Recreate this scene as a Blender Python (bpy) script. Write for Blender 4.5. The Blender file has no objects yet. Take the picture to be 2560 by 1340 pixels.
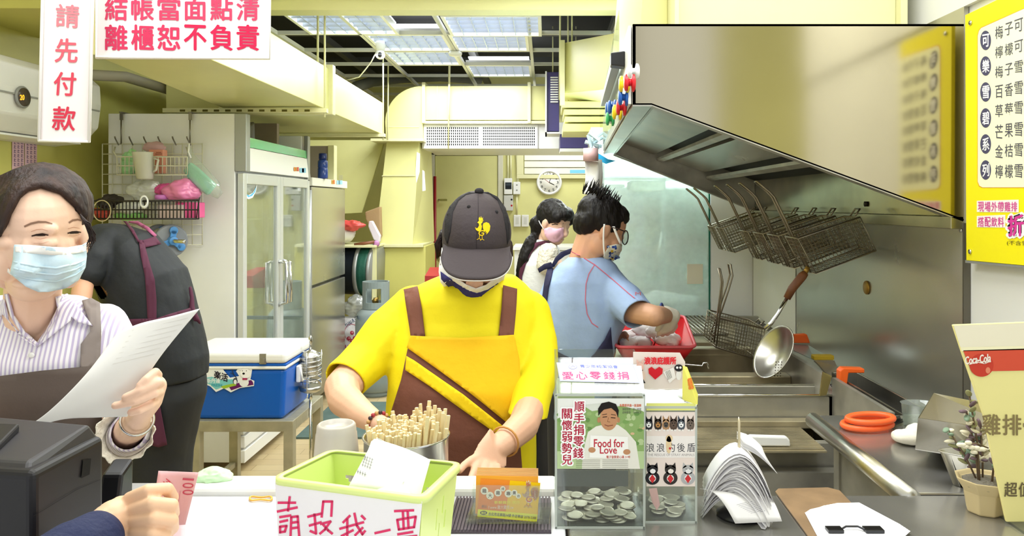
import bpy, bmesh, math, random
from mathutils import Vector, Matrix, Quaternion, noise
from mathutils.geometry import delaunay_2d_cdt
from mathutils.bvhtree import BVHTree
random.seed(7)
C = bpy.context.scene.collection
SC = bpy.context.scene
# ---------------------------------------------------------------- camera
F, CX, CY, CZ = 1900.0, 1365.0, 510.0, 1.5      # focal length and vanishing point in pixels, eye height in metres
cam = bpy.data.cameras.new('camera'); camo = bpy.data.objects.new('camera', cam); C.objects.link(camo)
camo.location = (0, 0, CZ); camo.rotation_euler = (math.pi/2, 0, 0)
cam.sensor_width = 36; cam.lens = F/2560*36
cam.shift_x = (1280-CX)/2560; cam.shift_y = (CY-670)/2560
cam.clip_start = 0.05
SC.camera = camo
# ---------------------------------------------------------------- exposure, world, lights
SC.view_settings.view_transform = 'Standard'; SC.view_settings.look = 'None'
SC.view_settings.gamma = 1; SC.view_settings.use_curve_mapping = False
SC.view_settings.exposure = 0.25
w = bpy.data.worlds.new('world'); SC.world = w; w.use_nodes = True
w.node_tree.nodes['Background'].inputs[0].default_value = (0.93, 0.96, 1.0, 1)
w.node_tree.nodes['Background'].inputs[1].default_value = 1.0
def area(name, loc, sx, sy, power, rot=(0, 0, 0), col=(0.94, 0.97, 1.0)):
    l = bpy.data.lights.new(name, 'AREA'); l.shape = 'RECTANGLE'; l.size = sx; l.size_y = sy; l.energy = power; l.color = col
    o = bpy.data.objects.new(name, l); C.objects.link(o); o.location = loc; o.rotation_euler = rot; return o
area('shop_front_lamp', (-0.9, 1.5, 2.66), 1.2, 1.0, 22)
area('shop_front_lamp', (0.5, 1.2, 2.66), 0.9, 0.9, 20)
area('shop_front_lamp', (-0.6, 3.0, 2.66), 1.6, 0.7, 28)
area('kitchen_lamp', (0.2, 3.5, 2.66), 0.8, 0.6, 14)
area('kitchen_lamp', (-0.75, 6.0, 2.60), 1.1, 1.8, 45)
area('back_room_lamp', (0.2, 8.2, 2.55), 1.2, 0.6, 18)
# ---------------------------------------------------------------- helpers
def V(*a): return Vector(a)
def P(x, y, d): return Vector(((x-CX)*d/F, d, CZ-(y-CY)*d/F))
def ray(x, y): return Vector(((x-CX)/F, 1.0, -(y-CY)/F))
EYE = Vector((0, 0, CZ))
def PZ(x, y, z):                        # point of the horizontal plane z seen at pixel x, y
    d = (CZ-z)*F/(y-CY); return P(x, y, d)
def PX(x, y, X):                        # point of the side plane X
    d = X*F/(x-CX); return P(x, y, d)
def srgb(h):
    if isinstance(h, str):
        h = h.lstrip('#'); h = [int(h[i:i+2], 16)/255 for i in (0, 2, 4)]
    return tuple(c/12.92 if c <= .04045 else ((c+.055)/1.055)**2.4 for c in h)
MATS = {}
def mat(name, col, rough=.5, metal=0., var=0., vs=8., bump=0., bs=60., stretch=None, emit=0., spec=None, trans=0., alpha=1., sheen=0., coat=0., dirt=None, sss=0.):
    if name in MATS: return MATS[name]
    m = bpy.data.materials.new(name); m.use_nodes = True; nt = m.node_tree; b = nt.nodes['Principled BSDF']
    c = srgb(col); b.inputs['Base Color'].default_value = (*c, 1); b.inputs['Roughness'].default_value = rough
    b.inputs['Metallic'].default_value = metal
    if spec is not None: b.inputs['Specular IOR Level'].default_value = spec
    if sheen: b.inputs['Sheen Weight'].default_value = sheen
    if coat: b.inputs['Coat Weight'].default_value = coat; b.inputs['Coat Roughness'].default_value = .1
    if sss:
        b.inputs['Subsurface Weight'].default_value = sss; b.inputs['Subsurface Radius'].default_value = (.012, .004, .002); b.inputs['Subsurface Scale'].default_value = 1
    if trans: b.inputs['Transmission Weight'].default_value = trans
    b.inputs['Alpha'].default_value = alpha
    if emit: b.inputs['Emission Color'].default_value = (*c, 1); b.inputs['Emission Strength'].default_value = emit
    tc = None
    def coord():
        tcn = nt.nodes.new('ShaderNodeTexCoord'); mp = nt.nodes.new('ShaderNodeMapping')
        nt.links.new(tcn.outputs['Object'], mp.inputs[0])
        if stretch: mp.inputs['Scale'].default_value = stretch
        return mp.outputs[0]
    if var or bump: tc = coord()
    if var:
        n = nt.nodes.new('ShaderNodeTexNoise'); n.inputs['Scale'].default_value = vs; n.inputs['Detail'].default_value = 5
        nt.links.new(tc, n.inputs['Vector'])
        r = nt.nodes.new('ShaderNodeValToRGB'); r.color_ramp.elements[0].position = .32; r.color_ramp.elements[1].position = .68
        lo = tuple(max(0, x*(1-var)) for x in c); hi = tuple(min(1, x*(1+var*.6)) for x in c)
        if dirt: lo = srgb(dirt)
        r.color_ramp.elements[0].color = (*lo, 1); r.color_ramp.elements[1].color = (*hi, 1)
        nt.links.new(n.outputs['Fac'], r.inputs[0]); nt.links.new(r.outputs[0], b.inputs['Base Color'])
        if metal > .5:
            mr = nt.nodes.new('ShaderNodeMapRange'); mr.inputs[3].default_value = rough*.75; mr.inputs[4].default_value = min(1, rough*1.35)
            nt.links.new(n.outputs['Fac'], mr.inputs[0]); nt.links.new(mr.outputs[0], b.inputs['Roughness'])
    if bump:
        n2 = nt.nodes.new('ShaderNodeTexNoise'); n2.inputs['Scale'].default_value = bs; n2.inputs['Detail'].default_value = 4
        nt.links.new(tc, n2.inputs['Vector'])
        bp = nt.nodes.new('ShaderNodeBump'); bp.inputs['Strength'].default_value = bump; bp.inputs['Distance'].default_value = .01
        nt.links.new(n2.outputs['Fac'], bp.inputs['Height']); nt.links.new(bp.outputs[0], b.inputs['Normal'])
    MATS[name] = m; return m
def glass(name, tint='#f4fbf8', refl=.12, rough=.03, haze=0.):
    if name in MATS: return MATS[name]
    m = bpy.data.materials.new(name); m.use_nodes = True; nt = m.node_tree; nt.nodes.clear()
    out = nt.nodes.new('ShaderNodeOutputMaterial'); t = nt.nodes.new('ShaderNodeBsdfTransparent'); t.inputs[0].default_value = (*srgb(tint), 1)
    g = nt.nodes.new('ShaderNodeBsdfGlossy'); g.inputs['Roughness'].default_value = rough; g.inputs[0].default_value = (1, 1, 1, 1)
    lw = nt.nodes.new('ShaderNodeLayerWeight'); lw.inputs[0].default_value = .35
    mr = nt.nodes.new('ShaderNodeMapRange'); mr.inputs[3].default_value = refl*.5; mr.inputs[4].default_value = min(1, refl*2.4)
    mx = nt.nodes.new('ShaderNodeMixShader')
    nt.links.new(lw.outputs['Facing'], mr.inputs[0]); nt.links.new(mr.outputs[0], mx.inputs[0])
    nt.links.new(t.outputs[0], mx.inputs[1]); nt.links.new(g.outputs[0], mx.inputs[2])
    last = mx.outputs[0]
    if haze:
        d = nt.nodes.new('ShaderNodeBsdfDiffuse'); d.inputs[0].default_value = (*srgb(tint), 1)
        m2 = nt.nodes.new('ShaderNodeMixShader'); m2.inputs[0].default_value = haze
        n = nt.nodes.new('ShaderNodeTexNoise'); n.inputs['Scale'].default_value = 6; n.inputs['Detail'].default_value = 6
        tcn = nt.nodes.new('ShaderNodeTexCoord'); nt.links.new(tcn.outputs['Object'], n.inputs['Vector'])
        m3 = nt.nodes.new('ShaderNodeMapRange'); m3.inputs[1].default_value = .35; m3.inputs[2].default_value = .7; m3.inputs[3].default_value = haze*.6; m3.inputs[4].default_value = min(1, haze*1.4)
        nt.links.new(n.outputs['Fac'], m3.inputs[0]); nt.links.new(m3.outputs[0], m2.inputs[0])
        nt.links.new(last, m2.inputs[1]); nt.links.new(d.outputs[0], m2.inputs[2]); last = m2.outputs[0]
    nt.links.new(last, out.inputs[0]); MATS[name] = m; return m
WP = {}
def tag(o, label=None, cat=None, group=None, kind=None):
    if label: o['label'] = label
    if cat: o['category'] = cat
    if group: o['group'] = group
    if kind: o['kind'] = kind
    return o
def thing(name, label, cat, loc, group=None, kind=None):
    o = bpy.data.objects.new(name, None); o.empty_display_size = .05; C.objects.link(o); o.location = loc; WP[o.name] = Vector(loc)
    return tag(o, label, cat, group, kind)
def struct_root(name, loc):
    o = bpy.data.objects.new(name, None); C.objects.link(o); o.location = loc; WP[o.name] = Vector(loc); o['kind'] = 'structure'; return o
def copy_tree(o, parent=None, dv=None):
    c = o.copy(); C.objects.link(c)
    if parent is not None: c.parent = parent
    if dv is not None: c.location = o.location+dv
    WP[c.name] = WP[o.name]+(dv or Vector((0, 0, 0)))
    for ch in list(o.children): copy_tree(ch, c)
    return c
def frame_axes(t):
    t = t.normalized(); a = Vector((0, 0, 1)) if abs(t.z) < .9 else Vector((1, 0, 0))
    u = t.cross(a).normalized(); return u, t.cross(u).normalized()
class MB:
    def __init__(s): s.v = []; s.f = []; s.mi = []; s.sm = []; s.cur = 0
    def add(s, vs, fs, smooth=False):
        k = len(s.v); s.v += [Vector(v) for v in vs]
        for f in fs: s.f.append(tuple(i+k for i in f)); s.mi.append(s.cur); s.sm.append(smooth)
        return s
    def hexa(s, p):      # p[0:4] one face, p[4:8] the opposite face in the same order
        return s.add(p, [(3, 2, 1, 0), (4, 5, 6, 7), (0, 1, 5, 4), (1, 2, 6, 5), (2, 3, 7, 6), (3, 0, 4, 7)])
    def box(s, a, b):
        x0, y0, z0 = [min(a[i], b[i]) for i in range(3)]; x1, y1, z1 = [max(a[i], b[i]) for i in range(3)]
        return s.hexa([(x0, y0, z0), (x1, y0, z0), (x1, y1, z0), (x0, y1, z0), (x0, y0, z1), (x1, y0, z1), (x1, y1, z1), (x0, y1, z1)])
    def obox(s, c, U, W_, N):
        c = Vector(c); return s.hexa([c-U-W_-N, c+U-W_-N, c+U+W_-N, c-U+W_-N, c-U-W_+N, c+U-W_+N, c+U+W_+N, c-U+W_+N])
    def slab(s, pts, ext):
        ext = Vector(ext); n = len(pts); pts = [Vector(p) for p in pts]; vs = pts+[p+ext for p in pts]
        return s.add(vs, [tuple(range(n))[::-1], tuple(range(n, 2*n))]+[(i, (i+1) % n, (i+1) % n+n, i+n) for i in range(n)])
    def tube(s, pts, r, n=8, closed=False, smooth=True):
        pts = [Vector(p) for p in pts]; m = len(pts); R = r if isinstance(r, (list, tuple)) else [r]*m; vs = []; u = None
        for i, p in enumerate(pts):
            if closed: t = pts[(i+1) % m]-pts[i-1]
            else: t = pts[min(i+1, m-1)]-pts[max(i-1, 0)]
            if t.length < 1e-9: t = Vector((0, 0, 1))
            t.normalize()
            if u is None: u, w_ = frame_axes(t)
            else:
                u = (u-t*u.dot(t)); u = u.normalized() if u.length > 1e-6 else frame_axes(t)[0]; w_ = t.cross(u)
            for k in range(n):
                a = 2*math.pi*k/n; vs.append(p+(u*math.cos(a)+w_*math.sin(a))*R[i])
        fs = []
        for i in range(m if closed else m-1):
            j = (i+1) % m
            for k in range(n): fs.append((i*n+k, i*n+(k+1) % n, j*n+(k+1) % n, j*n+k))
        if not closed: fs += [tuple(range(n))[::-1], tuple(range((m-1)*n, m*n))]
        return s.add(vs, fs, smooth)
    def lathe(s, base, prof, n=24, axis=(0, 0, 1), smooth=True, capa=True, capb=True, squash=(1, 1)):
        base = Vector(base); ax = Vector(axis).normalized(); u, w_ = frame_axes(ax)
        if abs(ax.z) > .99: u, w_ = Vector((1, 0, 0)), Vector((0, 1, 0))
        vs = []
        for r, h in prof:
            for k in range(n):
                a = 2*math.pi*k/n; vs.append(base+ax*h+u*(math.cos(a)*r*squash[0])+w_*(math.sin(a)*r*squash[1]))
        fs = [(i*n+k, i*n+(k+1) % n, (i+1)*n+(k+1) % n, (i+1)*n+k) for i in range(len(prof)-1) for k in range(n)]
        if capa: fs.append(tuple(range(n))[::-1])
        if capb: fs.append(tuple(range((len(prof)-1)*n, len(prof)*n)))
        return s.add(vs, fs, smooth)
    def ball(s, c, r, n=16, m=10, rot=None, smooth=True):
        c = Vector(c); r = r if isinstance(r, (tuple, list, Vector)) else (r, r, r); vs = []; R = rot or Matrix.Identity(3)
        for i in range(1, m):
            t = math.pi*i/m
            for k in range(n):
                a = 2*math.pi*k/n; vs.append(c+R@Vector((r[0]*math.sin(t)*math.cos(a), r[1]*math.sin(t)*math.sin(a), r[2]*math.cos(t))))
        top = len(vs); vs += [c+R@Vector((0, 0, r[2])), c+R@Vector((0, 0, -r[2]))]
        fs = [(i*n+k, (i+1)*n+k, (i+1)*n+(k+1) % n, i*n+(k+1) % n) for i in range(m-2) for k in range(n)]
        fs += [(top, k, (k+1) % n) for k in range(n)]+[(top+1, (m-2)*n+(k+1) % n, (m-2)*n+k) for k in range(n)]
        return s.add(vs, fs, smooth)
    def sheet(s, fn, nu, nv, smooth=True):
        vs = [fn(i/nu, j/nv) for j in range(nv+1) for i in range(nu+1)]
        return s.add(vs, [(j*(nu+1)+i, j*(nu+1)+i+1, (j+1)*(nu+1)+i+1, (j+1)*(nu+1)+i) for j in range(nv) for i in range(nu)], smooth)
    def build(s, name, mats, parent=None, bevel=0., seg=2, sub=0, solid=0., remesh=0., smooth_it=0, smooth_all=False, off=-1):
        if not isinstance(mats, (list, tuple)): mats = [mats]
        lo = Vector([min(v[i] for v in s.v) for i in range(3)]); hi = Vector([max(v[i] for v in s.v) for i in range(3)])
        o0 = Vector(((lo.x+hi.x)/2, (lo.y+hi.y)/2, lo.z))
        me = bpy.data.meshes.new(name); me.from_pydata([v-o0 for v in s.v], [], s.f)
        for m in mats: me.materials.append(m)
        me.polygons.foreach_set('material_index', s.mi); me.polygons.foreach_set('use_smooth', [True]*len(s.f) if smooth_all else s.sm)
        me.update(); o = bpy.data.objects.new(name, me); C.objects.link(o); WP[o.name] = o0
        if parent is not None: o.parent = parent; o.location = o0-WP[parent.name]
        else: o.location = o0
        if bevel: md = o.modifiers.new('b', 'BEVEL'); md.width = bevel; md.segments = seg; md.limit_method = 'ANGLE'
        if remesh: md = o.modifiers.new('r', 'REMESH'); md.mode = 'VOXEL'; md.voxel_size = remesh; md.use_smooth_shade = True
        if smooth_it: md = o.modifiers.new('s', 'SMOOTH'); md.iterations = smooth_it; md.factor = .5
        if solid: md = o.modifiers.new('so', 'SOLIDIFY'); md.thickness = solid; md.offset = off
        if sub: md = o.modifiers.new('su', 'SUBSURF'); md.levels = sub; md.render_levels = sub
        return o
def one(name, m, fn, parent=None, **k):
    b = MB(); fn(b); return b.build(name, m, parent, **k)
def bake(o):             # apply the modifiers of o
    hid = [c for c in SC.collection.objects if c is not o and c.modifiers]; keep = {}
    for c in hid: keep[c] = [m.show_viewport for m in c.modifiers]; [setattr(m, 'show_viewport', False) for m in c.modifiers]
    dg = bpy.context.evaluated_depsgraph_get(); e = o.evaluated_get(dg); me = bpy.data.meshes.new_from_object(e)
    o.modifiers.clear(); o.data = me
    for c in hid: [setattr(m, 'show_viewport', v) for m, v in zip(c.modifiers, keep[c])]
    return o
def bvh_of(objs):
    vs = []; fs = []
    for o in objs:
        me = o.data; k = len(vs); wp = WP[o.name]
        vs += [v.co+wp for v in me.vertices]; fs += [tuple(i+k for i in p.vertices) for p in me.polygons]
    return BVHTree.FromPolygons(vs, fs)
# ---- text
TXT = {}
def glyphs(t, bold=0.):
    k = (t, bold)
    if k in TXT: return TXT[k]
    cu = bpy.data.curves.new('t', 'FONT'); cu.body = t; cu.offset = bold; cu.resolution_u = 3
    o = bpy.data.objects.new('t', cu); C.objects.link(o); dg = bpy.context.evaluated_depsgraph_get()
    me = bpy.data.meshes.new_from_object(o.evaluated_get(dg))
    vs = [(v.co.x, v.co.y) for v in me.vertices]; fs = [tuple(p.vertices) for p in me.polygons]
    bpy.data.objects.remove(o); bpy.data.curves.remove(cu); bpy.data.meshes.remove(me)
    TXT[k] = (vs, fs); return TXT[k]
def ink(h): return mat('ink_'+(h if isinstance(h, str) else '%02x%02x%02x' % tuple(int(c*255) for c in h)).lstrip('#'), h, .6, spec=.2)
class Print:             # flat printing: shapes given by the pixels where they are seen, cast onto a plane or a surface
    def __init__(s, pt=None, n=None, off=.0004, bvh=None, base=.0004): s.pt = Vector(pt) if pt is not None else None; s.n = Vector(n).normalized() if n is not None else None; s.off = off; s.base = base; s.bvh = bvh; s.mb = MB(); s.cols = []; s.last = None
    def to3(s, x, y, l=0):
        r = ray(x, y)
        if s.bvh:
            h = s.bvh.ray_cast(EYE, r.normalized())
            if h[0] is None: 
                if s.last is None: s.last = 1.0
                return EYE+r*s.last
            p = h[0]; s.last = p.y; return p-(p-EYE).normalized()*(s.base+s.off*l)
        q = s.pt+s.n*(s.base+s.off*l)
        return EYE+r*((q-EYE).dot(s.n)/r.dot(s.n))
    def col(s, h):
        if h not in s.cols: s.cols.append(h)
        s.mb.cur = s.cols.index(h)
    def poly(s, pts, h, l=0): s.col(h); s.mb.add([s.to3(x, y, l) for x, y in pts], [tuple(range(len(pts)))]); return s
    def rect(s, x0, y0, x1, y1, h, l=0): return s.poly([(x0, y0), (x1, y0), (x1, y1), (x0, y1)], h, l)
    def ell(s, cx, cy, rx, ry, h, l=0, n=20, rot=0):
        c, q = math.cos(rot), math.sin(rot)
        return s.poly([(cx+rx*math.cos(a)*c-ry*math.sin(a)*q, cy+rx*math.cos(a)*q+ry*math.sin(a)*c) for a in [2*math.pi*k/n for k in range(n)]], h, l)
    def line(s, pts, w, h, l=0):
        s.col(h)
        for (a, b), (c, d) in zip(pts, pts[1:]):
            L = math.hypot(c-a, d-b) or 1; nx, ny = -(d-b)/L*w/2, (c-a)/L*w/2; ex, ey = (c-a)/L*w*.35, (d-b)/L*w*.35
            s.mb.add([s.to3(*q, l) for q in [(a+nx-ex, b+ny-ey), (c+nx+ex, d+ny+ey), (c-nx+ex, d-ny+ey), (a-nx-ex, b-ny-ey)]], [(0, 1, 2, 3)])
        return s
    def text(s, t, quad, h, l=0, bold=0., fit=True):     # quad: tl tr br bl
        if len(quad) == 4 and not isinstance(quad[0], (tuple, list)): x0, y0, x1, y1 = quad; quad = [(x0, y0), (x1, y0), (x1, y1), (x0, y1)]
        vs, fs = glyphs(t, 0)
        if not vs: return s
        x0 = min(v[0] for v in vs); x1 = max(v[0] for v in vs); y0 = min(v[1] for v in vs); y1 = max(v[1] for v in vs)
        (ax, ay), (bx, by), (cx, cy), (dx, dy) = quad; s.col(h); e = bold*abs(dy-ay)*1.5; k8 = e*.7
        sh = [(0, 0)] if not bold else [(e, 0), (-e, 0), (0, e), (0, -e)]+([(k8, k8), (-k8, k8), (k8, -k8), (-k8, -k8)] if bold > .04 else [])
        for j, (sx, sy) in enumerate(sh):
            out = []
            for (x, y) in vs:
                u = (x-x0)/max(x1-x0, 1e-6); v = (y1-y)/max(y1-y0, 1e-6)
                out.append(s.to3((ax*(1-u)+bx*u)*(1-v)+(dx*(1-u)+cx*u)*v+sx, (ay*(1-u)+by*u)*(1-v)+(dy*(1-u)+cy*u)*v+sy, l+j*.04))
            s.mb.add(out, fs)
        return s
    def build(s, name, parent): return s.mb.build(name, [ink(c) for c in s.cols], parent)
# ---- bodies: tapered pieces merged into one smooth surface
class Blob:
    def __init__(s): s.mb = MB()
    def ball(s, c, r, rot=None): s.mb.ball(c, r, 20, 14, rot); return s
    def cap(s, a, b, ra, rb):
        a, b = Vector(a), Vector(b); s.mb.ball(a, ra, 14, 10); s.mb.ball(b, rb, 14, 10)
        t = (b-a); L = t.length
        if L > 1e-5: s.mb.tube([a, b], [ra, rb], 14)
        return s
    def chain(s, pts):   # (px, py, depth, radius px)
        q = [(P(x, y, d), r*d/F) for x, y, d, r in pts]
        for (a, ra), (b, rb) in zip(q, q[1:]): s.cap(a, b, ra, rb)
        return s
    def chainw(s, pts):
        for (a, ra), (b, rb) in zip(pts, pts[1:]): s.cap(a, b, ra, rb)
        return s
    def loft(s, secs, n=28, ex=2.4):    # secs: (centre, U half axis, V half axis)
        vs = []
        for c, U, W_ in secs:
            for k in range(n):
                a = 2*math.pi*k/n; ca, sa = math.cos(a), math.sin(a)
                vs.append(Vector(c)+Vector(U)*(math.copysign(abs(ca)**(2/ex), ca))+Vector(W_)*(math.copysign(abs(sa)**(2/ex), sa)))
        m = len(secs); fs = [(i*n+k, i*n+(k+1) % n, (i+1)*n+(k+1) % n, (i+1)*n+k) for i in range(m-1) for k in range(n)]
        fs += [tuple(range(n))[::-1], tuple(range((m-1)*n, m*n))]; s.mb.add(vs, fs, True); return s
    def rows(s, rs, ex=2.4):            # (px left, px right, py, depth of axis, half thickness in depth)
        return s.loft([(P((a+b)/2, y, d), Vector(((b-a)/2*d/F, 0, 0)), Vector((0, t, 0))) for a, b, y, d, t in rs], ex=ex)
    def bvh(s): return BVHTree.FromPolygons(s.mb.v, s.mb.f)
    def build(s, name, m, parent=None, vox=.007, it=6, wrinkle=0., ws=9., seed=0.):
        o = s.mb.build(name, m, parent, remesh=vox, smooth_it=it, smooth_all=True); bake(o)
        if wrinkle:
            me = o.data; wp = WP[o.name]; ns = [v.normal.copy() for v in me.vertices]; cs = [v.co.copy() for v in me.vertices]; out = []
            for co, no in zip(cs, ns):
                q = (co+wp); f = noise.noise(Vector((q.x*ws+seed, q.y*ws, q.z*ws*.55)))*1.0+.5*noise.noise(Vector((q.x*ws*2.3+q.z*ws, q.y*ws*2, q.z*ws*1.6+seed)))
                out += list(co+no*f*wrinkle)
            me.vertices.foreach_set('co', out); me.update()
        o.data.polygons.foreach_set('use_smooth', [True]*len(o.data.polygons)); return o
def drape(bvh, outline, name, m, parent, off=.004, step=14, thick=.002, fallback=None):   # cloth cut to an outline and laid on the surface it meets
    n = len(outline); pts = [Vector(p) for p in outline]; pts2 = []
    for i in range(n):
        a, b = pts[i], pts[(i+1) % n]; k = max(1, int((b-a).length/step))
        for j in range(k): pts2.append(a.lerp(b, j/k))
    m0 = len(pts2); edges = [(i, (i+1) % m0) for i in range(m0)]
    xs = [p.x for p in pts2]; ys = [p.y for p in pts2]; allp = list(pts2)
    def inside(x, y):
        c = False
        for i in range(m0):
            a, b = pts2[i], pts2[i-1]
            if (a.y > y) != (b.y > y) and x < (b.x-a.x)*(y-a.y)/(b.y-a.y)+a.x: c = not c
        return c
    y = min(ys)+step/2
    while y < max(ys):
        x = min(xs)+step/2
        while x < max(xs):
            if inside(x, y) and min((abs(p.x-x)+abs(p.y-y)) for p in pts2) > step*.6: allp.append(Vector((x, y)))
            x += step
        y += step
    vo, eo, fo, *_ = delaunay_2d_cdt(allp, edges, [], 1, 1e-4)
    hits = []; ok = []
    for v in vo:
        r = ray(v.x, v.y); h = bvh.ray_cast(EYE, r.normalized())
        if h[0] is not None and (fallback is None or abs(h[0].y-fallback) < .4): hits.append(h[0].y); ok.append(True)
        else: hits.append(None); ok.append(False)
    good = [i for i in range(len(vo)) if ok[i]]
    dep = []
    for i, v in enumerate(vo):
        if ok[i]: dep.append(hits[i]); continue
        if good: j = min(good, key=lambda g: (vo[g]-v).length_squared); dep.append(hits[j]+(vo[j]-v).length*hits[j]/F*.8)
        else: dep.append(fallback or 1.5)
    nb = [[] for _ in vo]
    for f in fo:
        for a in f:
            for b in f:
                if a != b: nb[a].append(b)
    for _ in range(3): dep = [min(dep[i], (dep[i]*.5+.5*sum(dep[j] for j in nb[i])/len(nb[i])) if nb[i] else dep[i]) for i in range(len(vo))]
    b = MB(); b.add([EYE+ray(v.x, v.y)*(dep[i]-off) for i, v in enumerate(vo)], [tuple(f) for f in fo], True)
    return b.build(name, m, parent, solid=thick, off=0)
# ================================================================ materials
YEL = mat('yellow_paint', '#d3ce74', .45, var=.10, vs=2.2)
YEL2 = mat('yellow_sheet_metal', '#e3e098', .35, var=.10, vs=1.6)
YELP = mat('pale_yellow_paint', '#e6e3b0', .4, var=.05, vs=3)
WHITE = mat('white_wall_paint', '#eeeeea', .5, var=.04, vs=3)
PLAS = mat('white_plastic', '#f2f2ee', .35)
ENAM = mat('white_enamel', '#e9e8e2', .3, var=.06, vs=3)
BLACKV = mat('black_void_paint', '#0a0a09', .9)
STEEL = mat('brushed_steel', '#c6c4bc', .3, 1, var=.16, vs=5, stretch=(1, 1, .25))
STEELD = mat('worn_steel', '#b4b1a6', .36, .6, var=.35, vs=7)
STEELG = mat('greasy_steel', '#bdb294', .3, .6, var=.45, vs=6)
STEELM = mat('mirror_steel', '#c2bfb4', .24, .8, var=.08, vs=3)
CHROME = mat('chrome', '#d6d6d4', .12, 1)
ALU = mat('grey_aluminium', '#aaaca9', .4, .6)
DARKP = mat('black_plastic', '#17171a', .35)
GREYP = mat('grey_plastic', '#7d8086', .4)
TBAR = mat('ceiling_bar_paint', '#cfcfc4', .5)
LIT = mat('lamp_panel', '#f4f8ff', .5, emit=4.2)
# ================================================================ setting
def floor_mat():
    m = bpy.data.materials.new('vinyl_wood_floor'); m.use_nodes = True; nt = m.node_tree; b = nt.nodes['Principled BSDF']
    tc = nt.nodes.new('ShaderNodeTexCoord'); br = nt.nodes.new('ShaderNodeTexBrick'); nt.links.new(tc.outputs['Object'], br.inputs[0])
    br.inputs['Color1'].default_value = (*srgb('#dcc79a'), 1); br.inputs['Color2'].default_value = (*srgb('#cfb78a'), 1); br.inputs['Mortar'].default_value = (*srgb('#a8916a'), 1)
    br.inputs['Scale'].default_value = 3.2; br.inputs['Mortar Size'].default_value = .006; br.inputs['Brick Width'].default_value = 1.2; br.inputs['Row Height'].default_value = .3
    n = nt.nodes.new('ShaderNodeTexNoise'); n.inputs['Scale'].default_value = 3; n.inputs['Detail'].default_value = 8; nt.links.new(tc.outputs['Object'], n.inputs[0])
    mx = nt.nodes.new('ShaderNodeMixRGB'); mx.blend_type = 'MULTIPLY'; mx.inputs[0].default_value = .35
    nt.links.new(br.outputs[0], mx.inputs[1]); nt.links.new(n.outputs['Fac'], mx.inputs[2]); nt.links.new(mx.outputs[0], b.inputs['Base Color'])
    b.inputs['Roughness'].default_value = .45; return m
def st(name, m, fn, **k): o = one(name, m, fn, **k); o['kind'] = 'structure'; return o
st('floor', floor_mat(), lambda b: b.box((-2.7, 0.2, -.1), (2.0, 9.1, 0)))
st('wall_left', YEL, lambda b: b.box((-2.75, 0.2, 0), (-2.6, 9.1, 3.1)))
st('wall_back', YEL2, lambda b: b.box((-2.75, 9.0, 0), (2.0, 9.15, 3.1)))  # yellow paler than the left wall's: its brighter light is in the colour
st('wall_right', WHITE, lambda b: b.box((1.115, 0.75, 0), (1.25, 9.1, 3.1)))
st('ceiling', BLACKV, lambda b: (b.box((-2.75, 4.3, 3.02), (1.25, 9.15, 3.1))))
st('trim_1', mat('cream_ceiling_panel', '#e8e4c6', .6), lambda b: b.box((-2.75, 0.2, 2.7), (1.25, 4.3, 3.1)))
st('trim_2', YELP, lambda b: b.box((-1.63, 4.2, 2.572), (1.115, 4.33, 2.72)), bevel=.003)      # beam across the opening
st('trim_3', YEL, lambda b: (b.box((-2.6, 3.3, 2.35), (-1.95, 3.9, 2.7)), b.box((-2.6, 3.9, 2.45), (-1.63, 4.33, 2.7))), bevel=.004)
# ceiling grid over the kitchen
H = 2.70
grid = thing('ceiling_grid', 'pale metal grid of bars under the black open ceiling', 'ceiling grid', (-.5, 6, H), kind='structure')
for i, X in enumerate((-2.516, -1.916, -1.316, -.716, -.116, .484, 1.084)):
    one('ceiling_bar', TBAR, lambda b: b.box((X-.012, 4.33, H), (X+.012, 9, H+.03)), grid)
for Y in (4.75, 5.4, 6.0, 6.6, 7.2, 7.8, 8.4):
    one('ceiling_bar', TBAR, lambda b: b.box((-2.6, Y-.010, H+.002), (1.11, Y+.010, H+.03)), grid)
for X in (-1.9, -.7, .5):
    one('steel_joist', mat('dark_joist', '#3a3a35', .6), lambda b: b.box((X, 4.4, 2.86), (X+.06, 8.9, 2.92)), grid)
for Y in (5.1, 6.3, 7.5):
    one('steel_joist', mat('dark_joist', '#3a3a35', .6), lambda b: b.box((-2.5, Y, 2.9), (1.1, Y+.05, 2.95)), grid)
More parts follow.
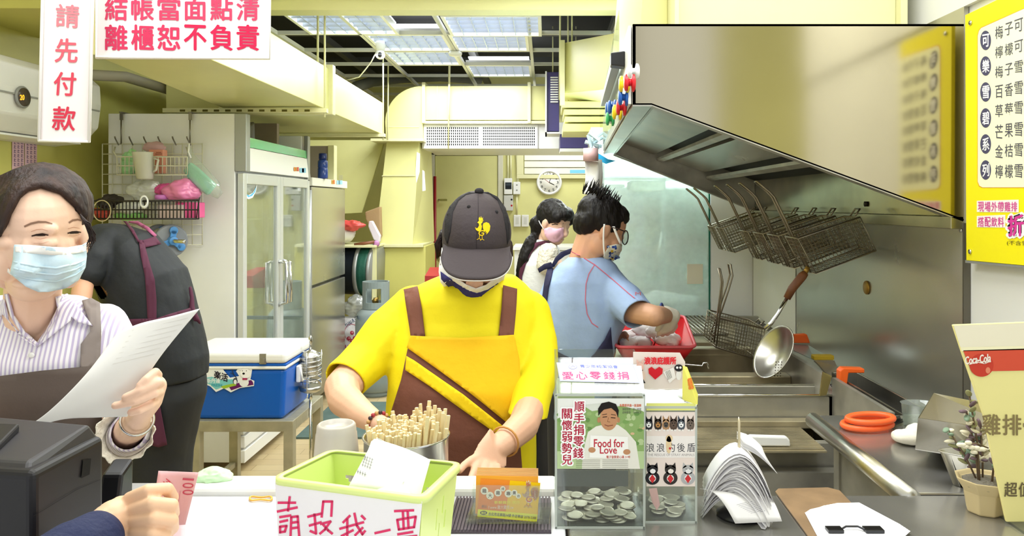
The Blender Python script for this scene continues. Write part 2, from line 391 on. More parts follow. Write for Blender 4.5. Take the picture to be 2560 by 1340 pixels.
# lamps: six louvre panels
def lamp(x0, x1, y0, y1, z, label):
    t = thing('ceiling_light', label, 'ceiling light', ((x0+x1)/2, (y0+y1)/2, z), 'louvred lamps in the ceiling grid')
    def fr(b):
        w_ = .022
        b.box((x0, y0, z), (x1, y0+w_, z+.05)); b.box((x0, y1-w_, z), (x1, y1, z+.05)); b.box((x0, y0+w_, z), (x0+w_, y1-w_, z+.05)); b.box((x1-w_, y0+w_, z), (x1, y1-w_, z+.05))
    one('frame', PLAS, fr, t)
    one('diffuser', LIT, lambda b: b.box((x0+.02, y0+.02, z+.075), (x1-.02, y1-.02, z+.085)), t)
    nx = 7; ny = 4; LV = mat('louvre_blade', '#c3cde0', .25, .5)
    for i in range(1, nx): 
        X = x0+(x1-x0)*i/nx; one('louvre_slat', LV, lambda b: b.hexa([(X-.002, y0+.02, z+.004), (X+.002, y0+.02, z+.004), (X+.002, y1-.02, z+.004), (X-.002, y1-.02, z+.004), (X-.014, y0+.02, z+.05), (X+.014, y0+.02, z+.05), (X+.014, y1-.02, z+.05), (X-.014, y1-.02, z+.05)]), t)
    for j in range(1, ny+1):
        Y = y0+(y1-y0)*j/(ny+1); one('louvre_slat', LV, lambda b: b.hexa([(x0+.02, Y-.002, z+.003), (x1-.02, Y-.002, z+.003), (x1-.02, Y+.002, z+.003), (x0+.02, Y+.002, z+.003), (x0+.02, Y-.016, z+.052), (x1-.02, Y-.016, z+.052), (x1-.02, Y+.016, z+.052), (x0+.02, Y+.016, z+.052)]), t)
lamp(-1.67, -1.04, 4.80, 5.39, H, 'louvred ceiling lamp nearest the long left air duct')
lamp(-.67, -.03, 4.80, 5.38, H-.015, 'louvred ceiling lamp hanging a little lower, front right of the grid')
lamp(-1.30, -.73, 5.42, 5.99, H+.004, 'louvred ceiling lamp in the second row, above the white dome camera')
lamp(-.70, -.13, 5.42, 5.99, H+.004, 'louvred ceiling lamp in the second row, above the smoke detector')
lamp(-1.30, -.73, 6.02, 6.59, H+.004, 'louvred ceiling lamp in the third row, beside the smoke detector')
lamp(-.70, -.13, 6.62, 7.19, H+.004, 'small-looking louvred ceiling lamp farthest back in the grid')
for (a, y) in ((-.71, 5.02), (-.70, 5.6)):
    pass
# smoke detector, camera, cable
c = P(1138, 134, 6.0)
sd = one('smoke_detector', PLAS, lambda b: b.lathe((c.x, c.y, H-.035), [(.025, 0), (.05, .008), (.055, .022), (.052, .035)], 24)); tag(sd, 'round white smoke detector on the ceiling bar between the lamps', 'smoke detector')
c = P(951, 130, 5.6)
cm = thing('security_camera', 'white pan and tilt dome camera hanging from the ceiling grid', 'camera', (c.x, c.y, H))
one('mount', PLAS, lambda b: b.lathe((c.x, c.y, H-.075), [(.028, 0), (.034, .02), (.036, .05), (.03, .075)], 20), cm)
one('ball_head', PLAS, lambda b: b.ball((c.x, c.y-.005, H-.10), (.036, .036, .036)), cm)
one('lens_face', DARKP, lambda b: b.ball((c.x+.003, c.y-.030, H-.105), (.017, .014, .021)), cm)
def cab(b): b.tube([P(940, 132, 5.6), P(928, 155, 5.7), P(910, 178, 5.8), P(898, 192, 5.9), P(880, 197, 6.0), P(866, 200, 6.05)], .005, 6)
tag(one('camera_cable', PLAS, cab), 'thin white cable running from the dome camera to the air duct', 'cable')
# ---------------------------------------------------------------- ducts
def hanger(b, x, y, z0, z1, r=.006): b.tube([(x, y, z0), (x, y, z1)], r, 6)
t = thing('air_duct', 'long yellow sheet metal air duct hanging along the left wall', 'air duct', (-1.6, 5, 2.06))
one('duct_section', YEL2, lambda b: b.hexa([(-1.70, 2.85, 2.06), (-1.30, 2.85, 2.06), (-1.30, 4.55, 2.06), (-1.90, 4.55, 2.06), (-1.70, 2.85, 2.31), (-1.30, 2.85, 2.31), (-1.30, 4.55, 2.31), (-1.90, 4.55, 2.31)]), t, bevel=.003)
one('duct_section', YEL2, lambda b: b.hexa([(-2.3, 4.60, 2.055), (-1.30, 4.60, 2.055), (-1.30, 6.1, 2.055), (-2.3, 6.1, 2.055), (-2.3, 4.60, 2.305), (-1.30, 4.60, 2.305), (-1.30, 6.1, 2.305), (-2.3, 6.1, 2.305)]), t, bevel=.003)
one('flange', YELP, lambda b: b.box((-1.96, 4.545, 2.035), (-1.275, 4.605, 2.335)), t, bevel=.004)
for Y in (4.38, 5.95):
    def brk(b):
        b.box((-2.2, Y-.02, 2.025), (-1.26, Y+.02, 2.05)); hanger(b, -1.275, Y, 2.0, 2.70)
    one('hanging_bracket', YELP, brk, t)
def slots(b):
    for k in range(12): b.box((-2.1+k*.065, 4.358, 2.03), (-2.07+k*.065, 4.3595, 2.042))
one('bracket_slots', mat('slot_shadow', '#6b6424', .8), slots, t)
# main duct across the back with elbow turning down
t = thing('elbow_duct', 'yellow air duct crossing above the ceiling air conditioner and turning down in a round elbow', 'air duct', (-1.3, 7.2, 0))
zt, zb, d0, d1 = CZ+295*7/F, CZ+210*7/F, 7.0, 7.5
def xx(px, d=7.0): return (px-CX)*d/F
one('duct_section', YEL2, lambda b: b.box((xx(1055), d0, zb), (xx(1372), d1, zt)), t, bevel=.003)
def elbow(b):
    cxw, czw = xx(1057), zb-.02; R = xx(1057)-xx(963); Rz = zt-zb+.02; pts = [(cxw, zt)]
    pts = [(cxw+R*math.cos(a), czw+Rz*math.sin(a)) for a in [math.pi/2+math.pi/2*k/14 for k in range(15)]]
    poly = pts+[(xx(966), CZ+160*7/F), (xx(1057), CZ+160*7/F)]
    b.slab([(x, d0-.01, z) for x, z in poly], (0, d1-d0+.02, 0))
one('elbow', YEL2, elbow, t, bevel=.004)
def shaft(b):
    zs = [(350, 967, 1048), (610, 943, 1036)]
    (ya, la, ra), (yb, lb, rb) = zs
    za, z2 = CZ+(510-ya)*7/F, CZ+(510-yb)*7/F
    b.hexa([(xx(lb), 6.9, z2), (xx(rb), 6.9, z2), (xx(1066), 7.5, z2), (xx(lb), 7.5, z2), (xx(la), 7.0, za), (xx(ra), 7.0, za), (xx(1058), 7.5, za), (xx(la), 7.5, za)])
one('tapered_shaft', YEL2, shaft, t, bevel=.003)
one('lower_box', YEL, lambda b: b.box((xx(945), 6.9, .0), (xx(1068), 7.5, CZ-.385)), t, bevel=.003)
for y in (352, 612):
    z = CZ+(510-y)*7/F; one('flange', YELP, lambda b: b.box((xx(935), 6.86, z-.014), (xx(1064), 7.5, z+.010)), t)
for x in (1060, 1323):
    one('flange', YELP, lambda b: b.box((xx(x)-.014, 6.97, zb-.03), (xx(x)+.014, 7.5, zt+.03)), t)
one('support_channel', YELP, lambda b: b.box((xx(1058), 6.98, zb-.035), (xx(1372), 7.02, zb-.01)), t)
def seams(b):
    for x in (1093, 1158): b.box((xx(x)-.003, 6.996, zb), (xx(x)+.003, 7.0, zt))
    for y in (318, 440, 480, 545): b.box((xx(966 if y < 352 else 957), 6.955 if y > 352 else 6.985, CZ+(510-y)*7/F-.003), (xx(1048 if y < 352 else 1040), 6.99, CZ+(510-y)*7/F+.003))
one('seams', YELP, seams, t)
for (x, d, y0, y1) in ((1123, 6.95, 168, 372), (971, 6.8, 200, 350), (796, 4.7, 92, 160), (1401, 5.0, 50, 250), (1125, 6.95, 170, 300)):
    tag(one('threaded_rod', YELP, lambda b: b.tube([V(P(x, y0, d).x, d, 3.02), P(x-2, y1, d)], .007, 6)), {1123: 'pale rod in front of the air conditioner grille', 971: 'pale rod beside the round duct elbow', 796: 'short pale rod above the long left duct', 1401: 'pale rod hanging beside the right hand duct', 1125: 'pale rod above the cross duct near the grille'}[x], 'hanging rod')
# grey insulated pipe in the dark
tag(one('insulated_pipe', mat('pipe_wrap', '#56564c', .8), lambda b: b.tube([P(888, 218, 6.9), P(930, 204, 7.3), P(1000, 196, 7.6), P(1100, 192, 7.9), P(1200, 200, 8.2)], .05, 10)), 'grey wrapped pipe curving through the dark ceiling behind the camera', 'pipe')
# white ceiling air conditioner
t = thing('air_conditioner', 'white ducted air conditioner with a square-holed grille under the cross duct', 'air conditioner', (-.7, 7.3, 2.0))
g0, g1 = P(1055, 372, 7.05), P(1400, 306, 7.05)
one('body', PLAS, lambda b: b.box((g0.x, 7.05, g0.z), (g1.x+.75, 8.0, g1.z)), t, bevel=.004)
q0, q1 = P(1066, 365, 7.04), P(1338, 317, 7.04)
def gf(b):
    w_ = .025; b.box((q0.x-w_, 7.03, q0.z-w_), (q1.x+w_, 7.05, q0.z)); b.box((q0.x-w_, 7.03, q1.z), (q1.x+w_, 7.05, q1.z+w_)); b.box((q0.x-w_, 7.03, q0.z), (q0.x, 7.05, q1.z)); b.box((q1.x, 7.03, q0.z), (q1.x+w_, 7.05, q1.z))
one('grille_frame', PLAS, gf, t, bevel=.003)
one('grille_back', mat('grille_dark', '#23262b', .8), lambda b: b.box((q0.x, 7.046, q0.z), (q1.x, 7.049, q1.z)), t)
def gs(b):
    n = 54; m = 7
    for i in range(n+1): X = q0.x+(q1.x-q0.x)*i/n; b.box((X-.0042, 7.034, q0.z), (X+.0042, 7.044, q1.z))
    for j in range(m+1): Z = q0.z+(q1.z-q0.z)*j/m; b.box((q0.x, 7.030, Z-.004), (q1.x, 7.040, Z+.004))
    b.box(((q0.x+q1.x)/2-.012, 7.026, q0.z), ((q0.x+q1.x)/2+.012, 7.044, q1.z))
one('grille_slats', PLAS, gs, t)['kind'] = 'stuff'
# right-hand duct next to the hood and the purple filter box
t = thing('branch_duct', 'yellow air duct with channel supports above the purple filter box', 'air duct', (.15, 5.0, 1.9))
def bd(b):
    a = [P(1410, 107, 5.0), P(1410, 233, 5.0), P(1600, 215, 4.2), P(1600, 70, 4.2)]
    b.slab(a, (.02, .9, 0))
one('duct_section', YEL2, bd, t, bevel=.003)
def bd2(b): 
    for y0, y1, x0 in ((252, 270, 1405), (272, 288, 1410), (290, 306, 1412), (308, 330, 1408)):
        b.box(P(x0, y1-1, 5.1), P(1520, y0+1, 5.1)+V(0, .45, 0))
one('support_rails', YEL2, bd2, t, bevel=.004)
one('hanger_rods', YELP, lambda b: (b.tube([P(1430, 120, 5.2), V(P(1430, 0, 5.2).x, 5.2, 3.02)], .006, 6), b.tube([P(1420, 330, 5.3), V(P(1420, 0, 5.3).x, 5.3, 3.02)], .006, 6)), t)
one('flange', YELP, lambda b: b.box(P(1400, 262, 4.95), P(1412, 100, 4.95)+V(0, .05, 0)), t)
one('flange', YELP, lambda b: b.box(P(1540, 190, 4.6), P(1560, 60, 4.6)+V(0, .08, 0)), t)
PUR = mat('purple_enamel', '#463f78', .4)
t = thing('filter_box', 'purple electrostatic filter box with white vent louvres', 'filter box', (.06, 6.4, 2.0))
one('body', PUR, lambda b: (b.box(P(1367, 328, 6.3), P(1398, 180, 6.3)+V(0, .5, 0)), b.box(P(1400, 370, 6.3), P(1470, 335, 6.3)+V(0, .5, 0))), t, bevel=.004)
for k in range(11): one('vent_slat', PLAS, lambda b: b.box(P(1376, 195+k*6.1, 6.285), P(1395, 192+k*6.1, 6.285)+V(0, .02, 0)), t)
one('hanger_rods', YELP, lambda b: (b.tube([P(1382, 182, 6.5), V(P(1382, 0, 6.5).x, 6.5, 3.02)], .006, 6), b.tube([P(1440, 337, 6.5), V(P(1440, 0, 6.5).x, 6.5, 3.02)], .006, 6)), t)
one('edge_trim', PLAS, lambda b: (b.box(P(1363, 334, 6.28), P(1367, 178, 6.28)+V(0, .3, 0)), b.box(P(1363, 334, 6.28), P(1400, 330, 6.28)+V(0, .3, 0))), t)
one('base_lip', PLAS, lambda b: b.box(P(1400, 379, 6.28), P(1475, 371, 6.28)+V(0, .3, 0)), t)
# ---------------------------------------------------------------- back wall fittings
B = 8.99
dr = struct_root('door_1', (P(1165, 500, B).x, B, 0))
p0, p1 = P(1075, 390, B), P(1258, 380, B)
def df(b):
    zt = P(0, 388, B).z; w_ = .06
    b.box((p0.x, B-.05, 0), (p0.x+w_, B, zt+w_)); b.box((p1.x-w_, B-.05, 0), (p1.x, B, zt+w_)); b.box((p0.x, B-.05, zt), (p1.x, B, zt+w_))
one('door_frame', mat('pale_door_frame', '#dcd9c0', .4), df, dr, bevel=.004)
one('door_leaf', YEL2, lambda b: b.box((p0.x+.065, B-.035, .01), (p1.x-.065, B-.005, P(0, 390, B).z)), dr, bevel=.003)
one('door_handle', CHROME, lambda b: (b.lathe(P(1098, 500, B-.035)+V(0, -.04, 0), [(.012, 0), (.012, .045)], 12, (0, 1, 0)), b.box(P(1098, 500, B-.09)+V(0, 0, -.01), P(1118, 500, B-.075)+V(0, 0, .012))), dr)
wn = struct_root('window_1', (P(1385, 400, B).x, B, 1.9))
def wf(b):
    a, c = P(1292, 437, B), P(1480, 383, B); w_ = .045
    b.box((a.x, B-.04, a.z-w_), (c.x, B, a.z)); b.box((a.x, B-.04, a.z), (a.x+.08, B, c.z)); b.box((a.x, B-.04, c.z), (c.x, B, c.z+w_))
one('window_frame', YELP, wf, wn, bevel=.003)
for k in range(3):
    y = 385+k*17; one('shutter_slat', mat('shutter_cream', '#e4e2cf', .35), lambda b: b.hexa([P(1311, y+16, B-.02), P(1480, y+16, B-.02), P(1480, y+16, B-.005), P(1311, y+16, B-.005), P(1311, y, B-.005), P(1480, y, B-.005), P(1480, y, B), P(1311, y, B)]), wn, bevel=.002)
t = thing('wall_clock', 'round white wall clock on the yellow back wall', 'clock', P(1373, 487, B))
cc = P(1373, 456, B)
one('case', PLAS, lambda b: b.lathe(cc, [(.150, 0), (.152, .02), (.145, .04), (.128, .045), (.122, .03)], 40, (0, -1, 0), capb=False), t)
one('dial', mat('clock_dial', '#f4f2e8', .5), lambda b: b.lathe(cc, [(.125, .025), (.124, .03)], 40, (0, -1, 0)), t)
pr = Print(cc+V(0, -.032, 0), (0, -1, 0))
for k in range(12):
    a = math.pi*2*(k+1)/12; x, y = 1373+21*math.sin(a), 456-21*math.cos(a); w_ = 5 if k > 8 else 3
    pr.text(str(k+1), (x-w_*.8, y-3.2, x+w_*.8, y+3.2), '#333333')
pr.line([(1373, 456), (1380, 437)], 1.4, '#1a1a1a', 1); pr.line([(1373, 456), (1385, 462)], 1.8, '#1a1a1a', 1); pr.line([(1373, 456), (1362, 448)], .7, '#b03030', 2)
pr.build('clock_face', t)
def wallbox(x0, y0, x1, y1, label, cat, dd=.06, m=PLAS, name='socket_plate', grp=None):
    t = thing(name, label, cat, P((x0+x1)/2, y1, B), grp)
    one('cover', m, lambda b: b.box(P(x0, y1, B-dd), P(x1, y0, B)+V(0, 0, 0)), t, bevel=.006); return t
t = wallbox(1260, 446, 1281, 486, 'white timer box with a dark display above the steel-fronted box', 'timer box', .08, name='timer_box')
Print(P(1270, 460, B-.081), (0, -1, 0)).rect(1263, 456, 1279, 473, '#20242a').rect(1265, 458, 1277, 464, '#3e4650', 1).build('display', t)
t = wallbox(1283, 455, 1301, 486, 'white double wall socket beside the timer box', 'socket')
Print(P(1270, 460, B-.061), (0, -1, 0)).rect(1290, 461, 1294, 464, '#8c8c88').rect(1290, 474, 1294, 477, '#8c8c88').build('socket_holes', t)
t = wallbox(1259, 488, 1283, 527, 'grey breaker box with a red button on the back wall', 'breaker box', .07, name='breaker_box', m=mat('pale_grey_box', '#d2d2cc', .4))
Print(P(1270, 500, B-.071), (0, -1, 0)).ell(1279, 499, 2.4, 2.4, '#222222').ell(1279, 514, 2.4, 2.4, '#c22222').build('buttons', t)
for x0, lab in ((1284, 'white rocker light switch plate, left of the pair'), (1304, 'white wall socket plate, right of the pair')):
    t = wallbox(x0, 537, x0+18, 567, lab, 'switch plate' if x0 < 1290 else 'socket', .03)
    Print(P(1270, 560, B-.031), (0, -1, 0)).rect(x0+5, 543, x0+13, 561, '#dcdcd6').build('rocker', t)
def pipes(b):
    for x, y0, y1 in ((1270, 378, 446), (1277, 378, 446), (1291, 380, 455), (1292, 486, 537)): b.tube([P(x, y0, B-.02), P(x+(4 if y1 == 455 else 0), y1, B-.02)], .012, 8)
tag(one('wall_conduit', YELP, pipes), 'yellow painted conduit pipes running down to the wall boxes', 'conduit')
tag(one('red_pole', mat('red_pole', '#a3242a', .4), lambda b: b.tube([P(1087, 441, 8.9), P(1087, 834, 8.75)], .018, 8)), 'thin red pole leaning beside the yellow back door', 'pole')
t = thing('notice_sheet', 'framed paper notice on the side of the tapered yellow shaft', 'notice', P(1055, 610, 7.1))
one('sheet', mat('notice_paper', '#e6dfd2', .5), lambda b: b.box(P(1040, 606, 7.52)+V(.01, 0, 0), P(1070, 495, 7.52)+V(.01, .01, 0)), t)
Print(P(1060, 500, 7.515), (0, -1, 0)).rect(1044, 503, 1068, 505, '#b98c84').rect(1044, 512, 1066, 560, '#cfc6bd').build('print', t)
for i, (pts, lab) in enumerate((([(1042, 380), (1050, 384), (1049, 430), (1041, 458), (1039, 430)], 'crumpled white slip taped to the shaft'), ([(1056, 425), (1061, 428), (1064, 476), (1056, 478)], 'narrow white paper strip hanging by the shaft'))):
    tag(one('paper_slip', mat('white_paper', '#f1f1ee', .6), lambda b: b.slab([P(x, y, 6.96) for x, y in pts], (0, .004, 0))), lab, 'paper slip')
# grey counter at the far left of the back wall
tag(one('back_counter', ENAM, lambda b: (b.box(P(1282, 625, 6.5), P(1480, 618, 6.5)+V(0, .6, 0)), b.box(P(1286, 900, 6.53), P(1480, 625, 6.53)+V(0, .55, 0)))), 'plain grey back counter behind the ponytailed worker', 'counter')
# sloping yellow panel and shelf between fridge and shaft
t = thing('slanted_board', 'large sloping yellow board leaning behind the tall steel fridge', 'board', (-2.2, 7.2, 1.0))
one('board', YEL2, lambda b: b.slab([P(760, 350, 7.0), P(962, 350, 7.2), P(905, 532, 7.2), P(760, 540, 7.0)], (0, .04, 0)), t, bevel=.004)
t = thing('wall_shelf', 'narrow cream shelf behind the steel fridge holding bags', 'shelf', (-2.1, 7.0, CZ-.38))
SZ = CZ-(612-510)*6.6/F
one('shelf_board', YELP, lambda b: b.box((-2.4, 6.5, SZ-.02), (-1.46, 7.1, SZ)), t, bevel=.003)
one('shelf_bracket', YELP, lambda b: (b.box((-1.50, 6.55, .0), (-1.47, 6.6, SZ-.02)), b.box((-1.9, 6.98, SZ-.02), (-1.87, 7.0, SZ+.62))), t)

# yellow and beige blocks added behind the camera, only to colour the steel's reflections
st('yellow_reflector', YEL2, lambda b: (b.box((1.25, -1.6, 0), (2.3, -1.4, 3.2)), b.box((-2.75, -.05, 2.7), (1.25, .2, 3.1))))
st('beige_reflector', mat('reflector_beige', '#a39a8a', .7), lambda b: b.box((-.3, -2.6, 0), (.7, -2.4, 3.2)))
# ================================================================ hanging signs
ACR = mat('milky_acrylic', '#e9e1df', .3)
t = thing('hanging_sign', 'narrow vertical white sign with red characters asking to pay first', 'sign', P(165, 355, 1.85))
def vs(b): b.slab([P(93, 355, 1.85), P(224, 357, 1.85), P(238, -150, 1.85), P(108, -150, 1.85)], (0, .006, 0))
one('board', ACR, vs, t, bevel=.002)
def vr(b):
    b.tube([P(97, 352, 1.845), P(106, 2, 1.845), P(108, -150, 1.845)], .0035, 6); b.tube([P(222, 354, 1.845), P(231, 2, 1.845), P(236, -150, 1.845)], .0035, 6); b.tube([P(97, 352, 1.845), P(222, 354, 1.845)], .0035, 6)
one('rim', mat('rim_white', '#f6f4f0', .3), vr, t)
pr = Print(P(160, 200, 1.849), (0, -1, 0), off=.0006)
for ch, q, c_ in (('請', ((141, 10), (198, 14), (196, 70), (139, 66)), '#dd7d86'), ('先', ((140, 96), (195, 98), (192, 157), (137, 155)), '#d8606e'), ('付', ((137, 180), (191, 182), (187, 240), (133, 237)), '#d4475a'), ('款', ((133, 266), (190, 268), (186, 327), (130, 324)), '#d0384e')):
    pr.text(ch, [p for p in q], c_, 0, .012)
pr.build('lettering', t)
one('hanging_wire', CHROME, lambda b: b.tube([P(165, -150, 1.853), V(P(165, 0, 1.853).x, 1.853, 2.7)], .002, 6), t)
t = thing('hanging_sign', 'wide white sign with two rows of bold red characters, right of the vertical sign', 'sign', P(456, 150, 1.9))
one('board', ACR, lambda b: b.slab([P(237, 147, 1.9), P(675, 149, 1.9), P(677, -70, 1.9), P(239, -70, 1.9)], (0, .006, 0)), t, bevel=.002)
one('rim', mat('rim_white', '#f6f4f0', .3), lambda b: b.tube([P(241, -70, 1.895), P(240, 143, 1.895), P(673, 145, 1.895), P(674, -70, 1.895)], .0035, 6), t)
pr = Print(P(400, 100, 1.899), (0, -1, 0), off=.0006)
for k, (a, b_) in enumerate(zip('結帳當面點清', '離櫃恕不負責')):
    x = 263+k*65.8; c1 = '#cf5068' if k < 4 else '#d98590'
    pr.text(a, ((x, -9), (x+55, -8), (x+55, 51), (x, 50)), '#cb3f5e', 0, .014); pr.text(b_, ((x, 62), (x+55, 64), (x+55, 126), (x, 124)), '#c41f49' if k > 2 else '#c83558', 0, .014)
pr.build('lettering', t)
for x in (280, 640): one('hanging_wire', CHROME, lambda b: b.tube([P(x, -70, 1.903), V(P(x, 0, 1.903).x, 1.903, 2.7)], .002, 6), t)
# ================================================================ wall unit and notices on the left wall
WX = -2.6
t = thing('wall_air_conditioner', 'white wall air conditioner with a glowing orange 20 on its round display', 'air conditioner', (WX, 3.7, 1.85))
za, zb2 = CZ+(510-160)*3.6/F*.98, 1.5
def wac(b):
    pf = [(0, 1.80), (.17, 1.83), (.235, 1.90), (.25, 2.02), (.245, 2.12), (.20, 2.16), (0, 2.16)]
    b.slab([(WX+x, 3.0, z) for x, z in pf], (0, 1.02, 0))
one('housing', ENAM, wac, t, bevel=.01, seg=3)
dd = 3.55; 
one('front_groove', mat('groove_grey', '#9a9a94', .5), lambda b: b.box((WX+.245, 3.02, 1.985), (WX+.252, 4.0, 1.992)), t)
dc = PX(56, 243, WX+.252)
one('display_ring', mat('display_ring', '#8f908c', .3), lambda b: b.lathe(dc, [(.05, 0), (.05, .004), (.042, .008)], 24, (1, 0, 0)), t)
one('display', mat('display_dark', '#4c4236', .3), lambda b: b.lathe(dc, [(.042, .006), (.041, .010)], 24, (1, 0, 0)), t)
pr = Print(dc+V(.011, 0, 0), (1, 0, 0)); pr.text('20', (50, 237, 61, 250), '#ffa21e', 0, .01); o = pr.build('glowing_digits', t)
o.data.materials[0] = mat('orange_digits', '#ffa21e', .5, emit=2.0)
one('outlet_flap', PLAS, lambda b: b.slab([(WX+.06, 3.03, 1.815), (WX+.16, 3.03, 1.822), (WX+.165, 3.03, 1.812), (WX+.06, 3.03, 1.805)], (0, .95, 0)), t)
PINK = mat('pink_paper', '#dcb6c2', .6)
for (x0, x1, y0, y1, lab) in ((30, 60, 326, 424, 'pink handwritten notice on the left wall, nearer the camera'), (62, 92, 318, 424, 'pink handwritten notice on the left wall, half behind the white sign')):
    t = thing('wall_notice', lab, 'notice', PX((x0+x1)/2, y1, WX+.003))
    a, b_, c_, d_ = PX(x0, y1, WX+.003), PX(x1, y1, WX+.003), PX(x1, y0, WX+.003), PX(x0, y0, WX+.003)
    one('sheet', PINK, lambda b: b.slab([a, b_, c_, d_], (.001, 0, 0)), t)
    pr = Print((WX+.0045, 0, 0), (1, 0, 0))
    for j in range(3):
        xx_ = x0+5+j*9
        for i in range(8):
            yy = y0+6+i*11; pr.line([(xx_, yy), (xx_+5, yy+1)], 1, '#5b4a78'); pr.line([(xx_+2, yy-2), (xx_+1, yy+6)], 1, '#5b4a78'); pr.line([(xx_, yy+4), (xx_+5, yy+6)], 1, '#6a5486')
    pr.build('handwriting', t)
tag(one('wall_pipe', mat('cream_pipe', '#d8d2a0', .5), lambda b: b.tube([(WX+.05, 3.40, 1.80), (WX+.05, 3.42, 1.2), (WX+.04, 3.40, .2)], .035, 10)), 'cream wrapped pipe dropping below the wall air conditioner', 'pipe')
tag(one('wrapped_hose', mat('hose_wrap', '#b9b4a0', .8), lambda b: b.tube([(WX+.1, 3.9, 2.17), (WX+.22, 4.3, 2.22), (WX+.25, 4.9, 2.21), (WX+.1, 5.2, 2.25)], .03, 10)), 'grey wrapped hose running from the wall air conditioner under the duct', 'hose')
# ================================================================ merchandiser fridge with glass doors
X0, X1, Y0, Y1 = -2.42, -1.675, 4.2, 5.40
ft = thing('display_fridge', 'tall white display fridge with two glass doors and green topped header', 'fridge', ((X0+X1)/2, (Y0+Y1)/2, 0))
SIDE = mat('scuffed_white_panel', '#eeeeec', .35, var=.06, vs=2.5)
def fbody(b):
    b.box((X0, Y0, .07), (X1-.045, Y0+.05, 2.0)); b.box((X0, Y1-.05, .07), (X1-.045, Y1, 1.98)); b.box((X0, Y0+.05, .07), (X0+.05, Y1-.05, 1.95))
    b.box((X0+.05, Y0+.05, .07), (X1-.045, Y1-.05, .30)); b.box((X0+.05, Y0+.05, 1.62), (X1-.045, Y1-.05, 1.70))
one('cabinet', SIDE, fbody, ft, bevel=.004)
one('corner_post', ALU, lambda b: b.box((X1-.045, Y0-.004, 1.68), (X1+.02, Y0+.055, 2.0)), ft, bevel=.004)
one('corner_post', ALU, lambda b: b.box((X1-.03, Y1-.05, 1.66), (X1+.0, Y1, 1.98)), ft, bevel=.004)
one('header_panel', PLAS, lambda b: b.hexa([(X1-.03, Y0+.055, 1.685), (X1+.005, Y0+.055, 1.685), (X1+.005, Y1-.05, 1.685), (X1-.03, Y1-.05, 1.685), (X1-.03, Y0+.055, 1.82), (X1-.008, Y0+.055, 1.82), (X1-.008, Y1-.05, 1.82), (X1-.03, Y1-.05, 1.82)]), ft, bevel=.003)
one('green_strip', mat('green_acrylic', '#22b455', .2, coat=.5), lambda b: b.hexa([(X1-.03, Y0+.056, 1.822), (X1-.008, Y0+.056, 1.822), (X1-.008, Y1-.055, 1.822), (X1-.03, Y1-.055, 1.822), (X1-.024, Y0+.056, 1.878), (X1-.012, Y0+.056, 1.878), (X1-.012, Y1-.055, 1.874), (X1-.024, Y1-.055, 1.874)]), ft)
FI = mat('fridge_inner', '#d9dccf', .5)
one('inner_back', FI, lambda b: b.box((X0+.05, Y0+.05, .3), (X0+.06, Y1-.05, 1.62)), ft)
for z in (.58, .86, 1.14, 1.40): one('shelf', mat('shelf_wire_white', '#e8e8e2', .4), lambda b: b.box((X0+.06, Y0+.055, z), (X1-.12, Y1-.055, z+.012)), ft)
one('shelf_rail', ALU, lambda b: (b.box((X1-.11, Y0+.055, .3), (X1-.08, Y0+.065, 1.62)), b.box((X1-.11, 4.79, .3), (X1-.08, 4.81, 1.62))), ft)
for (ya, yb) in ((Y0+.01, 4.795), (4.80, Y1-.01)):
    def frm(b):
        w_ = .05; zt = 1.672; z0 = .22
        b.box((X1-.035, ya, z0), (X1, ya+w_, zt)); b.box((X1-.035, yb-w_, z0), (X1, yb, zt)); b.box((X1-.035, ya+w_, z0), (X1, yb-w_, z0+.06)); b.box((X1-.035, ya+w_, zt-.06), (X1, yb-w_, zt))
    dr_ = one('door', mat('door_frame_silver', '#d4d6d4', .3, .3), frm, ft, bevel=.004)
    one('pane', glass('fridge_glass', '#dfe8dc', .28, .04, haze=.12), lambda b: b.box((X1-.020, ya+.05, .28), (X1-.014, yb-.05, 1.612)), dr_)
    one('gasket', mat('gasket_grey', '#83857f', .6), lambda b: (b.box((X1-.03, ya+.05, .28), (X1-.022, ya+.062, 1.612)), b.box((X1-.03, yb-.062, .28), (X1-.022, yb-.05, 1.612))), dr_)
hy = 4.80
one('door_handle', CHROME, lambda b: b.tube([(X1, hy-.035, 1.36-.22), (X1+.045, hy-.03, 1.36-.23), (X1+.05, hy-.03, .88), (X1, hy-.035, .87)], .012, 10), ft)
one('door_handle', CHROME, lambda b: b.tube([(X1, hy+.045, 1.36-.22), (X1+.045, hy+.04, 1.36-.23), (X1+.05, hy+.04, .88), (X1, hy+.045, .87)], .012, 10), ft)
one('base_grille', PLAS, lambda b: (b.box((X1-.05, Y0+.05, .05), (X1-.01, Y1, .12)), b.box((X1-.05, Y0+.05, .135), (X1-.01, Y1, .20))), ft, bevel=.003)
pr = Print((X1+.004, 0, 0), (1, 0, 0))
pr.rect(735, 418, 738, 428, '#e08a3a').rect(739, 418, 742, 428, '#e0a04a').rect(743, 418, 747, 428, '#d45a4a').rect(750, 420, 765, 432, '#8fc3df').rect(755, 421, 760, 431, '#b04a80').rect(612, 398, 624, 415, '#bfe0f2')
pr.build('stickers', ft)
pr = Print((X1-.012, 0, 0), (1, 0, 0))
pr.poly([(612, 482), (620, 488), (632, 482), (640, 468), (644, 455), (640, 478), (632, 494), (622, 498), (613, 494)], '#ffffff').poly([(616, 486), (624, 489), (634, 481), (641, 466), (638, 480), (630, 490), (620, 493)], '#5fb8e6', 1)
pr.build('wave_sticker', ft)
